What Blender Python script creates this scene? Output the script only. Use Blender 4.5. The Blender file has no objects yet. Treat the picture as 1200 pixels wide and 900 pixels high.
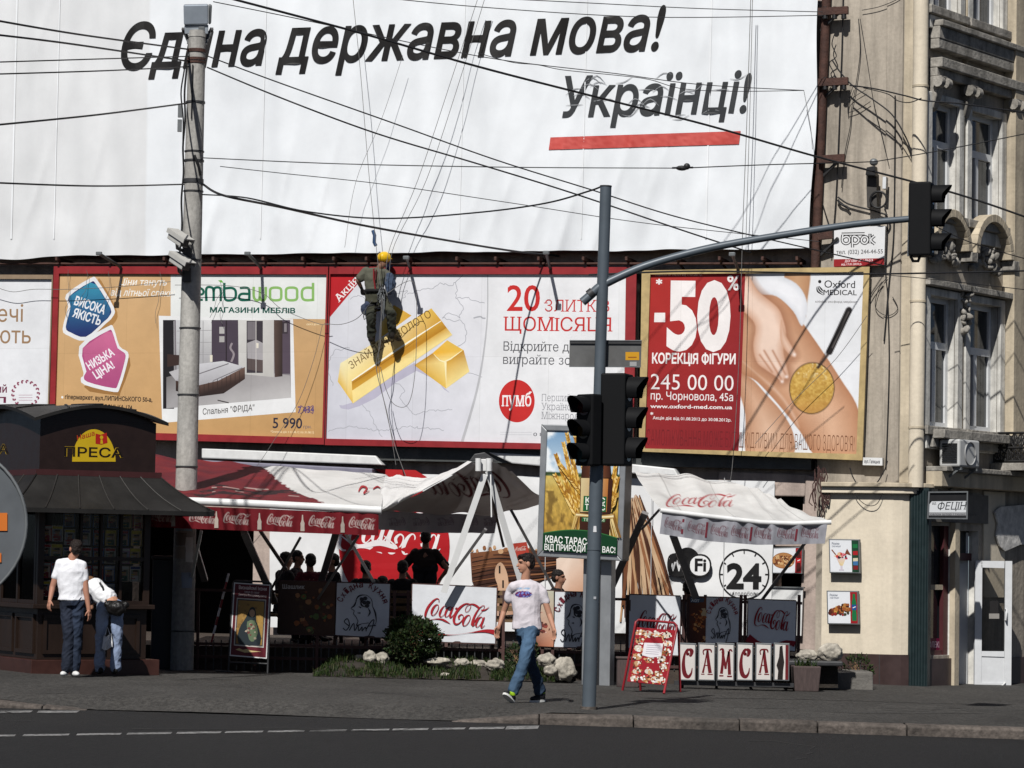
import bpy, bmesh, math, random
import numpy as np
from mathutils import Vector, Matrix, noise
from mathutils.geometry import delaunay_2d_cdt, interpolate_bezier

SC = bpy.context.scene
COL = SC.collection
R = math.radians
random.seed(7)

# ------------------------------------------------------------------ camera
FPX = 3400.0                      # focal length in pixels of the 1200 wide photograph
PITCH, ROLL = math.atan(200 / FPX), R(1.0)
CAM = Vector((0, 0, 1.75))
_F = Vector((0, math.cos(PITCH), math.sin(PITCH)))
_R0 = Vector((1, 0, 0))
_U0 = Vector((0, -math.sin(PITCH), math.cos(PITCH)))
RGT = _R0 * math.cos(ROLL) + _U0 * math.sin(ROLL)
UPV = _U0 * math.cos(ROLL) - _R0 * math.sin(ROLL)
cd = bpy.data.cameras.new('camera')
cd.sensor_width = 36; cd.lens = 36 * FPX / 1200
cd.clip_start = 0.5; cd.clip_end = 1500
cam = bpy.data.objects.new('camera', cd); COL.objects.link(cam)
m = Matrix((RGT, UPV, -_F)).transposed().to_4x4(); m.translation = CAM
cam.matrix_world = m
SC.camera = cam

# ------------------------------------------------------------------ world, sun, exposure
SUN_EL, SUN_AZ = R(47), R(17)     # sun high behind the camera, a little to the left
w = bpy.data.worlds.new('World'); SC.world = w; w.use_nodes = True
nt = w.node_tree; bg = nt.nodes['Background']
sky = nt.nodes.new('ShaderNodeTexSky'); sky.sky_type = 'NISHITA'; sky.sun_disc = False
sky.sun_elevation = SUN_EL; sky.sun_rotation = math.pi + SUN_AZ
sky.air_density = 0.42; sky.dust_density = 0.5; sky.ozone_density = 0.0
nt.links.new(sky.outputs[0], bg.inputs[0]); bg.inputs[1].default_value = 0.05
sl = bpy.data.lights.new('sun', 'SUN'); sl.energy = 5.0; sl.angle = R(0.53); sl.color = (1, .98, .945)
so = bpy.data.objects.new('sun', sl); COL.objects.link(so)
_sd = Vector((math.sin(SUN_AZ) * math.cos(SUN_EL), math.cos(SUN_AZ) * math.cos(SUN_EL), -math.sin(SUN_EL)))
so.rotation_euler = _sd.to_track_quat('-Z', 'Y').to_euler(); so.location = (-10, -20, 30)
SC.view_settings.view_transform = 'Standard'; SC.view_settings.look = 'None'
SC.view_settings.gamma = 1; SC.view_settings.exposure = -0.16
SC.view_settings.use_curve_mapping = False
SC.cycles.max_bounces = 6; SC.cycles.diffuse_bounces = 1; SC.cycles.caustics_reflective = False

# ------------------------------------------------------------------ geometry helpers
def ray(px, py):
    return _F + RGT * ((px - 600) / FPX) + UPV * ((450 - py) / FPX)
def at(px, py, D):
    d = ray(px, py); return CAM + d * (D / d.y)
def gz(x, y):
    return -0.0133 * (x - .2) - 0.00925 * (y - 34)
def gpt(px, py, dz=0.0):
    """where the ray meets the pavement plane raised by dz"""
    d = ray(px, py)
    a = d.z + 0.0133 * d.x + 0.00925 * d.y
    b = 0.0133 * .2 + 0.00925 * 34 + dz - CAM.z
    return CAM + d * (b / a)
class Plane:
    def __init__(s, p, n): s.p = Vector(p); s.n = Vector(n).normalized()
    def hit(s, px, py, off=0.0):
        d = ray(px, py); p = s.p + s.n * off
        return CAM + d * ((p - CAM).dot(s.n) / d.dot(s.n))
def facing(px, py, D, yaw=0.0, tilt=0.0):
    """vertical plane through a photo point; yaw > 0 turns the face to the right, tilt leans its top back"""
    n = Vector((math.sin(yaw) * math.cos(tilt), -math.cos(yaw) * math.cos(tilt), math.sin(tilt)))
    return Plane(at(px, py, D), n)

def lin(c):
    if isinstance(c, str):
        c = c.lstrip('#'); c = [int(c[i:i + 2], 16) for i in (0, 2, 4)]
    return tuple((v / 255 / 12.92 if v / 255 <= .04045 else ((v / 255 + .055) / 1.055) ** 2.4) for v in c)
def lin_np(a):
    a = np.clip(np.asarray(a, float) / 255, 0, 1)
    return np.where(a <= .04045, a / 12.92, ((a + .055) / 1.055) ** 2.4)

# ------------------------------------------------------------------ materials
MATS = {}
def mat(name, color, rough=.6, metal=0.0, var=.12, scale=6.0, bump=0.0, bscale=40.0, spec=.4, dirt=0.0, dirtcol=(.05, .045, .04), stretch=(1, 1, 1), grain=0.0, streak=0.0):
    if name in MATS: return MATS[name]
    c = lin(color) if (isinstance(color, str) or max(color) > 1.001) else tuple(color)
    m = bpy.data.materials.new(name); m.use_nodes = True; t = m.node_tree; N = t.nodes; L = t.links
    b = N['Principled BSDF']
    b.inputs['Roughness'].default_value = rough; b.inputs['Metallic'].default_value = metal
    b.inputs['Specular IOR Level'].default_value = spec
    tc = N.new('ShaderNodeTexCoord'); mp = N.new('ShaderNodeMapping'); mp.inputs['Scale'].default_value = stretch
    L.new(tc.outputs['Object'], mp.inputs[0])
    n1 = N.new('ShaderNodeTexNoise'); n1.inputs['Scale'].default_value = scale; n1.inputs['Detail'].default_value = 7; n1.inputs['Roughness'].default_value = .62
    L.new(mp.outputs[0], n1.inputs[0])
    mr = N.new('ShaderNodeMapRange'); mr.inputs[1].default_value = .3; mr.inputs[2].default_value = .7
    mr.inputs[3].default_value = 1 - var; mr.inputs[4].default_value = 1 + var * .6
    L.new(n1.outputs[0], mr.inputs[0])
    mx = N.new('ShaderNodeMix'); mx.data_type = 'RGBA'; mx.blend_type = 'MULTIPLY'; mx.inputs[0].default_value = 1
    mx.inputs[6].default_value = (*c, 1); L.new(mr.outputs[0], mx.inputs[7])
    out = mx.outputs[2]
    if dirt:
        n2 = N.new('ShaderNodeTexNoise'); n2.inputs['Scale'].default_value = scale * .35; n2.inputs['Detail'].default_value = 9; n2.inputs['Roughness'].default_value = .7
        L.new(mp.outputs[0], n2.inputs[0])
        r2 = N.new('ShaderNodeMapRange'); r2.inputs[1].default_value = .52; r2.inputs[2].default_value = .72; r2.inputs[4].default_value = dirt
        L.new(n2.outputs[0], r2.inputs[0])
        m2 = N.new('ShaderNodeMix'); m2.data_type = 'RGBA'; L.new(r2.outputs[0], m2.inputs[0]); L.new(out, m2.inputs[6]); m2.inputs[7].default_value = (*dirtcol, 1)
        out = m2.outputs[2]
    for on, sc_, st_, lo, hi in ((grain, 20, (1, .5, 1), .36, .66), (streak, 1.6, (2.6, 2.6, .16), .42, .68)):
        if not on: continue
        p2 = N.new('ShaderNodeMapping'); p2.inputs['Scale'].default_value = st_; L.new(tc.outputs['Object'], p2.inputs[0])
        ng = N.new('ShaderNodeTexNoise'); ng.inputs['Scale'].default_value = sc_; ng.inputs['Detail'].default_value = 6; ng.inputs['Roughness'].default_value = .65; L.new(p2.outputs[0], ng.inputs[0])
        rg_ = N.new('ShaderNodeMapRange'); rg_.inputs[1].default_value = lo; rg_.inputs[2].default_value = hi; rg_.inputs[3].default_value = 1 + on * .35; rg_.inputs[4].default_value = 1 - on; L.new(ng.outputs[0], rg_.inputs[0])
        mg = N.new('ShaderNodeMix'); mg.data_type = 'RGBA'; mg.blend_type = 'MULTIPLY'; mg.inputs[0].default_value = 1; L.new(out, mg.inputs[6]); L.new(rg_.outputs[0], mg.inputs[7]); out = mg.outputs[2]
    L.new(out, b.inputs['Base Color'])
    rr = N.new('ShaderNodeMapRange'); rr.inputs[3].default_value = max(0, rough - .12); rr.inputs[4].default_value = min(1, rough + .12)
    L.new(n1.outputs[0], rr.inputs[0]); L.new(rr.outputs[0], b.inputs['Roughness'])
    if bump:
        n3 = N.new('ShaderNodeTexNoise'); n3.inputs['Scale'].default_value = bscale; n3.inputs['Detail'].default_value = 6
        L.new(mp.outputs[0], n3.inputs[0])
        bp = N.new('ShaderNodeBump'); bp.inputs['Strength'].default_value = bump; bp.inputs['Distance'].default_value = .02
        L.new(n3.outputs[0], bp.inputs['Height']); L.new(bp.outputs[0], b.inputs['Normal'])
    MATS[name] = m; return m

def printed(name, rough=.55, dirt=.12, bump=.25, bscale=2.2, transl=0.0, fine=0.0, seams=False):
    """printed sheet, paint or cloth: colour comes from the colours of the print (vertex colours), with a little uneven fading, dirt and ripple"""
    if name in MATS: return MATS[name]
    m = bpy.data.materials.new(name); m.use_nodes = True; t = m.node_tree; N = t.nodes; L = t.links
    b = N['Principled BSDF']; b.inputs['Roughness'].default_value = rough; b.inputs['Specular IOR Level'].default_value = .3
    at_ = N.new('ShaderNodeAttribute'); at_.attribute_name = 'Col'
    tc = N.new('ShaderNodeTexCoord')
    n1 = N.new('ShaderNodeTexNoise'); n1.inputs['Scale'].default_value = 1.7; n1.inputs['Detail'].default_value = 8; n1.inputs['Roughness'].default_value = .65
    L.new(tc.outputs['Object'], n1.inputs[0])
    mr = N.new('ShaderNodeMapRange'); mr.inputs[1].default_value = .3; mr.inputs[2].default_value = .75; mr.inputs[3].default_value = 1.04; mr.inputs[4].default_value = 1 - dirt
    L.new(n1.outputs[0], mr.inputs[0])
    mx = N.new('ShaderNodeMix'); mx.data_type = 'RGBA'; mx.blend_type = 'MULTIPLY'; mx.inputs[0].default_value = 1
    L.new(at_.outputs['Color'], mx.inputs[6]); L.new(mr.outputs[0], mx.inputs[7])
    if seams:      # pasted paper sheets: joints, and a slightly different fade from sheet to sheet
        mp = N.new('ShaderNodeMapping'); mp.inputs['Rotation'].default_value = (R(90), 0, 0); L.new(tc.outputs['Object'], mp.inputs[0])
        bt = N.new('ShaderNodeTexBrick'); bt.offset = 0; bt.inputs['Scale'].default_value = 1; bt.inputs['Brick Width'].default_value = 1.13; bt.inputs['Row Height'].default_value = 1.52; bt.inputs['Mortar Size'].default_value = .006; bt.inputs['Mortar Smooth'].default_value = .6
        bt.inputs['Color1'].default_value = (1, 1, 1, 1); bt.inputs['Color2'].default_value = (.955, .955, .95, 1); bt.inputs['Mortar'].default_value = (.86, .86, .85, 1); L.new(mp.outputs[0], bt.inputs[0])
        m3 = N.new('ShaderNodeMix'); m3.data_type = 'RGBA'; m3.blend_type = 'MULTIPLY'; m3.inputs[0].default_value = 1; L.new(mx.outputs[2], m3.inputs[6]); L.new(bt.outputs[0], m3.inputs[7]); mx = m3
    L.new(mx.outputs[2], b.inputs['Base Color'])
    if bump:
        n3 = N.new('ShaderNodeTexNoise'); n3.inputs['Scale'].default_value = bscale; n3.inputs['Detail'].default_value = 4
        L.new(tc.outputs['Object'], n3.inputs[0])
        bp = N.new('ShaderNodeBump'); bp.inputs['Strength'].default_value = bump; bp.inputs['Distance'].default_value = .03
        L.new(n3.outputs[0], bp.inputs['Height'])
        last = bp
        if fine:
            n4 = N.new('ShaderNodeTexNoise'); n4.inputs['Scale'].default_value = 120; n4.inputs['Detail'].default_value = 3
            L.new(tc.outputs['Object'], n4.inputs[0])
            b2 = N.new('ShaderNodeBump'); b2.inputs['Strength'].default_value = fine; b2.inputs['Distance'].default_value = .004
            L.new(n4.outputs[0], b2.inputs['Height']); L.new(bp.outputs[0], b2.inputs['Normal']); last = b2
        L.new(last.outputs[0], b.inputs['Normal'])
    if transl:
        tr = N.new('ShaderNodeBsdfTranslucent'); L.new(mx.outputs[2], tr.inputs[0])
        ms = N.new('ShaderNodeMixShader'); ms.inputs[0].default_value = transl
        L.new(b.outputs[0], ms.inputs[1]); L.new(tr.outputs[0], ms.inputs[2])
        L.new(ms.outputs[0], N['Material Output'].inputs[0])
    MATS[name] = m; return m

def BP(): return printed('billboard_paper', .5, .14, .2, 3.0, 0, .1, True)
def PR(): return printed('printed_vinyl', .5, .12, .12, 1.6)
def CLOTH(): return printed('worn_cloth', .85, .1, .35, 9.0, 0, .3)
def AWN(): return printed('awning_canvas', .8, .16, .3, 5.0, .16, .15)

# ------------------------------------------------------------------ objects
OFF = {}
def thing(name, label, cat, loc, group=None, kind=None):
    o = bpy.data.objects.new(name, None); COL.objects.link(o); o.empty_display_size = .2
    o.location = loc; OFF[o] = Vector(loc)
    o['label'] = label; o['category'] = cat
    if group: o['group'] = group
    if kind: o['kind'] = kind
    return o
def tag(o, label=None, cat=None, group=None, kind=None):
    if label: o['label'] = label
    if cat: o['category'] = cat
    if group: o['group'] = group
    if kind: o['kind'] = kind
    return o
def dup(root, loc, label=None, group=None):
    r = root.copy(); COL.objects.link(r); r.location = loc
    if label: r['label'] = label
    if group: r['group'] = group
    for ch in root.children:
        c = ch.copy(); COL.objects.link(c); c.parent = r
        for g in ch.children:
            d = g.copy(); COL.objects.link(d); d.parent = c
    return r

class MB:
    """collects faces with a material and a colour, then links them as ONE mesh object"""
    def __init__(s): s.v = []; s.c = []; s.f = []; s.m = []; s.mats = []; s.sm = []
    def mi(s, m):
        if m not in s.mats: s.mats.append(m)
        return s.mats.index(m)
    def add(s, vs, fs, m, col=(1, 1, 1), smooth=False):
        k = len(s.v); s.v += [Vector(p) for p in vs]
        if len(col) == len(vs) and hasattr(col[0], '__len__'): s.c += [tuple(x) for x in col]
        else: s.c += [tuple(col)] * len(vs)
        i = s.mi(m)
        for f in fs: s.f.append([k + x for x in f]); s.m.append(i); s.sm.append(smooth)
        return s
    def box(s, c, half, m, ax=None, col=(1, 1, 1)):
        c = Vector(c); ax = ax or (Vector((1, 0, 0)), Vector((0, 1, 0)), Vector((0, 0, 1)))
        vs = [c + ax[0] * (half[0] * x) + ax[1] * (half[1] * y) + ax[2] * (half[2] * z) for z in (-1, 1) for y in (-1, 1) for x in (-1, 1)]
        return s.add(vs, [(0, 2, 3, 1), (4, 5, 7, 6), (0, 1, 5, 4), (2, 6, 7, 3), (0, 4, 6, 2), (1, 3, 7, 5)], m, col)
    def hexa(s, q0, q1, m, col=(1, 1, 1)):
        """solid between two four point loops"""
        n = len(q0)
        fs = [tuple(range(n))[::-1], tuple(range(n, 2 * n))] + [(i, (i + 1) % n, n + (i + 1) % n, n + i) for i in range(n)]
        return s.add(list(q0) + list(q1), fs, m, col)
    def slab(s, plane, pts, o0, o1, m, col=(1, 1, 1)):
        """outline given in photo points on a plane, solid from offset o0 to o1 along its normal (true to size at o1)"""
        q1 = [plane.hit(x, y, o1) for x, y in pts]
        q0 = [p - plane.n * (o1 - o0) for p in q1]
        return s.hexa(q0, q1, m, col)
    def bar(s, a, b, hw, hh, m, up=Vector((0, 0, 1)), col=(1, 1, 1)):
        a, b = Vector(a), Vector(b); d = (b - a); L = d.length; d.normalize()
        x = d.cross(up)
        if x.length < 1e-4: x = d.cross(Vector((0, 1, 0)))
        x.normalize(); y = x.cross(d).normalized()
        return s.box((a + b) / 2, (hw, L / 2, hh), m, (x, d, y), col)
    def sbar(s, a, b, w_, h_, m): return s.bar(a, b, w_, h_, m, Vector((0, 1, 0)))
    def tube(s, pts, r, m, seg=8, col=(1, 1, 1), cap=True, smooth=True):
        pts = [Vector(p) for p in pts]; n = len(pts)
        rs = r if hasattr(r, '__len__') else [r] * n
        vs = []; up = Vector((0, 0, 1)); px = None
        for i in range(n):
            d = (pts[min(i + 1, n - 1)] - pts[max(i - 1, 0)]).normalized()
            x = px - d * px.dot(d) if px else d.cross(up if abs(d.z) < .9 else Vector((1, 0, 0)))
            if x.length < 1e-5: x = d.cross(Vector((1, 0, 0)))
            x.normalize(); px = x; y = d.cross(x)
            for k in range(seg):
                a = 2 * math.pi * k / seg
                vs.append(pts[i] + (x * math.cos(a) + y * math.sin(a)) * rs[i])
        fs = [(i * seg + k, i * seg + (k + 1) % seg, (i + 1) * seg + (k + 1) % seg, (i + 1) * seg + k) for i in range(n - 1) for k in range(seg)]
        s.add(vs, fs, m, col, smooth)
        if cap:
            s.add(vs[:seg], [tuple(range(seg))[::-1]], m, col); s.add(vs[-seg:], [tuple(range(seg))], m, col)
        return s
    def ell(s, c, r, m, col=(1, 1, 1), seg=12, rings=8, rot=None):
        c = Vector(c); vs = []; fs = []
        for i in range(rings + 1):
            th = math.pi * i / rings
            for k in range(seg):
                a = 2 * math.pi * k / seg
                p = Vector((r[0] * math.sin(th) * math.cos(a), r[1] * math.sin(th) * math.sin(a), r[2] * math.cos(th)))
                if rot: p = rot @ p
                vs.append(c + p)
        for i in range(rings):
            for k in range(seg): fs.append((i * seg + k, (i + 1) * seg + k, (i + 1) * seg + (k + 1) % seg, i * seg + (k + 1) % seg))
        return s.add(vs, fs, m, col, True)
    def grid(s, P, m, col=(1, 1, 1), smooth=True):
        """P[row][col] of points; col may be an array of the same shape"""
        nr, nc = len(P), len(P[0]); vs = [p for row in P for p in row]
        fs = [(r * nc + c, r * nc + c + 1, (r + 1) * nc + c + 1, (r + 1) * nc + c) for r in range(nr - 1) for c in range(nc - 1)]
        if hasattr(col[0], '__len__'): col = [tuple(x) for row in col for x in row]
        return s.add(vs, fs, m, col, smooth)
    def build(s, name, parent=None, loc=None, bevel=0):
        me = bpy.data.meshes.new(name)
        if parent is not None:
            base = OFF[parent]
        else:
            if loc is None:
                xs = [v.x for v in s.v]; ys = [v.y for v in s.v]; loc = ((min(xs) + max(xs)) / 2, (min(ys) + max(ys)) / 2, min(v.z for v in s.v))
            base = Vector(loc)
        me.from_pydata([v - base for v in s.v], [], s.f)
        for m in s.mats: me.materials.append(m)
        me.polygons.foreach_set('material_index', s.m); me.polygons.foreach_set('use_smooth', s.sm)
        ca = me.color_attributes.new('Col', 'FLOAT_COLOR', 'POINT')
        ca.data.foreach_set('color', np.concatenate([np.asarray(s.c, np.float32).reshape(-1, 3), np.ones((len(s.c), 1), np.float32)], 1).ravel())
        me.update()
        o = bpy.data.objects.new(name, me); COL.objects.link(o)
        if parent is not None: o.parent = parent
        else: o.location = base
        OFF[o] = base
        if bevel:
            b = o.modifiers.new('bevel', 'BEVEL'); b.width = bevel; b.segments = 2; b.limit_method = 'ANGLE'; b.angle_limit = R(40)
        return o

def smooth_curve(pts, n=6, closed=False):
    """Catmull-Rom through the points (any dimension)"""
    P = [np.array(p, float) for p in pts]; N = len(P); out = []
    last = N if closed else N - 1
    for i in range(last):
        p0 = P[(i - 1) % N] if closed or i > 0 else P[i]; p1 = P[i]; p2 = P[(i + 1) % N]
        p3 = P[(i + 2) % N] if closed or i + 2 < N else P[(i + 1) % N]
        for k in range(n):
            t = k / n
            out.append(.5 * ((2 * p1) + (p2 - p0) * t + (2 * p0 - 5 * p1 + 4 * p2 - p3) * t * t + (3 * p1 - p0 - 3 * p2 + p3) * t ** 3))
    if not closed: out.append(P[-1])
    return out

# ------------------------------------------------------------------ lettering
def _area(p): return .5 * sum(p[i][0] * p[(i + 1) % len(p)][1] - p[(i + 1) % len(p)][0] * p[i][1] for i in range(len(p)))
_tc = {}
def contours(body):
    if body in _tc: return _tc[body]
    c = bpy.data.curves.new('lettering', 'FONT'); c.body = body; o = bpy.data.objects.new('lettering', c)
    cu = o.to_curve(bpy.context.evaluated_depsgraph_get(), apply_modifiers=False); out = []
    for s in cu.splines:
        bp = s.bezier_points; n = len(bp); pts = []
        for i in range(n):
            a, b = bp[i], bp[(i + 1) % n]
            if abs((a.handle_right - a.co).cross(b.co - a.co).z) < 1e-6 and abs((b.handle_left - a.co).cross(b.co - a.co).z) < 1e-6: q = [a.co.xy.copy()]
            else: q = [p.xy for p in interpolate_bezier(a.co, a.handle_right, b.handle_left, b.co, 5)[:-1]]
            for p in q:
                if not pts or (p - pts[-1]).length > 1e-4: pts.append(p)
        if len(pts) > 1 and (pts[0] - pts[-1]).length < 1e-4: pts.pop()
        if len(pts) > 2: out.append(pts)
    o.to_curve_clear(); bpy.data.objects.remove(o); bpy.data.curves.remove(c)
    _tc[body] = out; return out
def _wind(p, c):
    w_ = 0; j = len(c) - 1
    for i in range(len(c)):
        a, b = c[j], c[i]; cr = (b.x - a.x) * (p.y - a.y) - (p.x - a.x) * (b.y - a.y)
        if a.y <= p.y < b.y and cr > 0: w_ += 1
        elif b.y <= p.y < a.y and cr < 0: w_ -= 1
        j = i
    return w_
def glyph_tris(body, bold=0.0, serif=False, dens=0):
    cs = contours(body); N_ = len(cs); ar = [_area(c) for c in cs]
    bx = [(min(p.x for p in c), min(p.y for p in c), max(p.x for p in c), max(p.y for p in c)) for c in cs]
    # contours that touch belong to one glyph: holes run against its largest contour, overlapping strokes run with it
    g = list(range(N_))
    for i in range(N_):
        for j in range(i):
            if bx[i][0] < bx[j][2] and bx[j][0] < bx[i][2] and bx[i][1] < bx[j][3] and bx[j][1] < bx[i][3]:
                a, b = g[i], g[j]; g = [b if x == a else x for x in g]
    src = cs; V = []; F = []
    for gi in sorted(set(g)):
        idx = [i for i in range(N_) if g[i] == gi]; sg = 1 if max((ar[i] for i in idx), key=abs) > 0 else -1; cl = []
        for i in idx:
            c = cs[i]
            if bold:
                n = len(c); q = []
                for t in range(n):
                    a = (c[t] - c[t - 1]).normalized(); b = (c[(t + 1) % n] - c[t]).normalized(); m = a + b
                    if m.length < .3: m = a
                    m.normalize(); nn = Vector((m.y, -m.x)); k = 1 / max(.5, nn.dot(Vector((a.y, -a.x)))); q.append(c[t] + nn * bold * k * sg)
                c = q
            cl.append(c)
        v = []; es = []
        for c in cl:
            k = len(v); v += c; es += [(k + t, k + (t + 1) % len(c)) for t in range(len(c))]
        if dens:
            xs = [p.x for p in v]; ys = [p.y for p in v]
            v = v + [Vector((x, y)) for x in np.arange(min(xs), max(xs), dens) for y in np.arange(min(ys), max(ys), dens)]
        r = delaunay_2d_cdt(v, es, [], 0, 1e-6); Z = r[0]; k = len(V); V += Z
        for f in r[2]:
            m_ = (Z[f[0]] + Z[f[1]] + Z[f[2]]) / 3
            if sum(_wind(m_, c) for c in cl) * sg > 0: F.append([x + k for x in f])
    S = []
    if serif:
        for c in src:
            n = len(c)
            for i in range(n):
                a, b = c[i], c[(i + 1) % n]
                if abs(a.y - b.y) < .004 and .03 < abs(a.x - b.x) < .17:
                    for lev, sg in ((0, 1), (cap_h(), -1), (max(p.y for c_ in contours('н') for p in c_), -1), (max(p.y for c_ in contours('H') for p in c_), -1)):
                        if abs(a.y - lev) < .02:
                            S.append((min(a.x, b.x) - .075, max(a.x, b.x) + .075, a.y, a.y + sg * .05)); break
    return V, F, S
_CAP = None
def cap_h():
    global _CAP
    if _CAP is None: _CAP = max(p.y for p in contours('Н')[0])
    return _CAP

# ------------------------------------------------------------------ a sheet that can be printed on
class Canvas:
    """prints are laid on a plane in thin layers; positions are photo points, met with the plane"""
    def __init__(s, plane, material=None, lift0=.004, step=.0002):
        s.pl = plane; s.mb = MB(); s.l = s.cur = lift0; s.step = step; s.mat = material or PR(); s.bb = []
    def up(s, pts=None):
        """a layer just above everything already printed under these points"""
        if pts is None: pts = [(-9e3, -9e3), (9e3, 9e3)]
        xs = [p[0] for p in pts]; ys = [p[1] for p in pts]; q = (min(xs), min(ys), max(xs), max(ys))
        s.cur = max([s.l] + [l + s.step for x0, y0, x1, y1, l in s.bb if x0 < q[2] and x1 > q[0] and y0 < q[3] and y1 > q[1]])
        s.bb.append((*q, s.cur)); return s.cur
    def P(s, x, y, l=None): return s.pl.hit(x, y, s.cur if l is None else l)
    def poly(s, pts, col, smooth=0, keep=False):
        if smooth: pts = [tuple(p) for p in smooth_curve(pts, smooth, True)]
        s.up(pts)
        if isinstance(col, list):
            K = len(col); n_ = len(pts); cols = [lin(col[i * K // n_] if K != n_ else col[i]) for i in range(n_)]
        else: cols = lin(col)
        n = len(pts)
        if n <= 4: s.mb.add([s.P(*p) for p in pts], [tuple(range(n))], s.mat, cols); return s
        if isinstance(col, (str, tuple)):
            r = delaunay_2d_cdt([Vector(p) for p in pts], [], [list(range(n))], 2, 1e-6)
            s.mb.add([s.P(p.x, p.y) for p in r[0]], [tuple(f) for f in r[2]], s.mat, cols)
        else: s.mb.add([s.P(*p) for p in pts], [tuple(range(n))], s.mat, cols)
        return s
    def rect(s, x0, y0, x1, y1, col, keep=False, lean=0.0): return s.poly([(x0, y0), (x1, y0), (x1 - lean, y1), (x0 - lean, y1)], col, keep=keep)
    def circ(s, cx, cy, rx, ry, col, n=40, keep=False, a0=0, a1=2 * math.pi):
        return s.poly([(cx + rx * math.cos(a0 + (a1 - a0) * i / n), cy + ry * math.sin(a0 + (a1 - a0) * i / n)) for i in range(n if a1 - a0 > 6.28 else n + 1)], col, keep=keep)
    def stroke(s, pts, w, col, smooth=5, closed=False, keep=False, cap=True):
        s.up(pts)
        ws = w if hasattr(w, '__len__') else [w] * len(pts)
        Q = [(p[0], p[1], ww) for p, ww in zip(pts, ws)]
        if smooth: Q = smooth_curve(Q, smooth, closed)
        n = len(Q); L = []; Rr = []
        for i in range(n):
            a = Q[(i - 1) % n] if closed or i > 0 else Q[i]; b = Q[(i + 1) % n] if closed or i < n - 1 else Q[i]
            d = np.array([b[0] - a[0], b[1] - a[1]], float); d /= max(1e-6, np.linalg.norm(d)); nn = np.array([-d[1], d[0]]) * Q[i][2] / 2
            L.append((Q[i][0] + nn[0], Q[i][1] + nn[1])); Rr.append((Q[i][0] - nn[0], Q[i][1] - nn[1]))
        c = lin(col); vs = [s.P(*p) for p in L] + [s.P(*p) for p in Rr]
        fs = [(i, (i + 1) % n, n + (i + 1) % n, n + i) for i in range(n if closed else n - 1)]
        s.mb.add(vs, fs, s.mat, c)
        return s
    def text(s, body, x0, y0, x1, y1, h, col, bold=0.0, shear=0.0, serif=False, up=(.017, -1), keep=False, dens=0):
        """baseline from (x0, y0) to (x1, y1), capitals h high"""
        V, F, S = glyph_tris(body.replace('І', 'I'), bold, serif, dens)
        if not V: return s
        xa = min(v.x for v in V); xb = max(v.x for v in V); k = h / cap_h()
        bx = (x1 - x0) / (xb - xa); by = (y1 - y0) / (xb - xa)
        if abs(y1 - y0) > .12 * abs(x1 - x0): n_ = math.hypot(bx, by); up = (by / n_, -bx / n_)
        def T(x, y): return (x0 + (x - xa) * bx + (up[0] + shear) * y * k, y0 + (x - xa) * by + up[1] * y * k)
        c = lin(col); pts = [T(v.x, v.y) for v in V]; s.up(pts)
        s.mb.add([s.P(*p) for p in pts], [tuple(f) for f in F], s.mat, c)
        for a, b, y, yy in S:
            s.mb.add([s.P(*T(*q), s.cur + .0004) for q in ((a, y), (b, y), (b, yy), (a, yy))], [(0, 1, 2, 3)], s.mat, c)
        return s
    def image(s, quad, nx, ny, fn, bulge=None):
        """a picture painted by a function of u, v (0..1, arrays) giving 0..255 colours"""
        s.up(quad)
        u, v = np.meshgrid(np.linspace(0, 1, nx), np.linspace(0, 1, ny)); c = lin_np(fn(u, v)).reshape(ny, nx, 3)
        q = [np.array(p, float) for p in quad]
        P = []
        for j in range(ny):
            a = q[0] + (q[3] - q[0]) * j / (ny - 1); b = q[1] + (q[2] - q[1]) * j / (ny - 1)
            P.append([s.P(*(a + (b - a) * i / (nx - 1))) for i in range(nx)])
        s.mb.grid(P, s.mat, c, False); return s
    def build(s, name, parent=None, loc=None): return s.mb.build(name, parent, loc)

def vnoise(x, y, seed=0, octs=4):
    """numpy value noise 0..1"""
    rs = np.random.RandomState(seed); T = rs.rand(256, 256); out = 0; amp = 1; tot = 0
    for o in range(octs):
        xi = np.floor(x).astype(int); yi = np.floor(y).astype(int); fx = x - xi; fy = y - yi
        fx = fx * fx * (3 - 2 * fx); fy = fy * fy * (3 - 2 * fy)
        g = lambda a, b: T[a % 256, b % 256]
        out = out + amp * ((g(xi, yi) * (1 - fx) + g(xi + 1, yi) * fx) * (1 - fy) + (g(xi, yi + 1) * (1 - fx) + g(xi + 1, yi + 1) * fx) * fy)
        tot += amp; amp *= .5; x = x * 2.03 + 17; y = y * 2.03 + 31
    return out / tot
def mixc(a, b, t):
    t = np.clip(t, 0, 1)[..., None]; return np.asarray(a) * (1 - t) + np.asarray(b) * t

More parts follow.
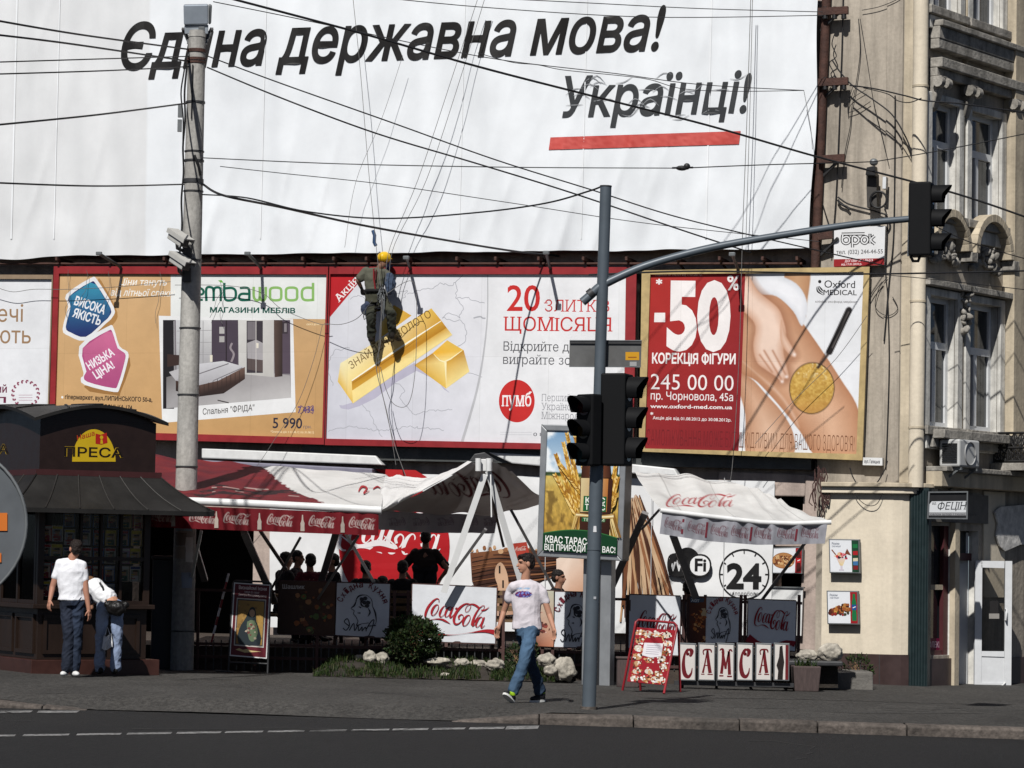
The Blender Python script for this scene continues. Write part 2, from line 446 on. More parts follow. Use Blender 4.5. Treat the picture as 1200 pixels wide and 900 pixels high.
# the script lettering of the drinks signs, strokes in the units of one traced sign
def _oval(cx, cy, rx, ry, sh, thick, thin, n=14):
    out = []
    for i in range(n + 1):
        a = -1.2 + 2 * math.pi * i / n
        y = ry * math.sin(a); out.append((cx + rx * math.cos(a) - sh * y, cy + y, thin + (thick - thin) * max(0, -math.cos(a)) ** 1.2))
    return out
COLA = [
    [(362, 248, 10), (360, 215, 10), (330, 208, 14), (285, 245, 24), (235, 315, 30), (205, 390, 30), (200, 450, 24), (225, 478, 14), (265, 480, 8)],
    [(260, 487, 6), (330, 466, 10), (400, 462, 20), (450, 476, 24), (520, 508, 4)],
    _oval(318, 352, 34, 70, .38, 28, 9),
    [(458, 300, 14), (440, 288, 8), (412, 315, 16), (385, 370, 28), (380, 418, 20), (405, 428, 8), (455, 380, 6)],
    _oval(488, 360, 30, 66, .38, 26, 8),
    [(545, 295, 16), (525, 350, 26), (510, 405, 26), (520, 430, 14), (560, 385, 6)],
    [(572, 314, 14), (598, 296, 14)],
    [(628, 442, 20), (622, 405, 22), (655, 378, 12), (680, 400, 10), (665, 450, 10), (625, 495, 14), (585, 505, 24), (562, 465, 32), (575, 385, 34), (625, 300, 30), (690, 243, 18), (748, 236, 10), (766, 268, 7), (742, 325, 7), (708, 340, 7), (700, 310, 7), (722, 262, 8), (770, 236, 14), (822, 243, 24), (872, 274, 26)],
    _oval(722, 448, 36, 70, .38, 28, 9),
    [(790, 500, 26), (800, 445, 28), (830, 360, 24), (870, 285, 14), (915, 243, 9), (940, 248, 7), (915, 310, 6), (860, 390, 8), (815, 465, 16), (800, 510, 14), (850, 470, 6)],
    [(900, 302, 18), (950, 292, 16), (1000, 250, 4)],
    _oval(882, 452, 31, 66, .38, 26, 8),
    [(945, 385, 16), (925, 440, 26), (908, 495, 26), (918, 522, 12), (955, 485, 6)],
]
def cola(c, x0, y0, x1, y1, h, col, skew=0.0, keep=False, n=4):
    """lettering box: lower left (x0, y0) to lower right (x1, y1), h high"""
    for i, st in enumerate(COLA):
        pts = []
        kx = math.hypot(x1 - x0, y1 - y0) / 810; ky = h / 335
        for x, y, w in st:
            u = (x - 190) / 810; vv = (y - 205) / 335
            pts.append((x0 + (x1 - x0) * u + skew * (1 - vv) * h, y0 + (y1 - y0) * u - (1 - vv) * h))
        ws = [w * (kx + ky) / 2 for _, _, w in st]
        c.stroke(pts, ws, col, n, keep=True)

def cola_ink(gx, gy, logos):
    """how much ink (0..1) the script leaves at photo points gx, gy; logos: (x0, y0, x1, y1, h, skew)"""
    pts = []
    for x0, y0, x1, y1, h, sk in logos:
        kk = (math.hypot(x1 - x0, y1 - y0) / 810 + h / 335) / 2
        for st in COLA:
            for x, y, w in smooth_curve(st, 6):
                u = (x - 190) / 810; v = (y - 205) / 335; pts.append((x0 + (x1 - x0) * u + sk * (1 - v) * h, y0 + (y1 - y0) * u - (1 - v) * h, w * kk))
    P = np.array(pts); gx, gy = np.asarray(gx, float), np.asarray(gy, float); out = np.full(gx.shape, 9.0); fx, fy, fo = gx.ravel(), gy.ravel(), out.ravel()
    for i in range(0, len(fx), 4000):
        d = np.hypot(fx[i:i + 4000, None] - P[None, :, 0], fy[i:i + 4000, None] - P[None, :, 1]) - P[None, :, 2] / 2; fo[i:i + 4000] = d.min(1)
    return np.clip(.5 - fo.reshape(gx.shape) / .7, 0, 1)
def photo_xy(p):
    d = p - CAM; k = d.dot(_F); return 600 + d.dot(RGT) / k * FPX, 450 - d.dot(UPV) / k * FPX
# ================================================================== ground, road, kerb
M_ASPH = mat('asphalt', (.0105, .0102, .0104), .85, var=.35, scale=.9, bump=.6, bscale=40, spec=.35, dirt=.8, dirtcol=(.015, .0145, .014), stretch=(1, .35, 1), grain=.6)
M_PAVE = mat('pavement_asphalt', (.066, .062, .057), .9, var=.36, scale=.8, bump=.6, bscale=40, spec=.3, dirt=.75, dirtcol=(.036, .034, .031), stretch=(1, .35, 1), grain=.55)
M_KERB = mat('kerb_granite', (.12, .10, .086), .85, var=.55, scale=2.6, bump=.8, bscale=18, grain=.4, dirt=.7, dirtcol=(.05, .045, .04))
M_LINE = mat('road_paint', (.26, .255, .25), .85, var=.5, scale=7, dirt=1.0, dirtcol=(.03, .03, .03), grain=.6)

def sstep(a, b, x):
    t = max(0, min(1, (x - a) / (b - a))); return t * t * (3 - 2 * t)
b = MB(); b.grid([[Vector((x, y, gz(x, y) - .12)) for x in (-160, -40, -10, 10, 40, 160)] for y in (-90, 0, 20, 30, 40, 80, 300)][::-1], M_ASPH)
tag(b.build('road'), kind='structure')
KY = 32.1
def drop(x): return sstep(.55, -.2, x) * sstep(-6.2, -4.4, x)
xs = [-40, -20, -12, -9, -8] + [-7 + .25 * i for i in range(53)] + [6.5, 8, 10, 14, 20, 40]; ys = [KY + .12, KY + .2, KY + .3, KY + .4, KY + .5, KY + .6, KY + .75, KY + .85, KY + 1, KY + 1.1, 34, 36, 39, 43, 50, 60, 75]
b = MB(); b.grid([[Vector((x, y - (.12 * drop(x) if y < KY + .2 else 0), gz(x, y) - .112 * drop(x) * (1 - sstep(KY, KY + 1.1, y)) + .006 * math.sin(x * 1.7 + y))) for x in xs] for y in ys][::-1], M_PAVE)
tag(b.build('pavement'), kind='structure')
b = MB(); rnd = random.Random(3)
def kerb_run(x, xe):
    while x < xe:
        L = rnd.uniform(.85, 1.35); x2 = min(x + L, xe); j = rnd.uniform(-.012, .012)
        d1 = drop(x); d2 = drop(x2 - .012)
        ring = lambda X, d: [Vector((X, KY - .13 + j + dy, gz(X, KY) - .12 * d + j * .4 + dz)) for dy, dz in ((0, -.16), (0, -.025), (.03, .002), (.26, .006), (.26, -.16))]
        b.hexa(ring(x, d1), ring(x2 - .012, d2), M_KERB); x = x2
kerb_run(-.6, 9.5); kerb_run(-8.5, -4.6)
tag(b.build('kerb', bevel=.012), kind='structure')
# thin joint line where the dropped part of the pavement meets the road
b = MB()
for i, (x0, x1, th) in enumerate([(-6, 17, 2), (26, 80, 2.2), (89, 141, 2.2), (148, 200, 2.3), (206, 258, 2.2), (263, 307, 2), (313, 356, 2), (362, 405, 1.8), (411, 455, 2), (459, 501, 2.3), (506, 544, 2.3), (549, 590, 2.6), (592, 630, 4)]):
    y = lambda x: 862 - .0155 * x
    b.add([gpt(x0 + 2, y(x0) - th / 2, -.116), gpt(x1 + 2, y(x1) - th / 2, -.116), gpt(x1, y(x1) + th / 2, -.116), gpt(x0, y(x0) + th / 2, -.116)][::-1], [(0, 1, 2, 3)], M_LINE)
for x0, x1 in ((-10, 35), (43, 90)):
    b.add([gpt(x0 + 2, 833, -.116), gpt(x1 + 4, 832.6, -.116), gpt(x1, 835, -.116), gpt(x0, 835.3, -.116)][::-1], [(0, 1, 2, 3)], M_LINE)
tag(b.build('road_markings'), kind='structure')
# broken slabs and patches in the pavement on the left
b = MB(); M_SLAB = mat('pavement_slab', (.036, .035, .034), .9, var=.3, scale=4, bump=.5, bscale=40)
for (px, py, wx, wy) in [(57, 814, 8, 2), (114, 815, 17, 2.4), (88, 822, 13, 2), (222, 820, 15, 2.2), (247, 821, 13, 1.8), (300, 822, 10, 2), (136, 827, 16, 2), (165, 826, 13, 2), (345, 825, 14, 2), (510, 827, 14, 1.8), (905, 843, 22, 2), (560, 836, 12, 2), (275, 829, 16, 1.5)]:
    if px == 905: continue
    q = []
    for x_, y_ in ((-wx / 2, wy / 3), (wx / 2 - 4, wy / 3), (wx / 2, -wy / 3), (-wx / 2 + 5, -wy / 3)):
        h_ = gpt(px + x_, py + y_)
        for _ in range(4): h_ = gpt(px + x_, py + y_, .010 - .112 * drop(h_.x) * (1 - sstep(KY, KY + 1.1, h_.y)))
        q.append(h_)
    if min(p.y for p in q) < KY + 1.15: continue
    b.add(q, [(0, 1, 2, 3)], M_SLAB)
rc_ = random.Random(12)
for k in range(26):
    x = rc_.uniform(-9, 9); y = rc_.uniform(33.3, 40.5) if k < 18 else rc_.uniform(27, 31.5); dz = .010 if k < 18 else -.113; pts = []
    a = rc_.uniform(-.5, .5)
    for i in range(9): pts.append(Vector((x, y, gz(x, y) + dz))); x += .28 * math.cos(a); y += .5 * math.sin(a); a += rc_.gauss(0, .45)
    for p, q in zip(pts[:-1], pts[1:]): w_ = Vector((0, rc_.uniform(.012, .035), 0)); b.add([p - w_, q - w_, q + w_, p + w_], [(0, 1, 2, 3)], M_SLAB)
tag(b.build('pavement_patches'), kind='structure')

def TINT():
    if 'tinted_glass' in MATS: return MATS['tinted_glass']
    m = bpy.data.materials.new('tinted_glass'); m.use_nodes = True; N = m.node_tree.nodes; L = m.node_tree.links; N.remove(N['Principled BSDF'])
    tr = N.new('ShaderNodeBsdfTransparent'); tr.inputs[0].default_value = (.86, .85, .83, 1); gl = N.new('ShaderNodeBsdfGlossy'); gl.inputs[0].default_value = (.3, .3, .3, 1); gl.inputs['Roughness'].default_value = .05; fr = N.new('ShaderNodeFresnel'); fr.inputs[0].default_value = 1.45
    ms = N.new('ShaderNodeMixShader'); L.new(fr.outputs[0], ms.inputs[0]); L.new(tr.outputs[0], ms.inputs[1]); L.new(gl.outputs[0], ms.inputs[2]); L.new(ms.outputs[0], N['Material Output'].inputs[0]); MATS['tinted_glass'] = m; return m
# ================================================================== walls with openings
UPZ = Vector((0, 0, 1))
def wall_openings(mb, p, e, n, t0, t1, z0, z1, ops, depth, m, mrev=None):
    """upright wall from p along e (front normal n); rectangular openings (t0, t1, z0, z1) with reveals"""
    ts = sorted(set([t0, t1] + [o[i] for o in ops for i in (0, 1)])); zs = sorted(set([z0, z1] + [o[i] for o in ops for i in (2, 3)]))
    Q = lambda t, z, d=0: Vector((p.x, p.y, 0)) + e * t + UPZ * z - n * d
    for i in range(len(ts) - 1):
        for j in range(len(zs) - 1):
            tm, zm = (ts[i] + ts[i + 1]) / 2, (zs[j] + zs[j + 1]) / 2
            if any(o[0] < tm < o[1] and o[2] < zm < o[3] for o in ops): continue
            mb.add([Q(ts[i], zs[j]), Q(ts[i + 1], zs[j]), Q(ts[i + 1], zs[j + 1]), Q(ts[i], zs[j + 1])], [(0, 1, 2, 3)], m)
    r = mrev or m
    for a, bb, c, d in ops:
        for q in (((a, c), (a, d)), ((bb, d), (bb, c)), ((a, d), (bb, d)), ((bb, c), (a, c))):
            mb.add([Q(*q[0]), Q(*q[1]), Q(*q[1], depth), Q(*q[0], depth)], [(0, 1, 2, 3)], r)
    return Q

W0, W1 = at(60, 430, 51.3), at(1010, 430, 46.5)
WE = Vector((W1.x - W0.x, W1.y - W0.y, 0)).normalized(); WN = Vector((WE.y, -WE.x, 0))
WALL = Plane(W0, WN)
def wt(px, py=600, off=0.0): return (WALL.hit(px, py, off) - W0).dot(WE)
def wz(px, py, off=0.0): return WALL.hit(px, py, off).z

M_PINK = mat('pink_plaster', (.46, .37, .32), .9, streak=.3, grain=.1, var=.22, scale=1.2, bump=.35, bscale=14, dirt=.5, dirtcol=(.22, .17, .15))
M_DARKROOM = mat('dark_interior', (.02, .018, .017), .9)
M_BEAM = mat('painted_steel_beam', (.07, .075, .073), .6, var=.35, scale=5, bump=.2, dirt=.5, dirtcol=(.16, .15, .14))
M_RUST = mat('rusty_steel', (.075, .035, .026), .8, var=.5, scale=7, bump=.5, bscale=30)
M_GREYMET = mat('grey_metal', (.17, .18, .185), .5, .3, var=.2)
M_BLACK = mat('black_plastic', (.012, .012, .013), .5, var=.1)
M_WHITEMET = mat('white_painted_metal', (.74, .74, .73), .45, var=.12, dirt=.2, dirtcol=(.4, .38, .35))
M_WHITEP = mat('clean_white_paint', (.84, .84, .83), .45, var=.05)
M_DGREY = mat('dark_grey_metal', (.05, .05, .052), .5, .2, var=.2)

bb = thing('banner_building', 'long pinkish plastered building wall behind the white banner, billboards and terrace', 'building', WALL.hit(400, 780))
mb = MB()
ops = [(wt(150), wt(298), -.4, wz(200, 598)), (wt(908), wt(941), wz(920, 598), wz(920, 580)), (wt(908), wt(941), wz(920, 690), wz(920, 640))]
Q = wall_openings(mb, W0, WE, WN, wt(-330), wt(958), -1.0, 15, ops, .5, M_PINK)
tL, tR = wt(-330), wt(958)
mb.add([Q(tL, 15), Q(tR, 15), Q(tR, 15, 9), Q(tL, 15, 9)], [(0, 1, 2, 3)], M_PINK)
mb.add([Q(tL, 15), Q(tL, -1), Q(tL, -1, 9), Q(tL, 15, 9)], [(3, 2, 1, 0)], M_PINK)
mb.build('wall', bb)
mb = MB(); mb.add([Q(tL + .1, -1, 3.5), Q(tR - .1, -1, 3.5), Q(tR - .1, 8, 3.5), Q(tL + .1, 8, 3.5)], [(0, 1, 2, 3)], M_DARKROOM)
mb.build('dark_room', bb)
mb = MB()
mb.hexa([Q(wt(360), wz(360, 538), 0), Q(tR - .05, wz(955, 551), 0), Q(tR - .05, wz(955, 551) + .30, 0), Q(wt(360), wz(360, 538) + .30, 0)], [Q(wt(360), wz(360, 538), -.28), Q(tR - .05, wz(955, 551), -.28), Q(tR - .05, wz(955, 551) + .28, -.28), Q(wt(360), wz(360, 538) + .28, -.28)], M_BEAM)
mb.build('ledge_beam', bb)
# plaster projection with a broken corner and the vertical strip beside the cream shop
mb = MB(); mb.slab(WALL, [(842, 552), (945, 556), (943, 582), (840, 580)], .003, .12, M_PINK); mb.slab(WALL, [(944, 556), (962, 560), (955, 800), (934, 800)], .003, .16, M_PINK)
mb.build('plaster_band', bb, bevel=.02)
# steel brackets under the banner that carry the billboard lamps
mb = MB()
for px in [80, 140, 205, 262, 320, 366, 402, 440, 489, 545, 590, 640, 692, 742, 800, 850, 900, 940]:
    a = WALL.hit(px, 294, .03); c = WALL.hit(px + 3, 308, .03)
    mb.bar(c, c + WN * .55 + UPZ * .02, .02, .03, M_RUST); mb.bar(c - UPZ * .14, c + WN * .5, .014, .014, M_RUST)
mb.tube([WALL.hit(x, 309, .42) for x in range(-20, 960, 60)], .022, M_RUST, 6)
mb.build('bracket', bb)

# ------------------------------------------------------------------ the white banner
def ripple(x, y):
    v = noise.noise(Vector((x * .012, y * .0035, 3.1))) * .10 + noise.noise(Vector((x * .035, y * .006, 9.2))) * .05 + noise.noise(Vector((x * .07, y * .004, 4.4))) * .022 + noise.noise(Vector(((x + y * .5) * .02, y * .02, 5))) * .014
    k = sstep(120, 300, y)
    v += k * .03 * noise.noise(Vector((x * .06, y * .012, 1.7)))
    v += (.35 + .65 * k) * .045 * (1 - abs(noise.noise(Vector((x * .021 + y * .006, y * .0015, 7.7)))) * 2.2) ** 3
    # diagonal drag folds running from the lower edge
    v += .035 * k * max(0, noise.noise(Vector(((x + y * .35) * .045, 2.2, y * .003)))) 
    return v
class Cloth(Canvas):
    def P(s, x, y, l=None): return s.pl.hit(x, y, (s.cur if l is None else l) + ripple(x, y))
bn = thing('banner', 'giant white banner with black slanted slogan lettering covering the upper wall', 'banner', WALL.hit(480, 298, .5))
c = Cloth(WALL, printed('banner_vinyl', .5, .06, .06, 1.2), .5)
def bottom(x): return 300.5 - .0098 * x + 0.5 * math.sin(x * .045) + 1.2 * noise.noise(Vector((x * .03, 0, 0))) + (3 * sstep(80, 20, x))
def right(y): return 961.5 - 12 * (y / 290) - (2 * math.sin(y * .03))
NX, NY = 340, 90
P = []; CC = []
for j in range(NY):
    row = []; rc = []
    for i in range(NX):
        u = i / (NX - 1); v = j / (NY - 1)
        x = -60 + (right(v * 295) + 60) * u; y = -40 + (bottom(x) + 40) * v
        row.append(c.P(x, y)); rc.append(lin((222, 223, 224)) if x < 176 - .02 * y else lin((231, 234, 237)))
    P.append(row); CC.append(rc)
c.mb.grid(P, c.mat, CC)
c.build('sheet', bn)
c = Cloth(WALL, printed('banner_print', .5, .1, .06, 1.2), .512, .0004)
for x0, w_ in ((20, 2.0), (70, 1.2), (312, 1.2), (545, 1.0), (688, 1.2), (834, 1.6)):
    c.stroke([(x0 - y * .025, y) for y in range(-20, 291, 30)], w_, (240, 242, 244), 3)
c.text('Єдина державна мова!', 137, 81.5, 771, 58, 54, (30, 28, 27), .018, .20, dens=.09)
c.text('Українці!', 653, 137, 874, 131, 47, (58, 60, 62), .016, .17, dens=.09)
c.image([(645, 161), (868, 153.5), (866, 169), (643, 175.5)], 60, 6, lambda u, v: mixc((178, 62, 56), (216, 104, 96), vnoise(u * 40 + v * 9, v * 3 + u * 4, 3) * 1.2 - .1))
# pale creases across the patch with the second slogan
for k in range(26):
    x = random.uniform(655, 860); y = random.uniform(90, 140)
    c.stroke([(x, y), (x + 10, y - 3 + random.uniform(-5, 5)), (x + 20, y + random.uniform(-9, 5))], [.2, 1.0, .2], (150, 152, 155), 3)
c.build('lettering', bn)
mb = MB()
mb.tube([WALL.hit(970, -40, .36), WALL.hit(966, 60, .36), WALL.hit(961, 180, .36), WALL.hit(955, 318, .36)], .075, M_RUST, 10)
mb.tube([WALL.hit(977, -40, .2), WALL.hit(966, 130, .2), WALL.hit(958, 318, .2)], .05, M_BLACK, 8)  # black strip beside the pole stands in for its shaded side
mb.build('side_pole_and_shade', bn)

# ------------------------------------------------------------------ billboards
BO = .42
def lerp4(q, u, v):
    a = [q[0][i] + (q[1][i] - q[0][i]) * u for i in (0, 1)]; b_ = [q[3][i] + (q[2][i] - q[3][i]) * u for i in (0, 1)]
    return (a[0] + (b_[0] - a[0]) * v, a[1] + (b_[1] - a[1]) * v)
def billboard(outer, inner, framemat, label, off=BO):
    t = thing('billboard', label, 'billboard', WALL.hit((outer[3][0] + outer[2][0]) / 2, (outer[3][1] + outer[2][1]) / 2, off))
    mb = MB(); mb.slab(WALL, outer, off - .2, off, M_DGREY); mb.build('backing_box', t)
    mb = MB()
    for i in range(4):
        j = (i + 1) % 4
        mb.slab(WALL, [outer[i], outer[j], inner[j], inner[i]], off + .002, off + .05, framemat)
    mb.build('frame', t)
    return t, Canvas(WALL, BP(), off + .004)
M_RED = mat('red_frame_paint', (.29, .02, .024), .5, var=.2, scale=4, dirt=.25, dirtcol=(.2, .03, .03))
M_TAN = mat('tan_frame_paint', (.50, .37, .17), .6, var=.25, scale=5, dirt=.4, dirtcol=(.3, .2, .1))
M_FRW = mat('dull_frame_paint', (.28, .20, .13), .6, var=.2)

# left, cut off by the picture edge
t, c = billboard([(-230, 321), (62, 322), (56, 515), (-230, 503)], [(-228, 326), (60.5, 327), (54.5, 513), (-228, 501)], M_FRW, 'white billboard with gold lettering and a laurel emblem at the far left')
c.rect(-228, 326, 61, 514, (232, 233, 236), lean=5)
c.text('ечі', -3, 377, 27, 377, 20, (160, 128, 96), .004); c.text('ють', -5, 402, 36, 402.5, 20, (160, 128, 96), .004)
c.text('ий', -4, 460, 8, 460, 9, (110, 40, 70), .02); c.text('п', -4, 472, 7, 472, 9, (110, 40, 70), .02)
for k in range(15):
    a = 2.2 + 5.0 * k / 14
    x, y = 30 + 14.5 * math.cos(a), 461.5 + 14 * math.sin(a)
    c.stroke([(x, y), (x + 2.5 * math.cos(a + .9), y + 2.5 * math.sin(a + .9)), (x + 4 * math.cos(a + 1.4), y + 4 * math.sin(a + 1.4))], [.5, 2.2, .3], (140, 62, 88), 2)
    c.stroke([(x, y), (x - 1.5 * math.cos(a - .9), y - 1.5 * math.sin(a - .9)), (x - 2 * math.cos(a - 1.7), y - 2 * math.sin(a - 1.7))], [.5, 1.8, .3], (140, 62, 88), 2)
for y in (463, 466, 469): c.stroke([(22, y), (38, y)], .7, (190, 160, 172), 0)
c.build('poster', t)

# orange furniture poster
t, c = billboard([(63, 312), (384.5, 312.5), (379.5, 521), (57, 512)], [(69, 320.5), (382.5, 321.5), (377.5, 513), (63.5, 504)], M_RED, 'red framed billboard with a tan furniture poster showing a bedroom')
c.poly([(69, 320.5), (383, 321.5), (378, 514), (63, 505)], [(212, 174, 128), (206, 170, 126), (198, 154, 100), (206, 164, 112)])
k2 = lambda X, Y: (220 + X / 4.29, 310 + Y / 4.29)
k1 = lambda X, Y: (X / 4.285, 310 + Y / 4.285)
c.poly([(200, 322), (382.5, 322), (381, 374), (200, 372.5)], (232, 234, 232))
GD, GL = (14, 92, 74), (140, 186, 104)
st = lambda pts, col, w_=12.5, sm=5, cl=False: c.stroke([k2(*p) for p in pts], w_ / 4.29, col, sm, cl)
st([(22, 150), (72, 150), (78, 130), (60, 118), (35, 118), (20, 135), (22, 165), (40, 178), (76, 177)], GD, 12, 4)
st([(94, 184), (94, 120), (122, 116), (130, 135), (130, 184)], GD, 13, 4); st([(130, 140), (136, 118), (158, 116), (166, 132), (166, 184)], GD, 13, 4)
st([(184, 92), (184, 150), (192, 178), (222, 179), (240, 165), (240, 132), (222, 118), (188, 120)], GD, 13, 4)
st([(262, 118), (295, 117), (309, 130), (309, 184)], GD, 13, 4); st([(305, 148), (270, 148), (258, 163), (268, 178), (305, 178)], GD, 13, 4)
st([(332, 112), (332, 160), (342, 178), (356, 178), (362, 160), (362, 112)], GL, 13, 4); st([(362, 160), (368, 178), (384, 178), (392, 160), (392, 112)], GL, 13, 4)
for cx in (442, 522): st([(cx - 28, 148), (cx - 25, 122), (cx, 116), (cx + 25, 122), (cx + 28, 148), (cx + 25, 174), (cx, 180), (cx - 25, 174)], GL, 13, 4, True)
st([(630, 92), (630, 184)], GL, 13, 0); st([(626, 118), (595, 117), (576, 130), (576, 166), (592, 179), (628, 178)], GL, 13, 4)
c.poly([k2(152, 80), k2(170, 78), k2(180, 92), k2(165, 90)], (110, 180, 70))
c.text('МАГАЗИНИ МЕБЛІВ', 246, 366, 346, 367, 6, (20, 84, 72), .035)
# photograph of a bedroom
c.poly([(186, 370), (343.5, 374), (346.5, 483), (190, 495.5)], (236, 236, 236))
c.poly([(191, 375), (340, 375), (341, 466), (195, 478.5)], [(112, 104, 112), (92, 82, 92), (150, 146, 148), (120, 116, 118)])
c.poly([(206, 375), (248, 375), (248, 432), (207, 440)], [(206, 206, 208), (222, 222, 222), (170, 168, 170), (160, 160, 162)])
for x in (216, 227, 238): c.stroke([(x, 376), (x, 432)], .7, (150, 148, 150), 0)
for y in (388, 402, 416): c.stroke([(207, y), (248, y - 1)], .6, (160, 158, 160), 0)
c.rect(191, 375, 204, 479, (32, 29, 32)); c.stroke([(204, 376), (205, 470)], 1.6, (150, 148, 150), 0)
c.rect(248, 375, 279, 431, (74, 64, 76)); c.rect(257, 383, 263, 391, (185, 182, 180)); c.rect(257, 394, 263, 401, (175, 172, 170)); c.rect(264.5, 375, 266, 431, (44, 36, 42)); c.stroke([(272, 402), (270, 408), (274, 415), (271, 424)], 2.4, (150, 140, 145), 4)
c.poly([(195, 442), (248, 428), (280, 432), (340, 440), (341, 466), (195, 478.5)], [(120, 116, 116), (150, 146, 146), (178, 174, 172), (170, 166, 166), (196, 193, 192), (168, 165, 166)])
c.poly([(279, 375), (321, 375), (321, 442), (280, 438)], [(214, 212, 208), (205, 202, 198), (188, 185, 180), (200, 198, 194)])
c.rect(289, 376, 308, 437, (60, 54, 60)); c.poly([(289.5, 402), (300, 398), (308, 402), (308, 422), (290, 420)], (168, 164, 166)); c.poly([(290, 420), (308, 422), (308, 436), (290, 433)], (90, 78, 76)); c.rect(290, 377, 300, 398, (120, 114, 118)); c.rect(300.5, 402, 303, 408, (226, 220, 205))
c.stroke([(300, 376), (300, 437)], .8, (205, 200, 196), 0)
c.poly([(321, 375), (331, 375), (331, 441), (322, 442)], [(92, 74, 66), (60, 46, 42), (48, 38, 36), (80, 62, 56)]); c.rect(331, 376, 340, 438, (86, 74, 86)); c.rect(331, 377, 337, 391, (60, 52, 58)); c.rect(333, 379, 336, 389, (140, 132, 136))
c.poly([(196, 430), (232, 424), (232, 418), (196, 415)], (60, 44, 40)); c.poly([(198, 436), (228, 426), (236, 432), (206, 446)], (188, 186, 188))
c.poly([(206, 446), (228, 427), (262, 423), (287, 430), (256, 446), (231, 452)], [(170, 168, 172), (205, 204, 208), (214, 214, 216), (196, 195, 198), (182, 181, 186), (170, 168, 172)])
c.stroke([(222, 442), (268, 426)], 1.2, (120, 116, 120), 0); c.stroke([(250, 446), (284, 431)], 1.0, (120, 116, 120), 0)
c.poly([(206, 446), (231, 452), (256, 446), (287, 430), (287, 444), (262, 461), (231, 465), (206, 458)], [(70, 52, 46), (92, 70, 62), (98, 76, 68), (112, 88, 78), (60, 44, 40), (50, 38, 35), (42, 32, 30), (40, 30, 28)])
for k in range(10): c.stroke([(234 + k * 5.2, 452 - k * 1.9), (234 + k * 5.2, 463 - k * 1.6)], .6, (50, 38, 34), 0)
c.stroke([(255, 469), (268, 472)], 1.3, (60, 54, 54), 0)
c.rect(246, 416, 249, 424, (228, 222, 205))
c.text('Спальня "ФРІДА"', 237.5, 486, 298, 481, 7.3, (62, 56, 52), .004)
c.text('5 990', 319.5, 501.5, 354, 502, 12.5, (44, 44, 62), .012); c.text('грн.', 355.5, 502, 365, 502, 4, (90, 90, 110))
c.text('7 434', 349, 484, 368, 483.5, 8, (84, 70, 128), .02); c.stroke([(352, 475), (367, 485)], .9, (110, 80, 110), 0); c.stroke([(352, 485), (367, 475)], .9, (110, 80, 110), 0)
c.text('*Знижка діє з 01.08.12 по 31.08.12', 317, 507, 368, 508, 2.6, (238, 214, 170), .02)
c.text('акція', 359, 381, 374, 381, 2.6, (238, 214, 170), .02)
# house shaped labels
def house(outl, grow, cA, cB, split):
    c.poly([k1(*p) for p in outl], (236, 236, 238), 3)
    cx = sum(p[0] for p in outl) / len(outl); cy = sum(p[1] for p in outl) / len(outl)
    inn = [k1(cx + (p[0] - cx) * grow, cy + (p[1] - cy) * grow) for p in outl]
    ys_ = [p[1] for p in inn]; y0, y1 = min(ys_), max(ys_)
    c.poly(inn, cB, 3)
    c.poly([p for p in inn], [tuple(cA[i] + (cB[i] - cA[i]) * (p[1] - y0) / (y1 - y0) for i in range(3)) for p in inn])
c.poly([k1(X + 14, Y + 14) for X, Y in [(470, 75), (510, 95), (575, 225), (560, 280), (520, 310), (425, 375)]], (176, 130, 76), 3)
house([(332, 150), (455, 68), (490, 80), (572, 215), (566, 262), (528, 300), (430, 382), (345, 358), (314, 325), (342, 210)], .87, (58, 150, 180), (34, 46, 104), 0)
c.poly([k1(X + 6, Y + 16) for X, Y in [(645, 450), (600, 625), (575, 640), (415, 598)]], (160, 116, 66), 3)
house([(398, 410), (540, 312), (570, 318), (600, 410), (642, 440), (640, 490), (602, 618), (572, 640), (425, 604), (406, 570), (420, 545)], .87, (206, 110, 150), (176, 78, 128), 0)
c.text('ВИСОКА', *k1(370, 200), *k1(522, 250), 10.4, (238, 240, 244), .03); c.text('ЯКІСТЬ', *k1(362, 260), *k1(500, 305), 10.4, (238, 240, 244), .03)
c.text('НИЗЬКА', *k1(450, 530), *k1(578, 452), 9.6, (244, 236, 242), .03); c.text('ЦІНА!', *k1(484, 576), *k1(578, 516), 9.6, (244, 236, 242), .03)
c.text('Ціни тануть', 139.5, 334, 195, 334.6, 8, (244, 240, 232), .012, .22); c.text('від літньої спеки!', 129.5, 346.3, 204, 347.5, 8, (244, 240, 232), .012, .22)
c.circ(73, 465.5, 1.3, 1.4, (240, 240, 236)); c.text('гіпермаркет, вул.ЛИПИНСЬКОГО 50-а,', 76, 467.5, 178.5, 471, 5.2, (52, 40, 34), .03)
c.text('и, вул.ГОРОДОЦЬКА 174,', 90, 478, 156, 480.3, 5.2, (52, 40, 34), .03); c.text('на, 4,', 132, 490, 146, 490.5, 5.2, (52, 40, 34), .03); c.text('777', 165, 500, 173, 500, 3, (90, 64, 44), .02)
for x0, x1, y in ((196, 207, 511), (230, 244, 512.6), (350, 371, 516.5)): c.l = .058; c.poly([(x0, y - 2.2), (x1, y - 2), (x1, y + 2), (x0, y + 1.8)], (220, 214, 210))
c.build('poster', t)

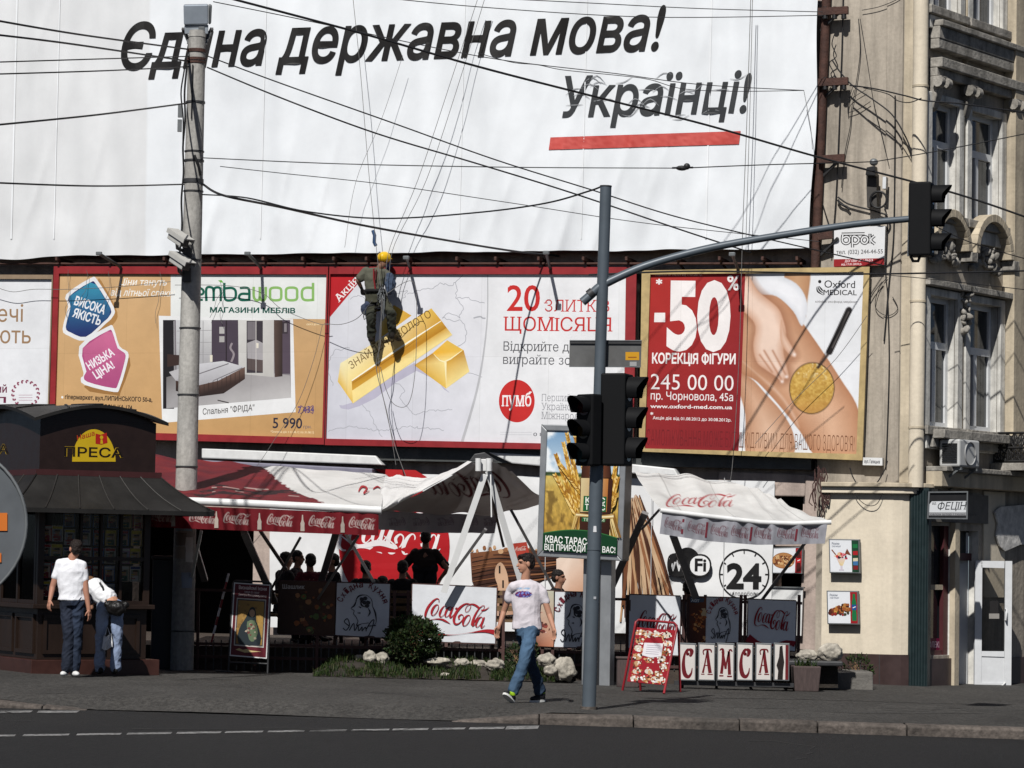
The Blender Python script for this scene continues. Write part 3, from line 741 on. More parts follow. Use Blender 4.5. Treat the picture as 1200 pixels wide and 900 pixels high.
# bank poster with gold bars
t, c = billboard([(386, 312.5), (746, 313), (742, 528.5), (380.5, 521.5)], [(387, 321), (733.5, 321.5), (730.5, 521.5), (381.5, 514)], M_RED, 'red framed billboard with a white bank poster showing two gold bars')
c.poly([(386.5, 320.5), (735, 321), (731, 522.5), (381, 514.5)], [(228, 229, 233), (237, 237, 239), (237, 237, 238), (218, 218, 226)])
c.poly([(386.5, 321), (571, 321), (570, 380), (560, 450), (541, 518), (381, 514)], [(222, 223, 229), (232, 232, 236), (232, 232, 236), (226, 226, 232), (222, 221, 229), (208, 208, 218)])
k8 = lambda X, Y: (370 + X / 4.5, 280 + Y / 4.5); k7 = lambda X, Y: (400 + X / 7.5, 360 + Y / 7.5)
rr = random.Random(11)
def coast(pts, col=(176, 177, 184), w_=.75):
    out = []
    for (x0, y0), (x1, y1) in zip(pts[:-1], pts[1:]):
        L = math.hypot(x1 - x0, y1 - y0); n_ = max(1, int(L / 2.6))
        out += [(x0 + (x1 - x0) * i / n_ + rr.uniform(-1.3, 1.3), y0 + (y1 - y0) * i / n_ + rr.uniform(-1.3, 1.3)) for i in range(n_)]
    c.stroke(out + [pts[-1]], w_, col, 3)
coast([(390, 452), (384, 430), (392, 410), (410, 408)]); coast([(462, 345), (478, 340), (470, 355), (462, 345)]); coast([(478, 345), (490, 340), (508, 338), (514, 332), (530, 334), (543, 322)])
coast([(535, 330), (535, 350), (545, 348), (568, 355)]); coast([(534, 348), (543, 360), (538, 372), (527, 366), (518, 372), (530, 376), (540, 375), (546, 385), (546, 400), (536, 406)]); coast([(556, 374), (563, 371), (569, 373)], w_=1.6)
coast([(550, 438), (565, 442)]); coast([(455, 445), (470, 452), (474, 458), (468, 464), (475, 476), (486, 485), (500, 482), (530, 480)]); coast([(420, 470), (432, 482), (440, 500), (448, 512)]); coast([(384, 505), (410, 500), (450, 505), (480, 500), (520, 504)]); coast([(410, 350), (420, 345), (430, 352), (440, 350)])
c.stroke([(571.5, 322), (570.5, 380), (560.5, 450), (541.5, 518)], [1.2, 1.6, 2.4, 3.2], (190, 190, 194), 8)
c.poly([k7(-20, 860), k7(120, 830), k7(640, 490), k7(900, 720), k7(940, 740), k7(660, 560), k7(300, 800), k7(60, 900)], (190, 186, 204), 2)
c.poly([(386.5, 321), (429, 321), (385.5, 373)], (188, 30, 38)); c.text('Акція', 397.5, 354, 421, 329, 8.6, (246, 240, 240), .012, 0, True)
G1, G2, G3, G4, G5 = (250, 226, 150), (232, 190, 84), (188, 132, 36), (252, 240, 190), (214, 162, 58)
c.poly([k8(412, 348), k8(505, 404), k8(345, 520), k8(340, 450)], [G2, G5, G2, G1])                        # rear bar, upper end
c.poly([k7(640, 510), k7(800, 405), k7(908, 485), k7(920, 716)], [G5, G3, G1, G2]); c.poly([k7(908, 485), k7(1075, 378), k7(1126, 566), k7(920, 716)], [G5, G3, G1, G1]); c.poly([k7(800, 405), k7(930, 290), k7(1075, 378), k7(908, 485)], [(240, 180, 50), G2, G2, G1])
c.poly([k7(905, 485), k7(925, 480), k7(922, 690)], G4); c.stroke([k7(812, 412), k7(905, 480), k7(1062, 380)], [.4, 1.8, .6], G4, 3)
c.poly([k8(130, 655), k8(190, 746), k8(196, 868), k8(116, 752)], [G4, G1, G2, G2]); c.poly([k8(130, 655), k8(610, 366), k8(662, 430), k8(190, 746)], [G4, G2, G5, G1])
c.poly([k8(190, 746), k8(662, 430), k8(690, 468), k8(192, 800)], [G3, G5, G3, G5]); c.poly([k8(192, 800), k8(690, 468), k8(720, 506), k8(196, 868)], [G1, G5, G1, G1])
c.stroke([k8(190, 748), k8(420, 590), k8(662, 432)], [1.2, 2.2, .8], (254, 250, 226), 3); c.stroke([k8(196, 760), k8(420, 610), k8(560, 512)], [.5, 1.5, .3], (170, 116, 26), 3)
c.text('ЗНАЙДЕНО ЗОЛОТО', *k8(188, 688), *k8(612, 408), 9.6, (108, 76, 26), -.004, .1)
RD = (200, 44, 42)
c.text('20', 594, 364, 632.5, 364, 31, RD, .012, 0, True); c.text('ЗЛИТКІВ', 638.5, 365, 714, 365.5, 14, RD, -.004, 0, True); c.text('ЩОМІСЯЦЯ', 591.5, 387.5, 716, 388.5, 16.5, RD, .002, 0, True)
c.text('Відкрийте депозит', 590, 411, 712, 412.5, 11, (76, 76, 80), -.004, 0, True); c.text('виграйте золото', 589.5, 426.5, 700, 428, 11, (76, 76, 80), -.004, 0, True)
c.circ(605.6, 470, 21, 25, RD); c.text('пумб', 588.5, 476, 622.5, 476, 17, (244, 238, 238), .012, 0, True)
c.text('Перший', 635, 470, 668, 470.3, 8.5, (150, 150, 156), -.008, 0, True); c.text('Український', 635, 480.5, 690, 481, 8.5, (150, 150, 156), -.008, 0, True); c.text('Міжнародний Банк', 635, 491, 717, 492, 8.5, (150, 150, 156), -.008, 0, True)
for y in (506.5, 509.2): c.stroke([(586, y), (623, y + .3)], .9, (214, 214, 218), 0)
c.text('0 800', 625, 511, 646, 511.2, 4.2, (110, 110, 116), .01)
for x0, x1, y in ((382, 388, 518), (530, 545, 521.5), (549, 565, 522), (568, 584, 522.4)): c.l = .058; c.poly([(x0, y - 2), (x1, y - 1.8), (x1 + 2, y + 1.8), (x0, y + 1.8)], (220, 214, 212))
c.build('poster', t)

# red and skin coloured medical poster
t, c = billboard([(752, 317), (1019, 312.5), (1010.5, 539.5), (748.5, 529)], [(762, 321.5), (1012, 318.5), (1003.5, 532), (755.5, 525.5)], M_TAN, 'tan framed billboard with a red and white medical poster showing a bare leg', BO + .02)
c.poly([(762, 321), (873.5, 319.5), (865.5, 529.5), (755, 526)], [(182, 46, 40), (152, 36, 38), (128, 28, 36), (140, 34, 38)])
def legs(u, v):
    X = 52 + u * 552 - v * 8; Y = 32 + v * 846
    def pm(pts, soft=6):
        pts = np.array([p[:2] for p in smooth_curve(pts, 5, True)]); ins = np.zeros(X.shape, bool); dm = np.full(X.shape, 1e9)
        n_ = len(pts)
        for i in range(n_):
            a, b_ = pts[i], pts[(i + 1) % n_]
            cond = (a[1] > Y) != (b_[1] > Y)
            xi = a[0] + (Y - a[1]) / ((b_[1] - a[1]) if b_[1] != a[1] else 1e-9) * (b_[0] - a[0])
            ins ^= cond & (X < xi)
            d = b_ - a; L2 = max(1e-9, d @ d); t_ = np.clip(((X - a[0]) * d[0] + (Y - a[1]) * d[1]) / L2, 0, 1)
            dm = np.minimum(dm, np.hypot(X - a[0] - t_ * d[0], Y - a[1] - t_ * d[1]))
        return np.clip(.5 + np.where(ins, dm, -dm) / soft, 0, 1), dm
    im = np.zeros(X.shape + (3,)) + np.array((232, 233, 236))
    def lay(pts, dark, light, reach, soft=5):
        nonlocal im
        m_, d = pm(pts, soft); cc = mixc(dark, light, (d / reach) ** .7); im = mixc(im, cc, m_)
    lay([(250, 10), (350, 10), (345, 170), (330, 250), (240, 120)], (176, 128, 92), (205, 160, 122), 60)
    lay([(20, 520), (90, 530), (160, 600), (250, 700), (300, 800), (285, 900), (90, 900), (70, 700)], (182, 132, 100), (226, 188, 160), 110)
    lay([(20, 180), (120, 130), (220, 135), (300, 235), (410, 385), (510, 530), (600, 680), (620, 900), (420, 900), (330, 780), (230, 660), (120, 545), (20, 470)], (176, 122, 88), (222, 178, 146), 130)
    lay([(60, 70), (170, 42), (290, 85), (345, 180), (325, 285), (280, 215), (200, 145), (110, 130)], (214, 216, 222), (240, 240, 244), 30)
    m_, d = pm([(50, 450), (140, 530), (250, 640), (320, 760), (300, 700), (220, 590), (110, 500)], 14); im = mixc(im, (240, 214, 196), m_ * .5)
    m_, d = pm([(10, 20), (70, 30), (125, 110), (222, 190), (258, 262), (275, 330), (312, 415), (300, 450), (282, 470), (290, 530), (262, 556), (225, 562), (190, 535), (140, 500), (100, 460), (80, 380), (90, 290), (50, 240), (0, 200)], 34); im = mixc(im, (150, 98, 70), m_ * .6)
    lay([(0, 30), (60, 40), (115, 120), (205, 195), (235, 255), (250, 320), (240, 400), (262, 490), (268, 525), (250, 530), (240, 550), (205, 520), (160, 490), (118, 455), (98, 380), (105, 285), (60, 225), (0, 180)], (206, 158, 130), (240, 212, 194), 40)
    lay([(225, 255), (250, 330), (298, 410), (292, 432), (255, 405), (225, 350)], (204, 156, 128), (232, 198, 176), 20)
    for a_, b_ in (((150, 400), (238, 540)), ((190, 400), (255, 515)), ((130, 420), (190, 500))):
        a_ = np.array(a_, float); dd = np.array(b_, float) - a_; t_ = np.clip(((X - a_[0]) * dd[0] + (Y - a_[1]) * dd[1]) / (dd @ dd), 0, 1); dm = np.hypot(X - a_[0] - t_ * dd[0], Y - a_[1] - t_ * dd[1])
        im = mixc(im, (182, 128, 100), np.exp(-(dm / 5) ** 2) * .75)
    for a_ in ((238, 545), (258, 522), (292, 418)): im = mixc(im, (246, 232, 226), np.exp(-((X - a_[0]) ** 2 + (Y - a_[1]) ** 2) / 60) * .9)
    r_ = np.hypot((X - 378) / 104, (Y - 575) / 119)
    gold = mixc((176, 130, 52), (226, 190, 104), vnoise(X / 9, Y / 9, 5, 3) * 1.3 - .15); gold = mixc(gold, (250, 240, 205), np.clip((vnoise(X / 13, Y / 13, 8, 2) - .62) * 5, 0, 1) * np.clip((560 - Y) / 90, 0, 1))
    gold = mixc(gold, (190, 138, 72), np.clip((Y - 600) / 110, 0, .7)); im = mixc(im, gold, np.clip((1 - r_) * 40, 0, 1)); im = mixc(im, (66, 50, 30), np.exp(-((r_ - 1.0) / .022) ** 2) * .9)
    def cap_(a_, b_, w_, col):
        nonlocal im
        a_ = np.array(a_, float); dd = np.array(b_, float) - a_; t_ = np.clip(((X - a_[0]) * dd[0] + (Y - a_[1]) * dd[1]) / (dd @ dd), 0, 1); dm = np.hypot(X - a_[0] - t_ * dd[0], Y - a_[1] - t_ * dd[1]); im = mixc(im, col, np.clip((w_ - dm) / 4 + .5, 0, 1))
    cap_((405, 478), (452, 412), 6, (60, 46, 40)); cap_((455, 405), (540, 212), 15, (24, 19, 19)); cap_((468, 385), (540, 220), 3, (92, 86, 84))
    return im
c.image([(873.5, 319.5), (1012, 318), (1004, 532), (865.5, 529.5)], 130, 190, legs)
WH = (244, 238, 236)
c.text('50', 781, 406, 855.5, 407, 77.5, WH, .045); c.poly([(767, 366.5), (779.5, 366.5), (779.5, 377.5), (766.5, 377.5)], WH); c.text('*', 768.5, 337, 776, 337, 10, WH, .03); c.text('%', 852, 339.5, 866.5, 340, 17.5, WH, .02)
c.text('КОРЕКЦІЯ ФІГУРИ', 764, 425.5, 862, 426.5, 11.8, WH, .03); c.text('245 00 00', 762.5, 456, 859.5, 458, 19, WH, -.004); c.text('пр. Чорновола, 45а', 762.5, 468, 859, 470, 9.6, WH, .004); c.text('www.oxford-med.com.ua', 762, 478, 858, 479.5, 4.6, WH, .02)
c.text('Акція діє від 01.08.2012 до 30.08.2012р.', 765, 491.3, 857, 494, 3.6, WH, .01); c.text('*', 762, 488, 765.5, 488, 5, WH, .03); c.text('Ліцензія № 596159 від 17.01.2011р.', 768, 323.2, 823, 323, 2.4, (236, 200, 196), .02)
c.text("САМОЛІКУВАННЯ МОЖЕ БУТИ ", 757.5, 521.5, 868, 524.8, 19, (112, 24, 30), -.014); c.text("ШКІДЛИВИМ ДЛЯ ВАШОГО ЗДОРОВ'Я!", 866, 524.8, 1001, 529.5, 19, (122, 78, 52), -.014)
c.text('Oxford', 966, 337, 1002, 337.6, 9, (40, 38, 38), .005); c.text('MEDICAL', 965, 345.5, 1004, 346, 6.3, (40, 38, 38), .012); c.text('клініка оксфорд медікал', 955.5, 354.6, 1004, 355, 2.6, (110, 106, 106), .01)
c.circ(960.6, 330, 1.9, 2, (30, 28, 28))
for dx, dy in ((0, 0), (2.2, -2.2), (4.4, -4.6)): c.stroke([(957.3 + dx * .5, 336 + dy * .2), (958.2 + dx, 341.5 + dy * .6), (965, 346 + dy)], [.6, 1.8, .5], (30, 28, 28), 4)
c.build('poster', t)

# ------------------------------------------------------------------ lamp arms on top of the billboards
def lamp(px, py, qx, qy, reach, lab):
    t = thing('billboard_lamp', lab, 'lamp', WALL.hit(px, py, .45), 'lamps on arms above the billboards')
    a = WALL.hit(px, py, .44); e_ = WALL.hit(qx, qy, .44 + reach)
    mb = MB(); mb.tube([a, a + WN * .1 + UPZ * .05, e_], .028, M_DGREY, 8); mb.build('arm', t)
    d = WE; mb = MB(); mb.bar(e_ - d * .05, e_ + d * .05, .03, .03, M_GREYMET); mb.build('lamp_head', t, bevel=.01)
for a in [(143, 316, 116, 297, .75, 'lamp on an arm above the left part of the tan furniture poster'), (307, 316, 290, 297, .75, 'lamp on an arm above the right part of the tan furniture poster'),
          (482, 316, 476, 302, .75, 'lamp on an arm above the gold bars of the bank poster'), (646, 316, 640, 296, .75, 'lamp on an arm above the red numerals of the bank poster'), (866, 318, 858, 298, .75, 'lamp on an arm above the medical poster')]: lamp(*a)

# ================================================================== the corner building on the right
M_PLAS = mat('grey_plaster', (.44, .385, .315), .92, var=.30, scale=1.1, bump=.6, bscale=9, dirt=.9, dirtcol=(.20, .175, .145), stretch=(1, 1, .4), streak=.38, grain=.12)
M_PLAS2 = mat('facade_plaster', (.40, .35, .285), .92, var=.28, scale=1.3, bump=.5, bscale=12, streak=.35, grain=.12, dirt=.7, dirtcol=(.2, .18, .15))
M_CREAM = mat('cream_paint', (.74, .65, .51), .8, streak=.10, grain=.06, var=.12, scale=1.4, bump=.25, bscale=10, dirt=.22, dirtcol=(.52, .44, .33))
M_CREAM2 = mat('cream_trim', (.54, .46, .34), .85, streak=.28, var=.25, scale=2, bump=.3, bscale=16, dirt=.35, dirtcol=(.3, .25, .19))
M_STONE = mat('stone_trim', (.36, .335, .295), .9, streak=.4, grain=.2, var=.4, scale=5, bump=.6, bscale=20, dirt=.5, dirtcol=(.16, .145, .125))
M_PALE = mat('pale_reveal', (.66, .64, .59), .85, streak=.45, var=.3, scale=3, bump=.3, bscale=16, dirt=.5, dirtcol=(.40, .37, .33))
M_TILE = mat('brown_tile', (.055, .034, .032), .35, var=.35, scale=3)
M_GLASS = mat('window_glass', (.035, .04, .045), .08, var=.5, scale=.9, spec=.6)
M_PVC = mat('white_window_frame', (.70, .71, .72), .4, var=.08)
M_GREEN = mat('dark_green_paint', (.010, .022, .024), .5, var=.25, scale=8)

cb = thing('corner_building', 'weathered beige corner building with tall paired windows and a cream shop below', 'building', WALL.hit(1040, 800, .3))
SP = .28
STR = Plane(WALL.p + WN * SP, WN)
pc = STR.hit(1083, 600); CORN = Vector((pc.x, pc.y, 0))
FA = R(54); FE = Vector((math.cos(FA), math.sin(FA), 0)); FN = Vector((math.sin(FA), -math.cos(FA), 0))
FAC = Plane(CORN, FN)
ft = lambda px, py: (FAC.hit(px, py) - CORN).dot(FE)
fz = lambda px, py: FAC.hit(px, py).z
mb = MB()
tl = (STR.hit(957, 600) - pc).dot(WE)
Q1 = wall_openings(mb, CORN, WE, WN, tl, 0, -1, 15, [], .3, M_PLAS)
mb.add([Q1(tl, -1), Q1(tl, 15), Q1(tl, 15, 6), Q1(tl, -1, 6)], [(0, 1, 2, 3)], M_PLAS)
mb.add([Q1(tl, 15), Q1(0, 15), CORN + FE * 9 + UPZ * 15, Q1(tl, 15, 6)], [(0, 1, 2, 3)], M_PLAS)
mb.build('party_wall', cb)
wins = []
def win(pxa, pxb, pyt, pyb): wins.append((ft(pxa, 300), ft(pxb, 300), fz((pxa + pxb) / 2, pyb), fz((pxa + pxb) / 2, pyt)))
win(1087, 1119, 124, 253); win(1134, 1169, 124 + 8, 253 + 7)
t1 = wins[0]; t2 = wins[1]; zt, zb = (t1[3] + t2[3]) / 2, (t1[2] + t2[2]) / 2
win(1086, 1117, 349, 501); win(1131, 1166, 356, 505); z2t, z2b = (wins[2][3] + wins[3][3]) / 2, (wins[2][2] + wins[3][2]) / 2
win(1087, 1119, -120, 17); win(1134, 1169, -114, 24); z3t, z3b = (wins[4][3] + wins[5][3]) / 2, (wins[4][2] + wins[5][2]) / 2
wins = [(wins[0][0], wins[0][1], zb, zt), (wins[1][0], wins[1][1], zb, zt), (wins[0][0], wins[0][1], z2b, z2t), (wins[1][0], wins[1][1], z2b, z2t), (wins[0][0], wins[0][1], z3b, z3t), (wins[1][0], wins[1][1], z3b, z3t)]
TG = [ft(1090, 700), ft(1113, 700), ft(1118, 700), ft(1146, 700)]
zg0, zsh, zdoor = fz(1120, 806), fz(1100, 616), fz(1130, 622)
gops = [(TG[0], TG[1], fz(1100, 768), zsh), (TG[2], TG[3], zg0 - .3, zdoor)]
mb = MB()
Q2 = wall_openings(mb, CORN, FE, FN, 0, 9, -1, 15, wins + gops, .17, M_PLAS2, M_PALE)
mb.build('facade', cb)
for i, (a, b_, c_, d_) in enumerate(wins):
    mb = MB(); L = lambda t, z, d=.12: Q2(t, z, d)
    def fbar(ta, tb, za, zb_, d0=.11, d1=.165): mb.hexa([L(ta, za, d1), L(tb, za, d1), L(tb, zb_, d1), L(ta, zb_, d1)], [L(ta, za, d0), L(tb, za, d0), L(tb, zb_, d0), L(ta, zb_, d0)], M_PVC)
    H = d_ - c_; W_ = b_ - a; f_ = .085
    fbar(a, a + f_, c_, d_); fbar(b_ - f_, b_, c_, d_); fbar(a + f_, b_ - f_, c_, c_ + f_); fbar(a + f_, b_ - f_, d_ - f_, d_); fbar(a + f_, b_ - f_, c_ + H * .60, c_ + H * .60 + .12, .095); fbar(a + W_ * .40, a + W_ * .40 + .12, c_ + f_, c_ + H * .60, .10)
    fr = mb.build('window', cb)
    g = MB(); g.add([L(a, c_, .145), L(b_, c_, .145), L(b_, d_, .145), L(a, d_, .145)], [(0, 1, 2, 3)], M_GLASS)
    g.build('pane', fr)
    g = MB(); M_CURT = mat('pale_curtain', (.20, .19, .18), .9, var=.3, scale=4, stretch=(8, 8, .4))
    nk = 16; g.grid([[L(a + W_ * (.45 + .5 * k / nk), z_, .34 + .03 * math.sin(k * 1.7)) for k in range(nk + 1)] for z_ in (c_, d_)], M_CURT)
    g.build('curtain', fr)
    # surround: architrave strips either side and a sill
    mb = MB(); A = lambda t, z, d: Q2(t, z, -d)
    def fslab(m_, ta, tb, za, zb_, o): m_.hexa([A(ta, za, .004), A(tb, za, .004), A(tb, zb_, .004), A(ta, zb_, .004)], [A(ta, za, o), A(tb, za, o), A(tb, zb_, o), A(ta, zb_, o)], M_STONE if o > .12 else M_PALE)
    fslab(mb, a - .17, a, c_, d_ + .12, .07); fslab(mb, b_, b_ + .17, c_, d_ + .12, .07); fslab(mb, a - .0, b_ + .0, d_, d_ + .12, .07)
    fslab(mb, a - .2, b_ + .2, c_ - .14, c_ - .003, .14); fslab(mb, a - .12, b_ + .12, c_ - .36, c_ - .145, .07)
    mb.build('surround', cb, bevel=.012)
# dark backing inside the rooms
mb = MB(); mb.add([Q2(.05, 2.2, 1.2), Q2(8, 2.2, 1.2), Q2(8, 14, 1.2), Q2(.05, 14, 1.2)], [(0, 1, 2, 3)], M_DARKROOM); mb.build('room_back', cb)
# cornices, hoods, consoles
def course(mb, t0, t1, z0, z1, o, m=M_STONE): mb.hexa([A(t0, z0, .003), A(t1, z0, .003), A(t1, z1, .003), A(t0, z1, .003)], [A(t0, z0, o), A(t1, z0, o), A(t1, z1, o), A(t0, z1, o)], m)
A = lambda t, z, d: Q2(t, z, -d)
zc = fz(1130, 52); mb = MB(); course(mb, .02, 9, zc - .10, zc + .1, .19); course(mb, .02, 9, zc + .101, zc + .2, .25); course(mb, .02, 9, zc - .26, zc - .101, .18); mb.build('cornice', cb, bevel=.015)
zh = fz(1130, 88); mb = MB(); course(mb, .02, wins[1][1] + .5, zh - .06, zh + .10, .24); course(mb, .02, wins[1][1] + .42, zh - .2, zh - .061, .15)
tm = (wins[0][1] + wins[1][0]) / 2
for tt in (.12, tm, wins[1][1] + .32):
    mb.hexa([A(tt - .1, zh - .75, .004), A(tt + .1, zh - .75, .004), A(tt + .1, zh - .201, .004), A(tt - .1, zh - .201, .004)], [A(tt - .08, zh - .7, .08), A(tt + .08, zh - .7, .08), A(tt + .12, zh - .201, .24), A(tt - .12, zh - .201, .24)], M_STONE)
    for s_ in (-1, 1): mb.tube([A(tt + .12 * s_ - .06, zh - .3, .2), A(tt + .12 * s_ + .06, zh - .3, .2)], .09, M_STONE, 10)
mb.build('window_hood', cb, bevel=.015)
mb = MB()   # arched hoods over the lower windows, with carved leaf ornament
for i in (2, 3):
    a, b_ = wins[i][0], wins[i][1]; cx_ = (a + b_) / 2; r_ = (b_ - a) / 2 + .16; z0 = z2t + .78
    ring = []
    for k in range(15):
        th = math.pi * k / 14; ct, sn = math.cos(th), math.sin(th)
        ring.append((ct, sn))
    for k in range(14):
        (c0, s0), (c1, s1) = ring[k], ring[k + 1]
        o_, i_ = r_, r_ - .13
        mb.hexa([A(cx_ + o_ * c0, z0 + o_ * s0, .003), A(cx_ + o_ * c1, z0 + o_ * s1, .003), A(cx_ + i_ * c1, z0 + i_ * s1, .003), A(cx_ + i_ * c0, z0 + i_ * s0, .003)],
                [A(cx_ + o_ * c0, z0 + o_ * s0, .24), A(cx_ + o_ * c1, z0 + o_ * s1, .24), A(cx_ + i_ * c1, z0 + i_ * s1, .24), A(cx_ + i_ * c0, z0 + i_ * s0, .24)], M_CREAM2)
    course(mb, a - .28, b_ + .28, z2t + .14, z2t + .24, .2)
    course(mb, a - .30, a - .12, z0 - .16, z0 - .004, .25); course(mb, b_ + .12, b_ + .30, z0 - .16, z0 - .004, .25)
mb.build('arched_hood', cb, bevel=.01)
mb = MB(); rn = random.Random(5)
for i in (2, 3):
    a, b_ = wins[i][0], wins[i][1]; cx_ = (a + b_) / 2
    for k in range(34):
        u_ = rn.uniform(-1, 1); z_ = z2t + .55 + .42 * (1 - abs(u_)) * rn.uniform(.2, 1.1)
        mb.ell(A(cx_ + u_ * (b_ - a) * .46, z_, rn.uniform(.03, .12)), (rn.uniform(.03, .07), rn.uniform(.03, .06), rn.uniform(.04, .1)), M_STONE, seg=7, rings=5, rot=Matrix.Rotation(rn.uniform(0, 3), 3, 'Y'))
    mb.build('carved_ornament', cb); mb = MB()
for k in range(26):
    mb.ell(A(tm + rn.uniform(-.13, .13), z2t + rn.uniform(-.55, .12), rn.uniform(.05, .16)), (rn.uniform(.03, .06), rn.uniform(.03, .06), rn.uniform(.04, .1)), M_STONE, seg=7, rings=5, rot=Matrix.Rotation(rn.uniform(0, 3), 3, 'Y'))
mb.build('carved_ornament', cb)
# pilasters
mb = MB(); tp = ft(1175, 300)
course(mb, tp, tp + 1.5, 3.6, 14.9, .22, M_CREAM2); course(mb, wins[0][1] + .22, wins[1][0] - .22, z2b - .1, z2t + .1, .05, M_CREAM2); course(mb, wins[0][1] + .22, wins[1][0] - .22, zb - .1, zt + .1, .05, M_CREAM2)
course(mb, wins[0][1] + .22, wins[1][0] - .22, z3b - 1.0, z3t, .08, M_CREAM2)
mb.build('pilaster', cb, bevel=.012)
mb = MB(); zs_ = fz(1120, 508); course(mb, 0.02, tp + .2, zs_ - .12, zs_ + .02, .34); course(mb, .02, tp + .2, zs_ - .26, zs_ - .121, .14)
zs2 = fz(1140, 572); course(mb, .02, 9, zs2 - .02, zs2 + .22, .30, M_CREAM2); course(mb, .02, 9, zs2 + .221, zs2 + .30, .38)
mb.build('string_course', cb, bevel=.012)
# pilaster strips of the party wall
mb = MB(); 
for xa, xb, o in ((1056.5, 1068, .1), (1036, 1055.5, .03)):
    mb.slab(STR, [(xa + 4, -40), (xb + 4, -40), (xb - 3, 566), (xa - 3, 566)], .002, o, M_CREAM2 if o > .05 else M_PLAS)
mb.build('wall_strip', cb, bevel=.01)

# round drain pipe
dp = thing('drainpipe', 'thick cream painted drainpipe running down the building corner', 'drainpipe', STR.hit(1075, 572, .25))
mb = MB(); mb.tube([STR.hit(1080, -60, .25), STR.hit(1076.5, 300, .25), STR.hit(1073, 571, .25)], .122, M_CREAM, 16); mb.build('pipe', dp)
mb = MB()
for y in (100, 352, 500): mb.tube([STR.hit(1080 - y * .012, y, .25), STR.hit(1080 - y * .012, y + 2.5, .25)], .131, M_CREAM2, 16)
mb.build('collar', dp)

# cream shop with a rounded corner
SH = .62
P0 = WALL.hit(963, 700, SH); P1 = WALL.hit(1036, 700, SH)
plan = [P0 - WN * .5, P0, P1] + [P1 + WE * (.62 * math.sin(a_)) - WN * (.62 * (1 - math.cos(a_))) for a_ in [R(d_) for d_ in range(12, 91, 13)]]
plan = [Vector((p.x, p.y, 0)) for p in plan]
def extr(mb, plan, z0, z1, m, grow=0):
    pl = [p + (WN * grow if i < 3 else (p - (P1 - WN * .62) * 1.0).xy.to_3d().normalized() * grow) for i, p in enumerate(plan)] if grow else plan
    n_ = len(pl)
    mb.add([p + UPZ * z0 for p in pl] + [p + UPZ * z1 for p in pl], [(i, i + 1, n_ + i + 1, n_ + i) for i in range(n_ - 1)] + [tuple(range(n_, 2 * n_)), tuple(range(n_))[::-1]], m)
zA, zB, zC = -.6, wz(1000, 766, SH), wz(1000, 578, SH)
mb = MB(); extr(mb, plan, zB + .002, zC, M_CREAM); mb.build('shop_wall', cb)
mb = MB(); extr(mb, plan, zA, zB, M_TILE, .02); 
for px in (985, 1008, 1030): mb.slab(WALL, [(px, 767), (px + .8, 767), (px + .8, 806), (px, 806)], SH + .015, SH + .024, M_DGREY)
mb.build('tiled_base', cb)
mb = MB(); extr(mb, plan, zC + .001, zC + .10, M_CREAM, .10); extr(mb, plan, zC + .101, zC + .17, M_CREAM2, .16); mb.build('shop_cornice', cb, bevel=.01)

# fluted dark green column between shop and door
mb = MB(); a0 = STR.hit(1066, 700, .22); a1 = STR.hit(1086, 700, .22)
for k in range(6):
    p_ = a0 + (a1 - a0) * ((k + .5) / 6); p_ = Vector((p_.x, p_.y, 0))
    mb.tube([p_ + UPZ * -.6, p_ + UPZ * (wz(1075, 575, .4))], .03, M_GREEN, 8)
q = [a0 + WE * -.02, a1 + WE * .02, a1 + WE * .02 - WN * .22, a0 + WE * -.02 - WN * .22]
mb.hexa([Vector((p.x, p.y, -.6)) for p in q], [Vector((p.x, p.y, wz(1075, 572, .4))) for p in q], M_GREEN)
mb.build('green_column', cb)

# ground floor of the facade: panelling, shop window, doorway
M_BROWNF = mat('dark_red_frame', (.075, .018, .022), .5)
mb = MB(); fs_ = lambda ta, tb, za, zb_, o0, o1, m_: mb.hexa([A(ta, za, o0), A(tb, za, o0), A(tb, zb_, o0), A(ta, zb_, o0)], [A(ta, za, o1), A(tb, za, o1), A(tb, zb_, o1), A(ta, zb_, o1)], m_)
zw0 = fz(1100, 768); zd1 = fz(1130, 622)
fs_(TG[0], TG[0] + .1, zw0, zsh, -.1, -.04, M_CREAM2); fs_(TG[1] - .16, TG[1], zw0, zsh, -.1, -.03, M_BROWNF); fs_(TG[0] + .1, TG[1] - .16, zsh - 1.02, zsh - .94, -.1, -.04, M_CREAM2); fs_(TG[0] + .1, TG[1] - .16, zw0, zw0 + .08, -.1, -.04, M_BROWNF)
sw = mb.build('shop_window', cb)
mb = MB(); mb.add([A(TG[0], zw0, -.12), A(TG[1], zw0, -.12), A(TG[1], zsh, -.12), A(TG[0], zsh, -.12)], [(0, 1, 2, 3)], M_GLASS); mb.build('pane', sw)
c = Canvas(FAC, PR(), -.095); c.poly([(1086, 748), (1108.5, 748), (1108, 764), (1085.5, 764)], (112, 18, 62)); c.text('КОЛЕКЦІЯ', 1085.5, 758.5, 1107, 759, 7, (226, 200, 214), .01); c.build('window_sticker', sw)
mb = MB(); fs_(TG[2] - .16, TG[2] - .005, zg0, zd1 + .12, .004, .10, M_CREAM2); fs_(TG[2] - .005, TG[3], zd1 - .48, zd1 - .36, -.25, -.12, M_BROWNF)
mb.build('door_frame', cb)
mb = MB(); mb.add([A(TG[2], zd1 - .36, -.2), A(TG[3], zd1 - .36, -.2), A(TG[3], zd1, -.2), A(TG[2], zd1, -.2)], [(0, 1, 2, 3)], M_GLASS); mb.build('transom', cb)
mb = MB()   # pale inner lobby of the doorway
e_ = [A(TG[2], zg0, -.31), A(TG[3], zg0, -.31)]; hh = UPZ * 2.6
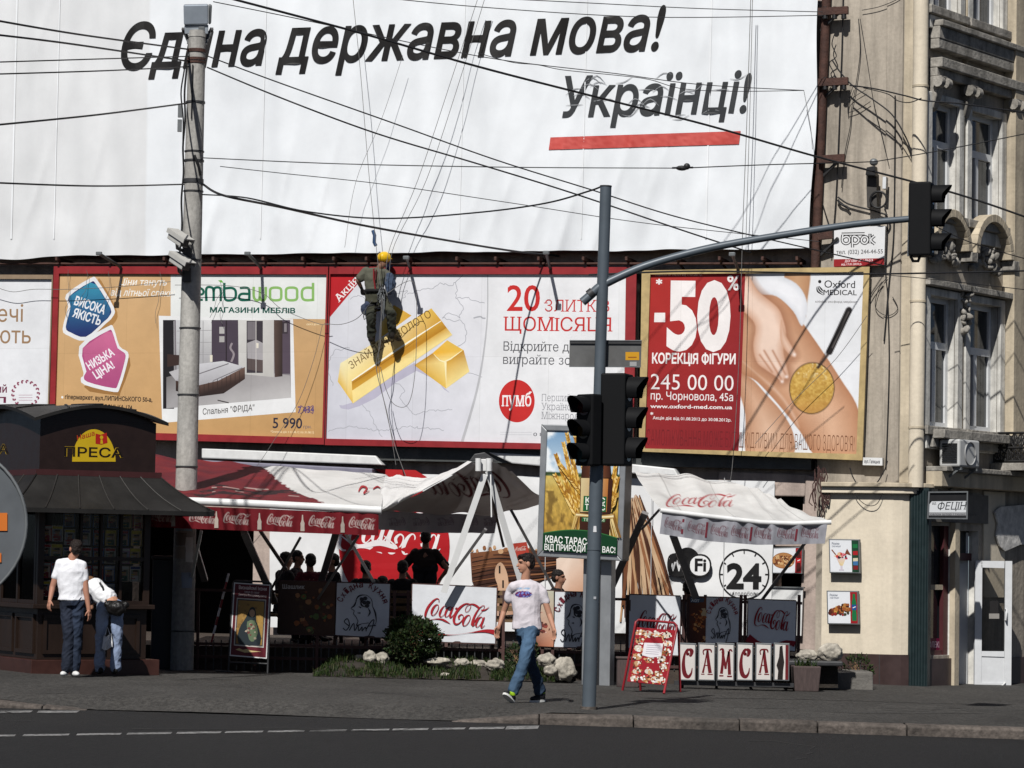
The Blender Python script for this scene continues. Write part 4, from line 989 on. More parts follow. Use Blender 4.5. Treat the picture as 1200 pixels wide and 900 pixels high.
P3, P2 = A(TG[3] - .01, zg0 - .1, -.175), A(TG[2] + .16, zg0 - .1, -.62)
mb.add([P3, P2, P2 + hh, P3 + hh], [(0, 1, 2, 3)], M_PVC)
mb.add([P2, A(TG[2], zg0 - .1, -1.1), A(TG[2], zg0 - .1, -1.1) + hh, P2 + hh], [(0, 1, 2, 3)], mat('lobby_wall', (.30, .32, .36), .7))
mb.build('lobby', cb)
mb = MB(); course(mb, TG[0] - .1, 9, zw0 - 1.3, zw0 - .06, .05, M_TILE); mb.build('tiled_plinth', cb) if False else None
mb = MB(); fs_(TG[0] - .12, TG[2] - .17, -.6, zw0 - .05, .004, .05, M_TILE); fs_(TG[3] + .02, 9, -.6, fz(1190, 770), .004, .06, M_TILE); mb.build('tiled_plinth', cb)
mb = MB(); fs_(TG[0] - .2, TG[3] + .25, zsh + .06, zsh + .52, .004, .05, mat('grey_fascia', (.19, .175, .155), .8, var=.2, dirt=.4)); mb.build('fascia', cb)
mb = MB(); fs_(TG[3] + .14, TG[3] + .9, fz(1160, 700), zs2 - .04, .004, .03, M_CREAM); mb.build('cream_panel', cb)
# torn pale poster layer on the right edge
mb = MB(); pts = [(1166, 600), (1172, 594), (1240, 588), (1240, 640), (1196, 638), (1178, 646), (1172, 640), (1168, 628), (1170, 614)]
mb.slab(FAC, pts, .05, .08, mat('crumpled_white_sheet', (.66, .64, .61), .8, var=.35, scale=7, bump=.9, bscale=9)); mb.build('crumpled_sheet', cb)
c = Canvas(FAC, PR(), .06)
c.text('книги', 1136, 604, 1144, 604.6, 3, (80, 74, 70)); c.build('fascia_lettering', cb)

# open white door leaf, hinged on the right jamb, seen almost face on
hp = A(TG[3], 0, .05); yaw = R(8)
DP = Plane(Vector((hp.x, hp.y, 0)), Vector((math.sin(yaw), -math.cos(yaw), 0)))
dr = MB(); qd = lambda x0, y0, x1, y1: [(x0 + (y1 - y0) * .008, y0), (x1 + (y1 - y0) * .008, y0 + .01 * (x1 - x0)), (x1, y1 + .03 * (x1 - x0)), (x0, y1)]
for a_ in ((1142, 657, 1150, 806), (1177, 657.4, 1185, 807.4), (1150, 657.2, 1177, 665), (1150, 763, 1177, 769), (1150, 800, 1177, 806.2)): dr.slab(DP, qd(*a_), 0, .06, M_PVC)
dr.slab(DP, qd(1149.5, 768.5, 1177.5, 800.5), .01, .045, M_PVC)
door = dr.build('door', cb)
g = MB(); g.slab(DP, qd(1149.5, 664, 1177.5, 764), .025, .035, TINT()); g.build('door_glass', door)
g = MB(); h0 = DP.hit(1178.5, 714, .06); h1 = DP.hit(1178.3, 727, .06); g.tube([h0, h0 + DP.n * .06, h1 + DP.n * .06, h1], .014, M_PVC, 8); g.build('handle', door)
c = Canvas(DP, PR(), .04); c.rect(1160, 704, 1170, 720, (40, 38, 38)); c.rect(1159, 719, 1171, 725, (150, 146, 140)); c.build('door_notice', door)
g = MB(); g.tube([DP.hit(1166, 812, .35), DP.hit(1178, 800, .06)], .016, M_WHITEMET, 6); g.build('door_prop', door)

# balcony with lattice railing
bp_ = thing('balcony', 'small balcony with black lattice iron railing beside the window ledge', 'balcony', FAC.hit(1185, 568, .3))
mb = MB(); ta, tb_ = ft(1161, 540), 8.0; zb0 = zs2 + .31
mb.hexa([A(ta - .05, zb0, .02), A(tb_, zb0, .02), A(tb_, zb0 + .12, .02), A(ta - .05, zb0 + .12, .02)], [A(ta - .05, zb0, 1.2), A(tb_, zb0, 1.2), A(tb_, zb0 + .12, 1.2), A(ta - .05, zb0 + .12, 1.2)], M_STONE); mb.build('slab', bp_)
M_IRON = mat('black_iron', (.013, .012, .012), .6)
mb = MB(); zr = zs_ + .06; z0 = zb0 + .13
def rail(p, q): mb.tube([p, q], .022, M_IRON, 6)
EP = lambda s_, z, k=0: A(ta + k, z, .06 + 1.1 * s_)
for z in (zr, z0 + .02, z0 + (zr - z0) * .5): rail(EP(0, z), EP(1, z)); rail(EP(1, z), EP(1, z, 4))
H_ = zr - z0; n_ = 9
for k in range(n_ + 1):
    s_ = k / n_; mb.tube([EP(s_, z0), EP(s_, zr)], .012, M_IRON, 5)
    for r_ in range(2):
        za_, zb_ = z0 + H_ * r_ / 2, z0 + H_ * (r_ + 1) / 2
        for sg in (-1, 1): mb.tube([EP(min(1, max(0, s_ + sg * .055 * math.sin(math.pi * i / 8))), za_ + (zb_ - za_) * i / 8) for i in range(9)], .012, M_IRON, 5)
        mb.tube([EP(s_ + .5 / n_ + .035 * math.cos(a_), (za_ + zb_) / 2 + .05 * math.sin(a_)) for a_ in [2 * math.pi * q / 10 for q in range(11)]] if k < n_ else [EP(1, za_), EP(1, zb_)], .010, M_IRON, 5)
for k in range(16): mb.tube([EP(1, z0, .25 * k), EP(1, zr, .25 * k)], .012, M_IRON, 5)
mb.build('railing', bp_)

# air conditioner on the facade
ac = thing('air_conditioner', 'pale grey air conditioner unit on brackets below the first floor window', 'air conditioner', FAC.hit(1100, 548, .3))
tA, tB = ft(1088, 530), ft(1119, 530)
# the grille faces left down the street, the plain side faces the viewer
zA_, zB_ = fz(1104, 548), fz(1104, 516)
tA, tB = ft(1090, 530), ft(1114, 530)
mb = MB(); mb.hexa([A(tA, zA_, .16), A(tB, zA_, .16), A(tB, zB_, .16), A(tA, zB_, .16)], [A(tA, zA_, .52), A(tB, zA_, .52), A(tB, zB_, .52), A(tA, zB_, .52)], mat('ac_casing', (.52, .52, .51), .5, var=.1, dirt=.25, dirtcol=(.3, .29, .27))); mb.build('casing', ac, bevel=.03)
mb = MB()
for k in range(9):
    z_ = zA_ + .08 + (zB_ - zA_ - .16) * k / 8
    mb.hexa([A(tA - .006, z_ - .012, .22), A(tA - .006, z_ + .012, .22), A(tA - .006, z_ + .012, .48), A(tA - .006, z_ - .012, .48)], [A(tA - .02, z_ - .012, .22), A(tA - .02, z_ + .012, .22), A(tA - .02, z_ + .012, .48), A(tA - .02, z_ - .012, .48)], M_BLACK)
mb.build('grille', ac)
mb = MB(); cc = A((tA + tB) / 2, (zA_ + zB_) / 2, .53); rad = (zB_ - zA_) * .42
mb.tube([cc + (FE * math.cos(a_) + UPZ * math.sin(a_)) * rad for a_ in [2 * math.pi * k / 28 for k in range(29)]], .012, mat('ac_ring', (.36, .36, .36), .5), 6); mb.build('fan_ring', ac)
mb = MB()
for tt in (tA + .08, tB - .08): mb.bar(A(tt, zA_ - .03, .02), A(tt, zA_ - .03, .52), .02, .02, M_GREYMET); mb.bar(A(tt, zA_ - .35, .02), A(tt, zA_ - .05, .45), .015, .015, M_GREYMET)
mb.build('bracket', ac)

# sign over the shop window
SG = facing(1111, 592, 45.6, R(4))
sg = thing('shop_sign', 'small framed black and white shop sign over the dark shop window', 'sign', SG.hit(1111, 608))
mb = MB(); mb.slab(SG, [(1088, 576), (1134.5, 575.5), (1134, 608.5), (1086.5, 608)], -.12, 0, M_BLACK)
mb.build('box', sg)
mb = MB(); o4 = [(1088, 576), (1134.5, 575.5), (1134, 608.5), (1086.5, 608)]; i4 = [(1089.6, 577.6), (1133, 577.2), (1132.4, 607), (1088.2, 606.6)]
for i in range(4): mb.slab(SG, [o4[i], o4[(i + 1) % 4], i4[(i + 1) % 4], i4[i]], .001, .03, M_GREYMET)
mb.build('frame', sg)
c = Canvas(SG, PR(), .003); c.poly([(1088.5, 592), (1092, 587.5), (1132.7, 587), (1132.5, 600.5), (1088.3, 600.5)], (214, 216, 218)); c.text('ФЕЦІН', 1098, 597.5, 1131, 597, 9, (52, 54, 58), .004, .2, True); c.text('від', 1092.5, 591.5, 1097, 591, 3.5, (70, 70, 74), .01)
c.rect(1088.5, 600.8, 1132.5, 604, (150, 150, 152)); c.text('салон штор і тюлю', 1090, 603.6, 1131, 603.6, 2.2, (60, 60, 64), .01); c.build('lettering', sg)

# small signs and fittings of the party wall
SW = Plane(STR.p + WN * .16, WN)
s_ = thing('wall_sign', 'white wall sign with a telephone number and red lower strip', 'sign', SW.hit(1007, 311))
mb = MB(); mb.slab(SW, [(977.5, 267), (1037.5, 264.5), (1036, 310.5), (977, 312.5)], -.12, 0, M_WHITEMET); mb.build('board', s_)
c = Canvas(SW, PR(), .002)
c.poly([(977.5, 267), (1037.5, 264.5), (1036.3, 302.5), (977.2, 303.8)], (226, 226, 226)); c.poly([(977.2, 303.8), (1036.3, 302.5), (1036, 310.5), (977, 312.5)], (150, 30, 34))
km = lambda X, Y: (940 + X / 4.5, 170 + Y / 4.5)
for col, w_, d_ in (((40, 38, 38), 17, 0), ((228, 228, 228), 7, 1)):
    for pts, cl in (([(208, 470), (330, 468)], 0), ([(215, 470), (212, 505), (228, 520), (248, 512), (248, 490), (232, 482), (215, 490)], 0), ([(266, 540), (266, 485), (286, 484), (300, 500), (286, 518), (268, 516)], 0), ([(312, 500), (322, 484), (340, 486), (346, 502), (334, 518), (318, 514)], 1), ([(358, 468), (358, 520)], 0), ([(382, 478), (362, 500), (384, 522)], 0)):
        c.stroke([km(*p) for p in pts], w_ / 4.5, col, 4 if len(pts) > 2 else 0, bool(cl))
c.text('тел. (032) 244-44-55', 980, 298, 1034.5, 297, 5.2, (60, 58, 58), .008); c.text('ДОГОВІР № 1-09-019', 990, 307.2, 1023, 306.2, 2.8, (236, 214, 214), .02); c.text('від 17.01.2010 р.', 986, 311, 1010, 310.3, 2.4, (236, 214, 214), .02)
c.build('lettering', s_)
pl = thing('address_plate', 'small white street name plate under the medical billboard', 'sign', SW.hit(1022, 545))
mb = MB(); mb.slab(SW, [(1011, 536), (1034, 536.5), (1034, 545.5), (1011, 545)], -.1, 0, M_WHITEMET); mb.build('plate', pl)
c = Canvas(SW, PR(), .002); c.text('вул. Галицька', 1013, 542.5, 1031, 543, 4, (70, 70, 80), .02); c.build('lettering', pl)
FX = Plane(STR.p + WN * .35, WN)
fx = thing('wall_lantern', 'dark metal fixture with a cable ring on the plaster wall', 'lantern', FX.hit(1022, 243))
mb = MB(); mb.slab(FX, [(1015, 203), (1027, 203), (1027.5, 242), (1016, 243)], -.2, 0, mat('dark_box', (.06, .055, .05), .7, var=.2)); mb.build('box', fx)
mb = MB(); mb.tube([FX.hit(1029.5, 234, .05) + (WE * math.cos(a_) + UPZ * math.sin(a_)) * .13 for a_ in [2 * math.pi * k / 24 for k in range(25)]], .018, M_BLACK, 6); mb.build('cable_ring', fx)
mb = MB(); mb.slab(FX, [(1015.5, 196), (1025, 194), (1026, 206), (1014, 205)], -.05, .16, M_BLACK); mb.ell(FX.hit(1024, 190, .1), (.07, .05, .06), M_GREYMET); mb.build('lamp_head', fx, bevel=.01)
mb = MB(); mb.slab(FX, [(1034.5, 207), (1038.5, 207), (1038, 221), (1034, 221)], -.2, -.04, M_PVC); mb.build('junction_box', fx)
cable_lab = ['rusty wall bracket with insulators near the top of the banner edge', 'rusty wall bracket with insulators halfway up the banner edge', 'rusty wall bracket just above the wall sign and lantern', 'short rusty wall bracket beside the telephone number sign']
for (y0, x1), lb in zip(((14, 994), (97, 994), (187, 990), (277, 976)), cable_lab):
    t = thing('wire_bracket', lb, 'bracket', STR.hit(965, y0), 'rusty brackets up the plaster wall')
    mb = MB(); o_ = .2
    mb.bar(STR.hit(959, y0, o_), STR.hit(x1, y0 - 2, o_), .04, .06, M_RUST); mb.bar(STR.hit(962, y0 + 22, .05), STR.hit(982, y0 + 2, o_), .02, .02, M_DGREY); mb.build('bar', t)
    if y0 < 180:
        mb = MB()
        for px in (967, 978, 989): mb.tube([STR.hit(px, y0 - 6, o_), STR.hit(px, y0 + 8, o_)], [.03, .045], M_BLACK, 8)
        mb.build('insulator', t)
# ================================================================== terrace of the cafe
M_WOOD = mat('worn_wood', (.20, .12, .06), .75, var=.4, scale=6, bump=.4, bscale=30, stretch=(1, 6, 6), dirt=.3)
M_DECK = mat('deck_boards', (.06, .045, .035), .85, var=.4, scale=4, bump=.4, stretch=(1, 8, 1))
M_FENCE = mat('rusty_brown_railing', (.075, .035, .03), .7, var=.3, scale=8)
M_FABW = lambda: AWN()
DZ = .32
def mk(px, D, z): p = at(px, 650, D); return Vector((p.x, p.y, z))
mb = MB()
pts = [mk(168, 43.25, 0), mk(940, 43.0, 0), mk(950, 46.6, 0), mk(172, 50.2, 0)]
mb.hexa([p + UPZ * -.5 for p in pts], [p + UPZ * DZ for p in pts], M_DECK)
tag(mb.build('terrace_deck'), kind='structure')

# printed backdrop on the wall under the billboards
tb = thing('backdrop_banner', 'white printed sheet with red disc and wifi mark on the wall behind the terrace', 'banner', WALL.hit(610, 735, .1))
class Soft(Canvas):
    def P(s, x, y, l=None): return s.pl.hit(x, y, (s.cur if l is None else l) + .012 * noise.noise(Vector((x * .03, y * .05, 2))))
c = Soft(WALL, printed('backdrop_vinyl', .55, .14, .2, 2.5), .17, .0015)
def grid_quad(c, q, nx, ny, col):
    P = []
    for j in range(ny): P.append([c.P(*lerp4(q, i / (nx - 1), j / (ny - 1))) for i in range(nx)])
    c.mb.grid(P, c.mat, lin(col))
grid_quad(c, [(316, 552), (908, 564), (903, 745), (316, 735)], 90, 24, (232, 232, 232))
grid_quad(c, [(436, 547), (494, 551), (505, 562), (470, 566)], 6, 4, (170, 34, 36)) if False else None
c.l += .01
c.circ(462, 640, 65, 75, (176, 24, 32), 60)
cola(c, 396, 655, 523, 652, 56, (238, 232, 232), .0)
c.stroke([(400, 628), (420, 640), (445, 636), (465, 642), (450, 628)], [1, 4, 7, 3, 1], (238, 232, 232), 5)
c.poly([(438, 549.5), (487, 551), (505, 562), (478, 570), (458, 560)], (178, 32, 34))
# slab of chocolate cake with crumbs and a red packet
c.poly([(551, 648), (580, 645), (605, 641), (640, 647), (690, 642), (700, 650), (660, 668), (630, 684), (590, 688), (560, 702), (553, 680)], [(120, 74, 48), (130, 84, 54), (112, 68, 44), (90, 50, 32), (96, 56, 36), (80, 44, 30), (52, 28, 20), (48, 26, 18), (44, 24, 18), (40, 22, 16), (70, 40, 28)])
rc = random.Random(4)
for k in range(9): c.stroke([(553, 654 + k * 4.6), (590 + rc.uniform(-6, 6), 650 + k * 4.2), (640, 654 + k * 3), (690 - k * 5, 646 + k * 3.2)], [.6, 1.4, 1.8, .5], random.choice([(40, 22, 16), (140, 92, 60), (58, 32, 22)]), 4)
for k in range(16): c.circ(554 + k * 6.2 + rc.uniform(-2, 2), 645.5 - (k % 5) * .9 + rc.uniform(-2.5, 1.5), rc.uniform(1.5, 3.4), rc.uniform(1.6, 3.2), rc.choice([(206, 164, 124), (176, 126, 88), (150, 100, 66)]), 9)
c.poly([(601, 637), (617, 635), (621, 651), (606, 653)], (176, 62, 48)); cola(c, 604, 647, 617, 645, 6, (230, 200, 190), 0, n=2)
c.poly([(575, 690), (596, 684), (602, 720), (580, 722)], [(150, 96, 70), (120, 72, 50), (190, 150, 124), (206, 172, 150)])
c.poly([(581, 664), (587, 659), (593, 668), (596, 684), (596, 716), (586, 720), (584, 690), (580, 676)], (206, 168, 138), 3); c.rect(584.5, 663, 586.5, 672, (30, 24, 22)); c.rect(588.5, 680, 590.5, 689, (30, 24, 22))
c.poly([(652, 655), (690, 652), (692, 715), (640, 712), (655, 690)], [(236, 214, 196), (206, 160, 130), (196, 140, 104), (220, 190, 170), (226, 200, 182)], 2)
for k in range(70):
    u = rc.random(); x0 = 735 + 14 * u + rc.uniform(-3, 3); x1 = 730 + 62 * u + rc.uniform(-6, 6)
    c.stroke([(x0, 585 + rc.uniform(-6, 12)), (x0 + (x1 - x0) * .5 + rc.uniform(-3, 3), 650), (x1, 705 + rc.uniform(-6, 30))], [1, rc.uniform(2.2, 4.5), rc.uniform(1, 3)], rc.choice([(74, 42, 26), (110, 66, 40), (150, 100, 66), (186, 146, 108), (52, 30, 20), (200, 168, 134)]), 4)
# wifi mark
BK = (22, 21, 22)
c.circ(805.5, 661, 16, 19.5, BK)
rr_ = lambda x0, y0, x1, y1, r: [(x0 + r, y0), (x1 - r, y0), (x1, y0 + r), (x1, y1 - r), (x1 - r, y1), (x0 + r, y1), (x0, y1 - r), (x0, y0 + r)]
c.poly(rr_(782.5, 648.5, 812, 675, 6), BK, 3); c.poly(rr_(807.5, 650, 833, 675.5, 7), BK, 3); c.poly(rr_(809.3, 652, 831, 673.7, 6), (236, 236, 236), 3)
c.text('Wi', 784, 668.5, 802.5, 668.8, 14.5, (238, 238, 238), .03); c.text('Fi', 814, 669, 827.5, 669.3, 15, BK, .03)
# twenty four hours
c.stroke([(872 + 28.8 * math.cos(a), 673 + 29 * math.sin(a)) for a in [2 * math.pi * k / 40 for k in range(40)]], 1.7, BK, 0, True)
for k in range(12):
    a = 2 * math.pi * k / 12; c.stroke([(872 + 28 * math.cos(a), 673 + 28 * math.sin(a)), (872 + 24.5 * math.cos(a), 673 + 24.5 * math.sin(a))], 1.2, BK, 0)
c.text('24', 851, 688.5, 892, 689, 29, BK, .035); c.text('цілодобово', 856, 697.5, 889, 698, 5, (120, 120, 122), -.004)
for x in (849, 764, 640): c.stroke([(x, 560), (x - 2, 738)], .8, (190, 190, 190), 0)
c.build('sheet', tb)

# menu picture boards
def menu_board(q, pl, o, label, art):
    t = thing('menu_board', label, 'menu board', pl.hit((q[2][0] + q[3][0]) / 2, q[2][1], o), 'framed menu pictures on the wall')
    mb = MB(); mb.slab(pl, q, o - .10, o, M_GREYMET); mb.build('box', t, bevel=.006)
    c = Canvas(pl, PR(), o + .003); cx = sum(p[0] for p in q) / 4; cy = sum(p[1] for p in q) / 4
    qi = [(cx + (x - cx) * .93, cy + (y - cy) * .93) for x, y in q]
    c.poly(qi, (226, 228, 232)); art(c, lambda u, v: lerp4(qi, u, v)); c.build('picture', t)
def blobs(c, f, u0, u1, v0, v1, n, cols, r0, r1, seed=1):
    rn = random.Random(seed)
    for k in range(n):
        x, y = f(rn.uniform(u0, u1), rn.uniform(v0, v1)); r = rn.uniform(r0, r1)
        c.poly([(x + r * rn.uniform(.7, 1.2) * math.cos(a), y + r * rn.uniform(.7, 1.1) * math.sin(a)) for a in [2 * math.pi * i / 7 for i in range(7)]], rn.choice(cols), keep=(k % 3 != 0))
def bottle(c, f, u, v0, v1, w, body, lab, lab2=(230, 230, 230)):
    P = [(.0, 0), (.0, .14), (.5, .3), (.55, .5), (.42, .62), (.55, .78), (.5, 1)]
    L = [f(u - w * (a if a else .28), v0 + (v1 - v0) * b_) for a, b_ in P]; R_ = [f(u + w * (a if a else .28), v0 + (v1 - v0) * b_) for a, b_ in P]
    c.poly(L + R_[::-1], body); c.poly([f(u - w * .55, v0 + (v1 - v0) * .4), f(u + w * .55, v0 + (v1 - v0) * .4), f(u + w * .5, v0 + (v1 - v0) * .6), f(u - w * .5, v0 + (v1 - v0) * .6)], lab)
    c.stroke([f(u - w * .3, v0 + (v1 - v0) * .52), f(u + w * .35, v0 + (v1 - v0) * .47)], 1, lab2, 0)
def art_sundae(c, f):
    c.poly([f(.76, 0), f(1, 0), f(1, 1), f(.76, 1)], [(24, 70, 46), (20, 60, 40), (16, 50, 34), (20, 64, 42)])
    for v, col in ((.18, (24, 110, 60)), (.40, (170, 28, 36)), (.62, (210, 200, 170)), (.72, (60, 110, 160)), (.86, (120, 24, 30))): c.poly([f(.80, v - .06), f(.97, v - .07), f(.97, v + .06), f(.80, v + .06)], col)
    c.text('Разом', *f(.07, .14), *f(.33, .14), 2.6, (70, 80, 100), .02); c.text('смачніше!', *f(.07, .22), *f(.38, .22), 2.4, (70, 80, 100), .01)
    c.poly([f(.22, .56), f(.55, .56), f(.44, .80), f(.34, .80)], [(214, 190, 190), (220, 198, 190), (226, 206, 150), (210, 180, 130)]); c.stroke([f(.39, .8), f(.39, .93)], 2.4, (206, 196, 206), 0); c.stroke([f(.3, .94), f(.48, .94)], 1.6, (196, 190, 200), 0)
    blobs(c, f, .18, .6, .42, .6, 26, [(176, 40, 70), (214, 120, 130), (60, 24, 36), (226, 190, 150), (196, 60, 60), (40, 22, 40)], .9, 2.2, 3)
    c.poly([f(.52, .42), f(.6, .26), f(.74, .48)], (120, 62, 44)); c.stroke([f(.06, .3), f(.2, .46)], 1.4, (130, 80, 50), 0)
def art_kebab(c, f):
    c.poly([f(.76, 0), f(1, 0), f(1, 1), f(.76, 1)], (150, 20, 30)); bottle(c, f, .89, .06, .92, .15, (16, 110, 62), (20, 80, 140))
    c.text('Разом', *f(.07, .14), *f(.33, .14), 2.6, (70, 80, 100), .02); c.text('смачніше!', *f(.07, .22), *f(.38, .22), 2.4, (70, 80, 100), .01)
    blobs(c, f, .04, .28, .55, .72, 22, [(110, 52, 30), (150, 84, 44), (80, 34, 22), (60, 26, 18)], 1.6, 3, 5); blobs(c, f, .22, .50, .48, .66, 26, [(130, 64, 36), (176, 110, 54), (84, 36, 22), (200, 150, 70)], 1.6, 3, 6); blobs(c, f, .45, .72, .40, .58, 24, [(110, 52, 30), (150, 84, 44), (176, 120, 60), (60, 26, 18)], 1.6, 3, 7); blobs(c, f, .1, .7, .66, .74, 12, [(60, 60, 34), (150, 40, 36), (40, 24, 20)], 1, 2, 8)
def art_pizza(c, f):
    c.poly([f(.78, 0), f(1, 0), f(1, 1), f(.78, 1)], (150, 22, 30)); bottle(c, f, .9, .05, .95, .14, (70, 20, 18), (190, 30, 36))
    c.circ(*f(.36, .5), 13.2, 9.4, (150, 98, 56)); c.circ(*f(.36, .49), 12.4, 8.5, (176, 124, 76))
    blobs(c, f, .05, .67, .3, .68, 90, [(120, 66, 40), (206, 166, 116), (150, 96, 60), (226, 196, 150), (90, 50, 34)], .6, 1.6, 9)
menu_board([(905.5, 642), (941, 641), (940, 672.5), (904.5, 672)], WALL, .30, 'framed picture of a pizza beside a red bottle, under the right awning end', art_pizza)
menu_board([(971, 631.5), (1007, 632), (1008, 672), (972, 671.5)], WALL, SH + .14, 'framed picture of a fruit sundae, upper of two on the cream wall', art_sundae)
menu_board([(968.5, 692), (1005.5, 692.5), (1006.5, 732), (969.5, 731.5)], WALL, SH + .14, 'framed picture of a meat skewer and green bottle, lower of two on the cream wall', art_kebab)
t = thing('notice_board', 'plain white board below the pizza picture at the terrace end', 'notice board', WALL.hit(920, 745, .3))
mb = MB(); mb.slab(WALL, [(905, 688), (941, 689), (939, 745), (903, 744)], .22, .28, M_WHITEMET); mb.build('board', t); mb = MB(); mb.slab(WALL, [(904, 687), (942, 688), (942, 689.5), (904, 688.5)], .22, .31, M_GREYMET); mb.build('frame', t)

# ------------------------------------------------------------------ awnings
def ruled(mb, top, bot, nx, ny, colf, sag=0.0, wr=0.0, m=None, seed=0.0, logos=None, ink=(170, 34, 44)):
    """cloth between two 3D polylines"""
    def along(pl, u):
        k = u * (len(pl) - 1); i = min(int(k), len(pl) - 2); return pl[i].lerp(pl[i + 1], k - i)
    P = []; C_ = []
    for j in range(ny):
        v = j / (ny - 1); row = []; rc_ = []
        for i in range(nx):
            u = i / (nx - 1); p = along(top, u).lerp(along(bot, u), v)
            s_ = -sag * 4 * v * (1 - v) + wr * noise.noise(Vector((u * 9 + seed, v * 3, seed)))
            row.append(p + UPZ * s_); rc_.append(lin(colf(u, v)))
        P.append(row); C_.append(rc_)
    if logos:
        xy = np.array([[photo_xy(p) for p in r_] for r_ in P]); k = cola_ink(xy[..., 0], xy[..., 1], logos)[..., None]; C_ = np.array(C_) * (1 - k) + np.array(lin(ink)) * k
    mb.grid(P, m or AWN(), C_)
def roller(mb, pts, r, m): mb.tube(pts, r, m, 10)
def n1(x, y, s_=0.0): return noise.noise(Vector((x, y, s_)))

# the left awning: red cloth on the left, white on the right, red valance with script
aw = thing('awning', 'red and white awning with a red lettered valance at the left of the terrace', 'awning', at(300, 598, 41.2), 'awnings over the terrace')
def colL(u, v):
    edge = .52 + .36 * v
    if u > edge + .012 * n1(u * 40, v * 40): g_ = 222 + 14 * n1(u * 12, v * 5, 2); return (g_, g_ - 2, g_ - 5)
    d = n1(u * 5 + v * 4, v * 9, 4) + .6 * n1(u * 18 + v * 12, v * 26, 1)
    if .3 < u < .78 and .34 < v < .7 and d > .30: return (190, 168, 160)
    if .38 < u < .8 and .5 < v < .92 and d < -.16: return (46, 24, 28)
    if v > .93 - .04 * d and u > .4: return (196, 186, 170)
    return (112 + 26 * d, 32 + 6 * d, 40)
FL = [at(150, 583, 41), at(240, 588, 41), at(446, 597, 41)]; BL = [at(168, 533, 45.6), at(300, 545, 45.4), at(452, 556, 45.2)]
mb = MB(); ruled(mb, BL, FL, 150, 50, colL, .05, .05); mb.build('fabric', aw)
mb = MB(); roller(mb, [at(170, 585, 40.95), at(300, 590.5, 40.95), at(447, 598, 40.95)], .058, M_WHITEMET); mb.build('roller_tube', aw)
VP = facing(300, 605, 40.93)
class Val(Canvas):
    def P(s, x, y, l=None): return s.pl.hit(x, y, (s.cur if l is None else l) + .018 * math.sin(x * .32 + 2 * n1(x * .05, 0)) * min(1, max(0, (y - 596) / 14)))
c = Val(VP, AWN(), .0, .002)
yt = lambda x: 590 + (x - 150) * .0405; yb = lambda x: 617.5 + (x - 168) * .037
def printed_valance(c, xs, vs, fy, fx, base, logos, ink):
    X = np.array([[fx(x, v) for x in xs] for v in vs]); Y = np.array([[fy(x, v) for x in xs] for v in vs]); k = cola_ink(X, Y, logos)[..., None]
    B = np.array([[lin(base(x)) for x in xs] for v in vs]); c.mb.grid([[c.P(X[j, i], Y[j, i]) for i in range(len(xs))] for j in range(len(vs))], c.mat, B * (1 - k) + np.array(lin(ink)) * k)
printed_valance(c, np.arange(166, 444, .8), np.linspace(0, 1, 34), lambda x, v: yt(x) + (yb(x) - yt(x)) * v, lambda x, v: x, lambda x: (112, 18, 28), [(x, yb(x) - 6, x + 31, yb(x + 31) - 6, 15, 0) for x in (172, 222, 262, 313, 362, 409)], (206, 190, 184))
c.l = c.cur = .008
for x in (203, 253.5, 304, 354.5, 401.5):
    y0 = yt(x) + 5; y1 = yb(x) - 2; c.poly([(x - .6, y0), (x + .6, y0), (x + 1, y0 + 6), (x + 2.4, y0 + 10), (x + 2.2, y1 - 6), (x + 2.4, y1), (x - 2.4, y1), (x - 2.2, y1 - 6), (x - 2.4, y0 + 10), (x - 1, y0 + 6)], (196, 184, 172))
c.build('valance', aw)
PLW = Plane(at(400, 578, 43.2), (at(446, 597, 41) - at(240, 588, 41)).cross(at(452, 556, 45.2) - at(446, 597, 41)) * 1)
if PLW.n.y > 0: PLW.n = -PLW.n
c = Canvas(PLW, AWN(), .05, .002)
c.stroke([(420, 576), (424, 570), (430, 572), (426, 578), (433, 575)], [1, 2.4, 2, 1.4, .5], (176, 44, 52), 4); c.stroke([(437, 573), (442, 570), (446, 572)], [1, 1.8, .5], (176, 44, 52), 4); c.stroke([(458, 566), (468, 562), (478, 561)], [1, 3, 1], (176, 44, 52), 4)
c.build('fabric_print', aw)
M_ARM = mat('awning_arm_paint', (.22, .21, .21), .5, var=.15)
mb = MB()
for p, q, r in (((230, 625, 41.1), (233, 693, 43.2), 0), ((322, 628, 41.3), (350, 700, 43.0), 0), ((398, 700, 42.4), (430, 640, 41.2), 0)): pass
for a_, b_, w_ in (((236, 622, 41.1), (222, 690, 42.8), .02), ((286, 624, 41.4), (322, 706, 44), .05), ((305, 622, 42), (336, 668, 44.5), .025), ((352, 630, 41.5), (318, 690, 43.5), .018), ((228, 640, 44), (240, 680, 45), .05)):
    mb.sbar(at(*a_), at(*b_), w_, w_ * .6, M_WHITEMET if w_ == .02 else M_ARM)
for a_, b_, w_ in (((396, 618, 42), (374, 690, 44.4), .05), ((405, 625, 41.2), (438, 682, 43), .022), ((420, 628, 41.1), (366, 712, 43.2), .018)): mb.sbar(at(*a_), at(*b_), w_, w_ * .6, M_WHITEMET if w_ == .022 else M_ARM)
mb.build('support_arm', aw)
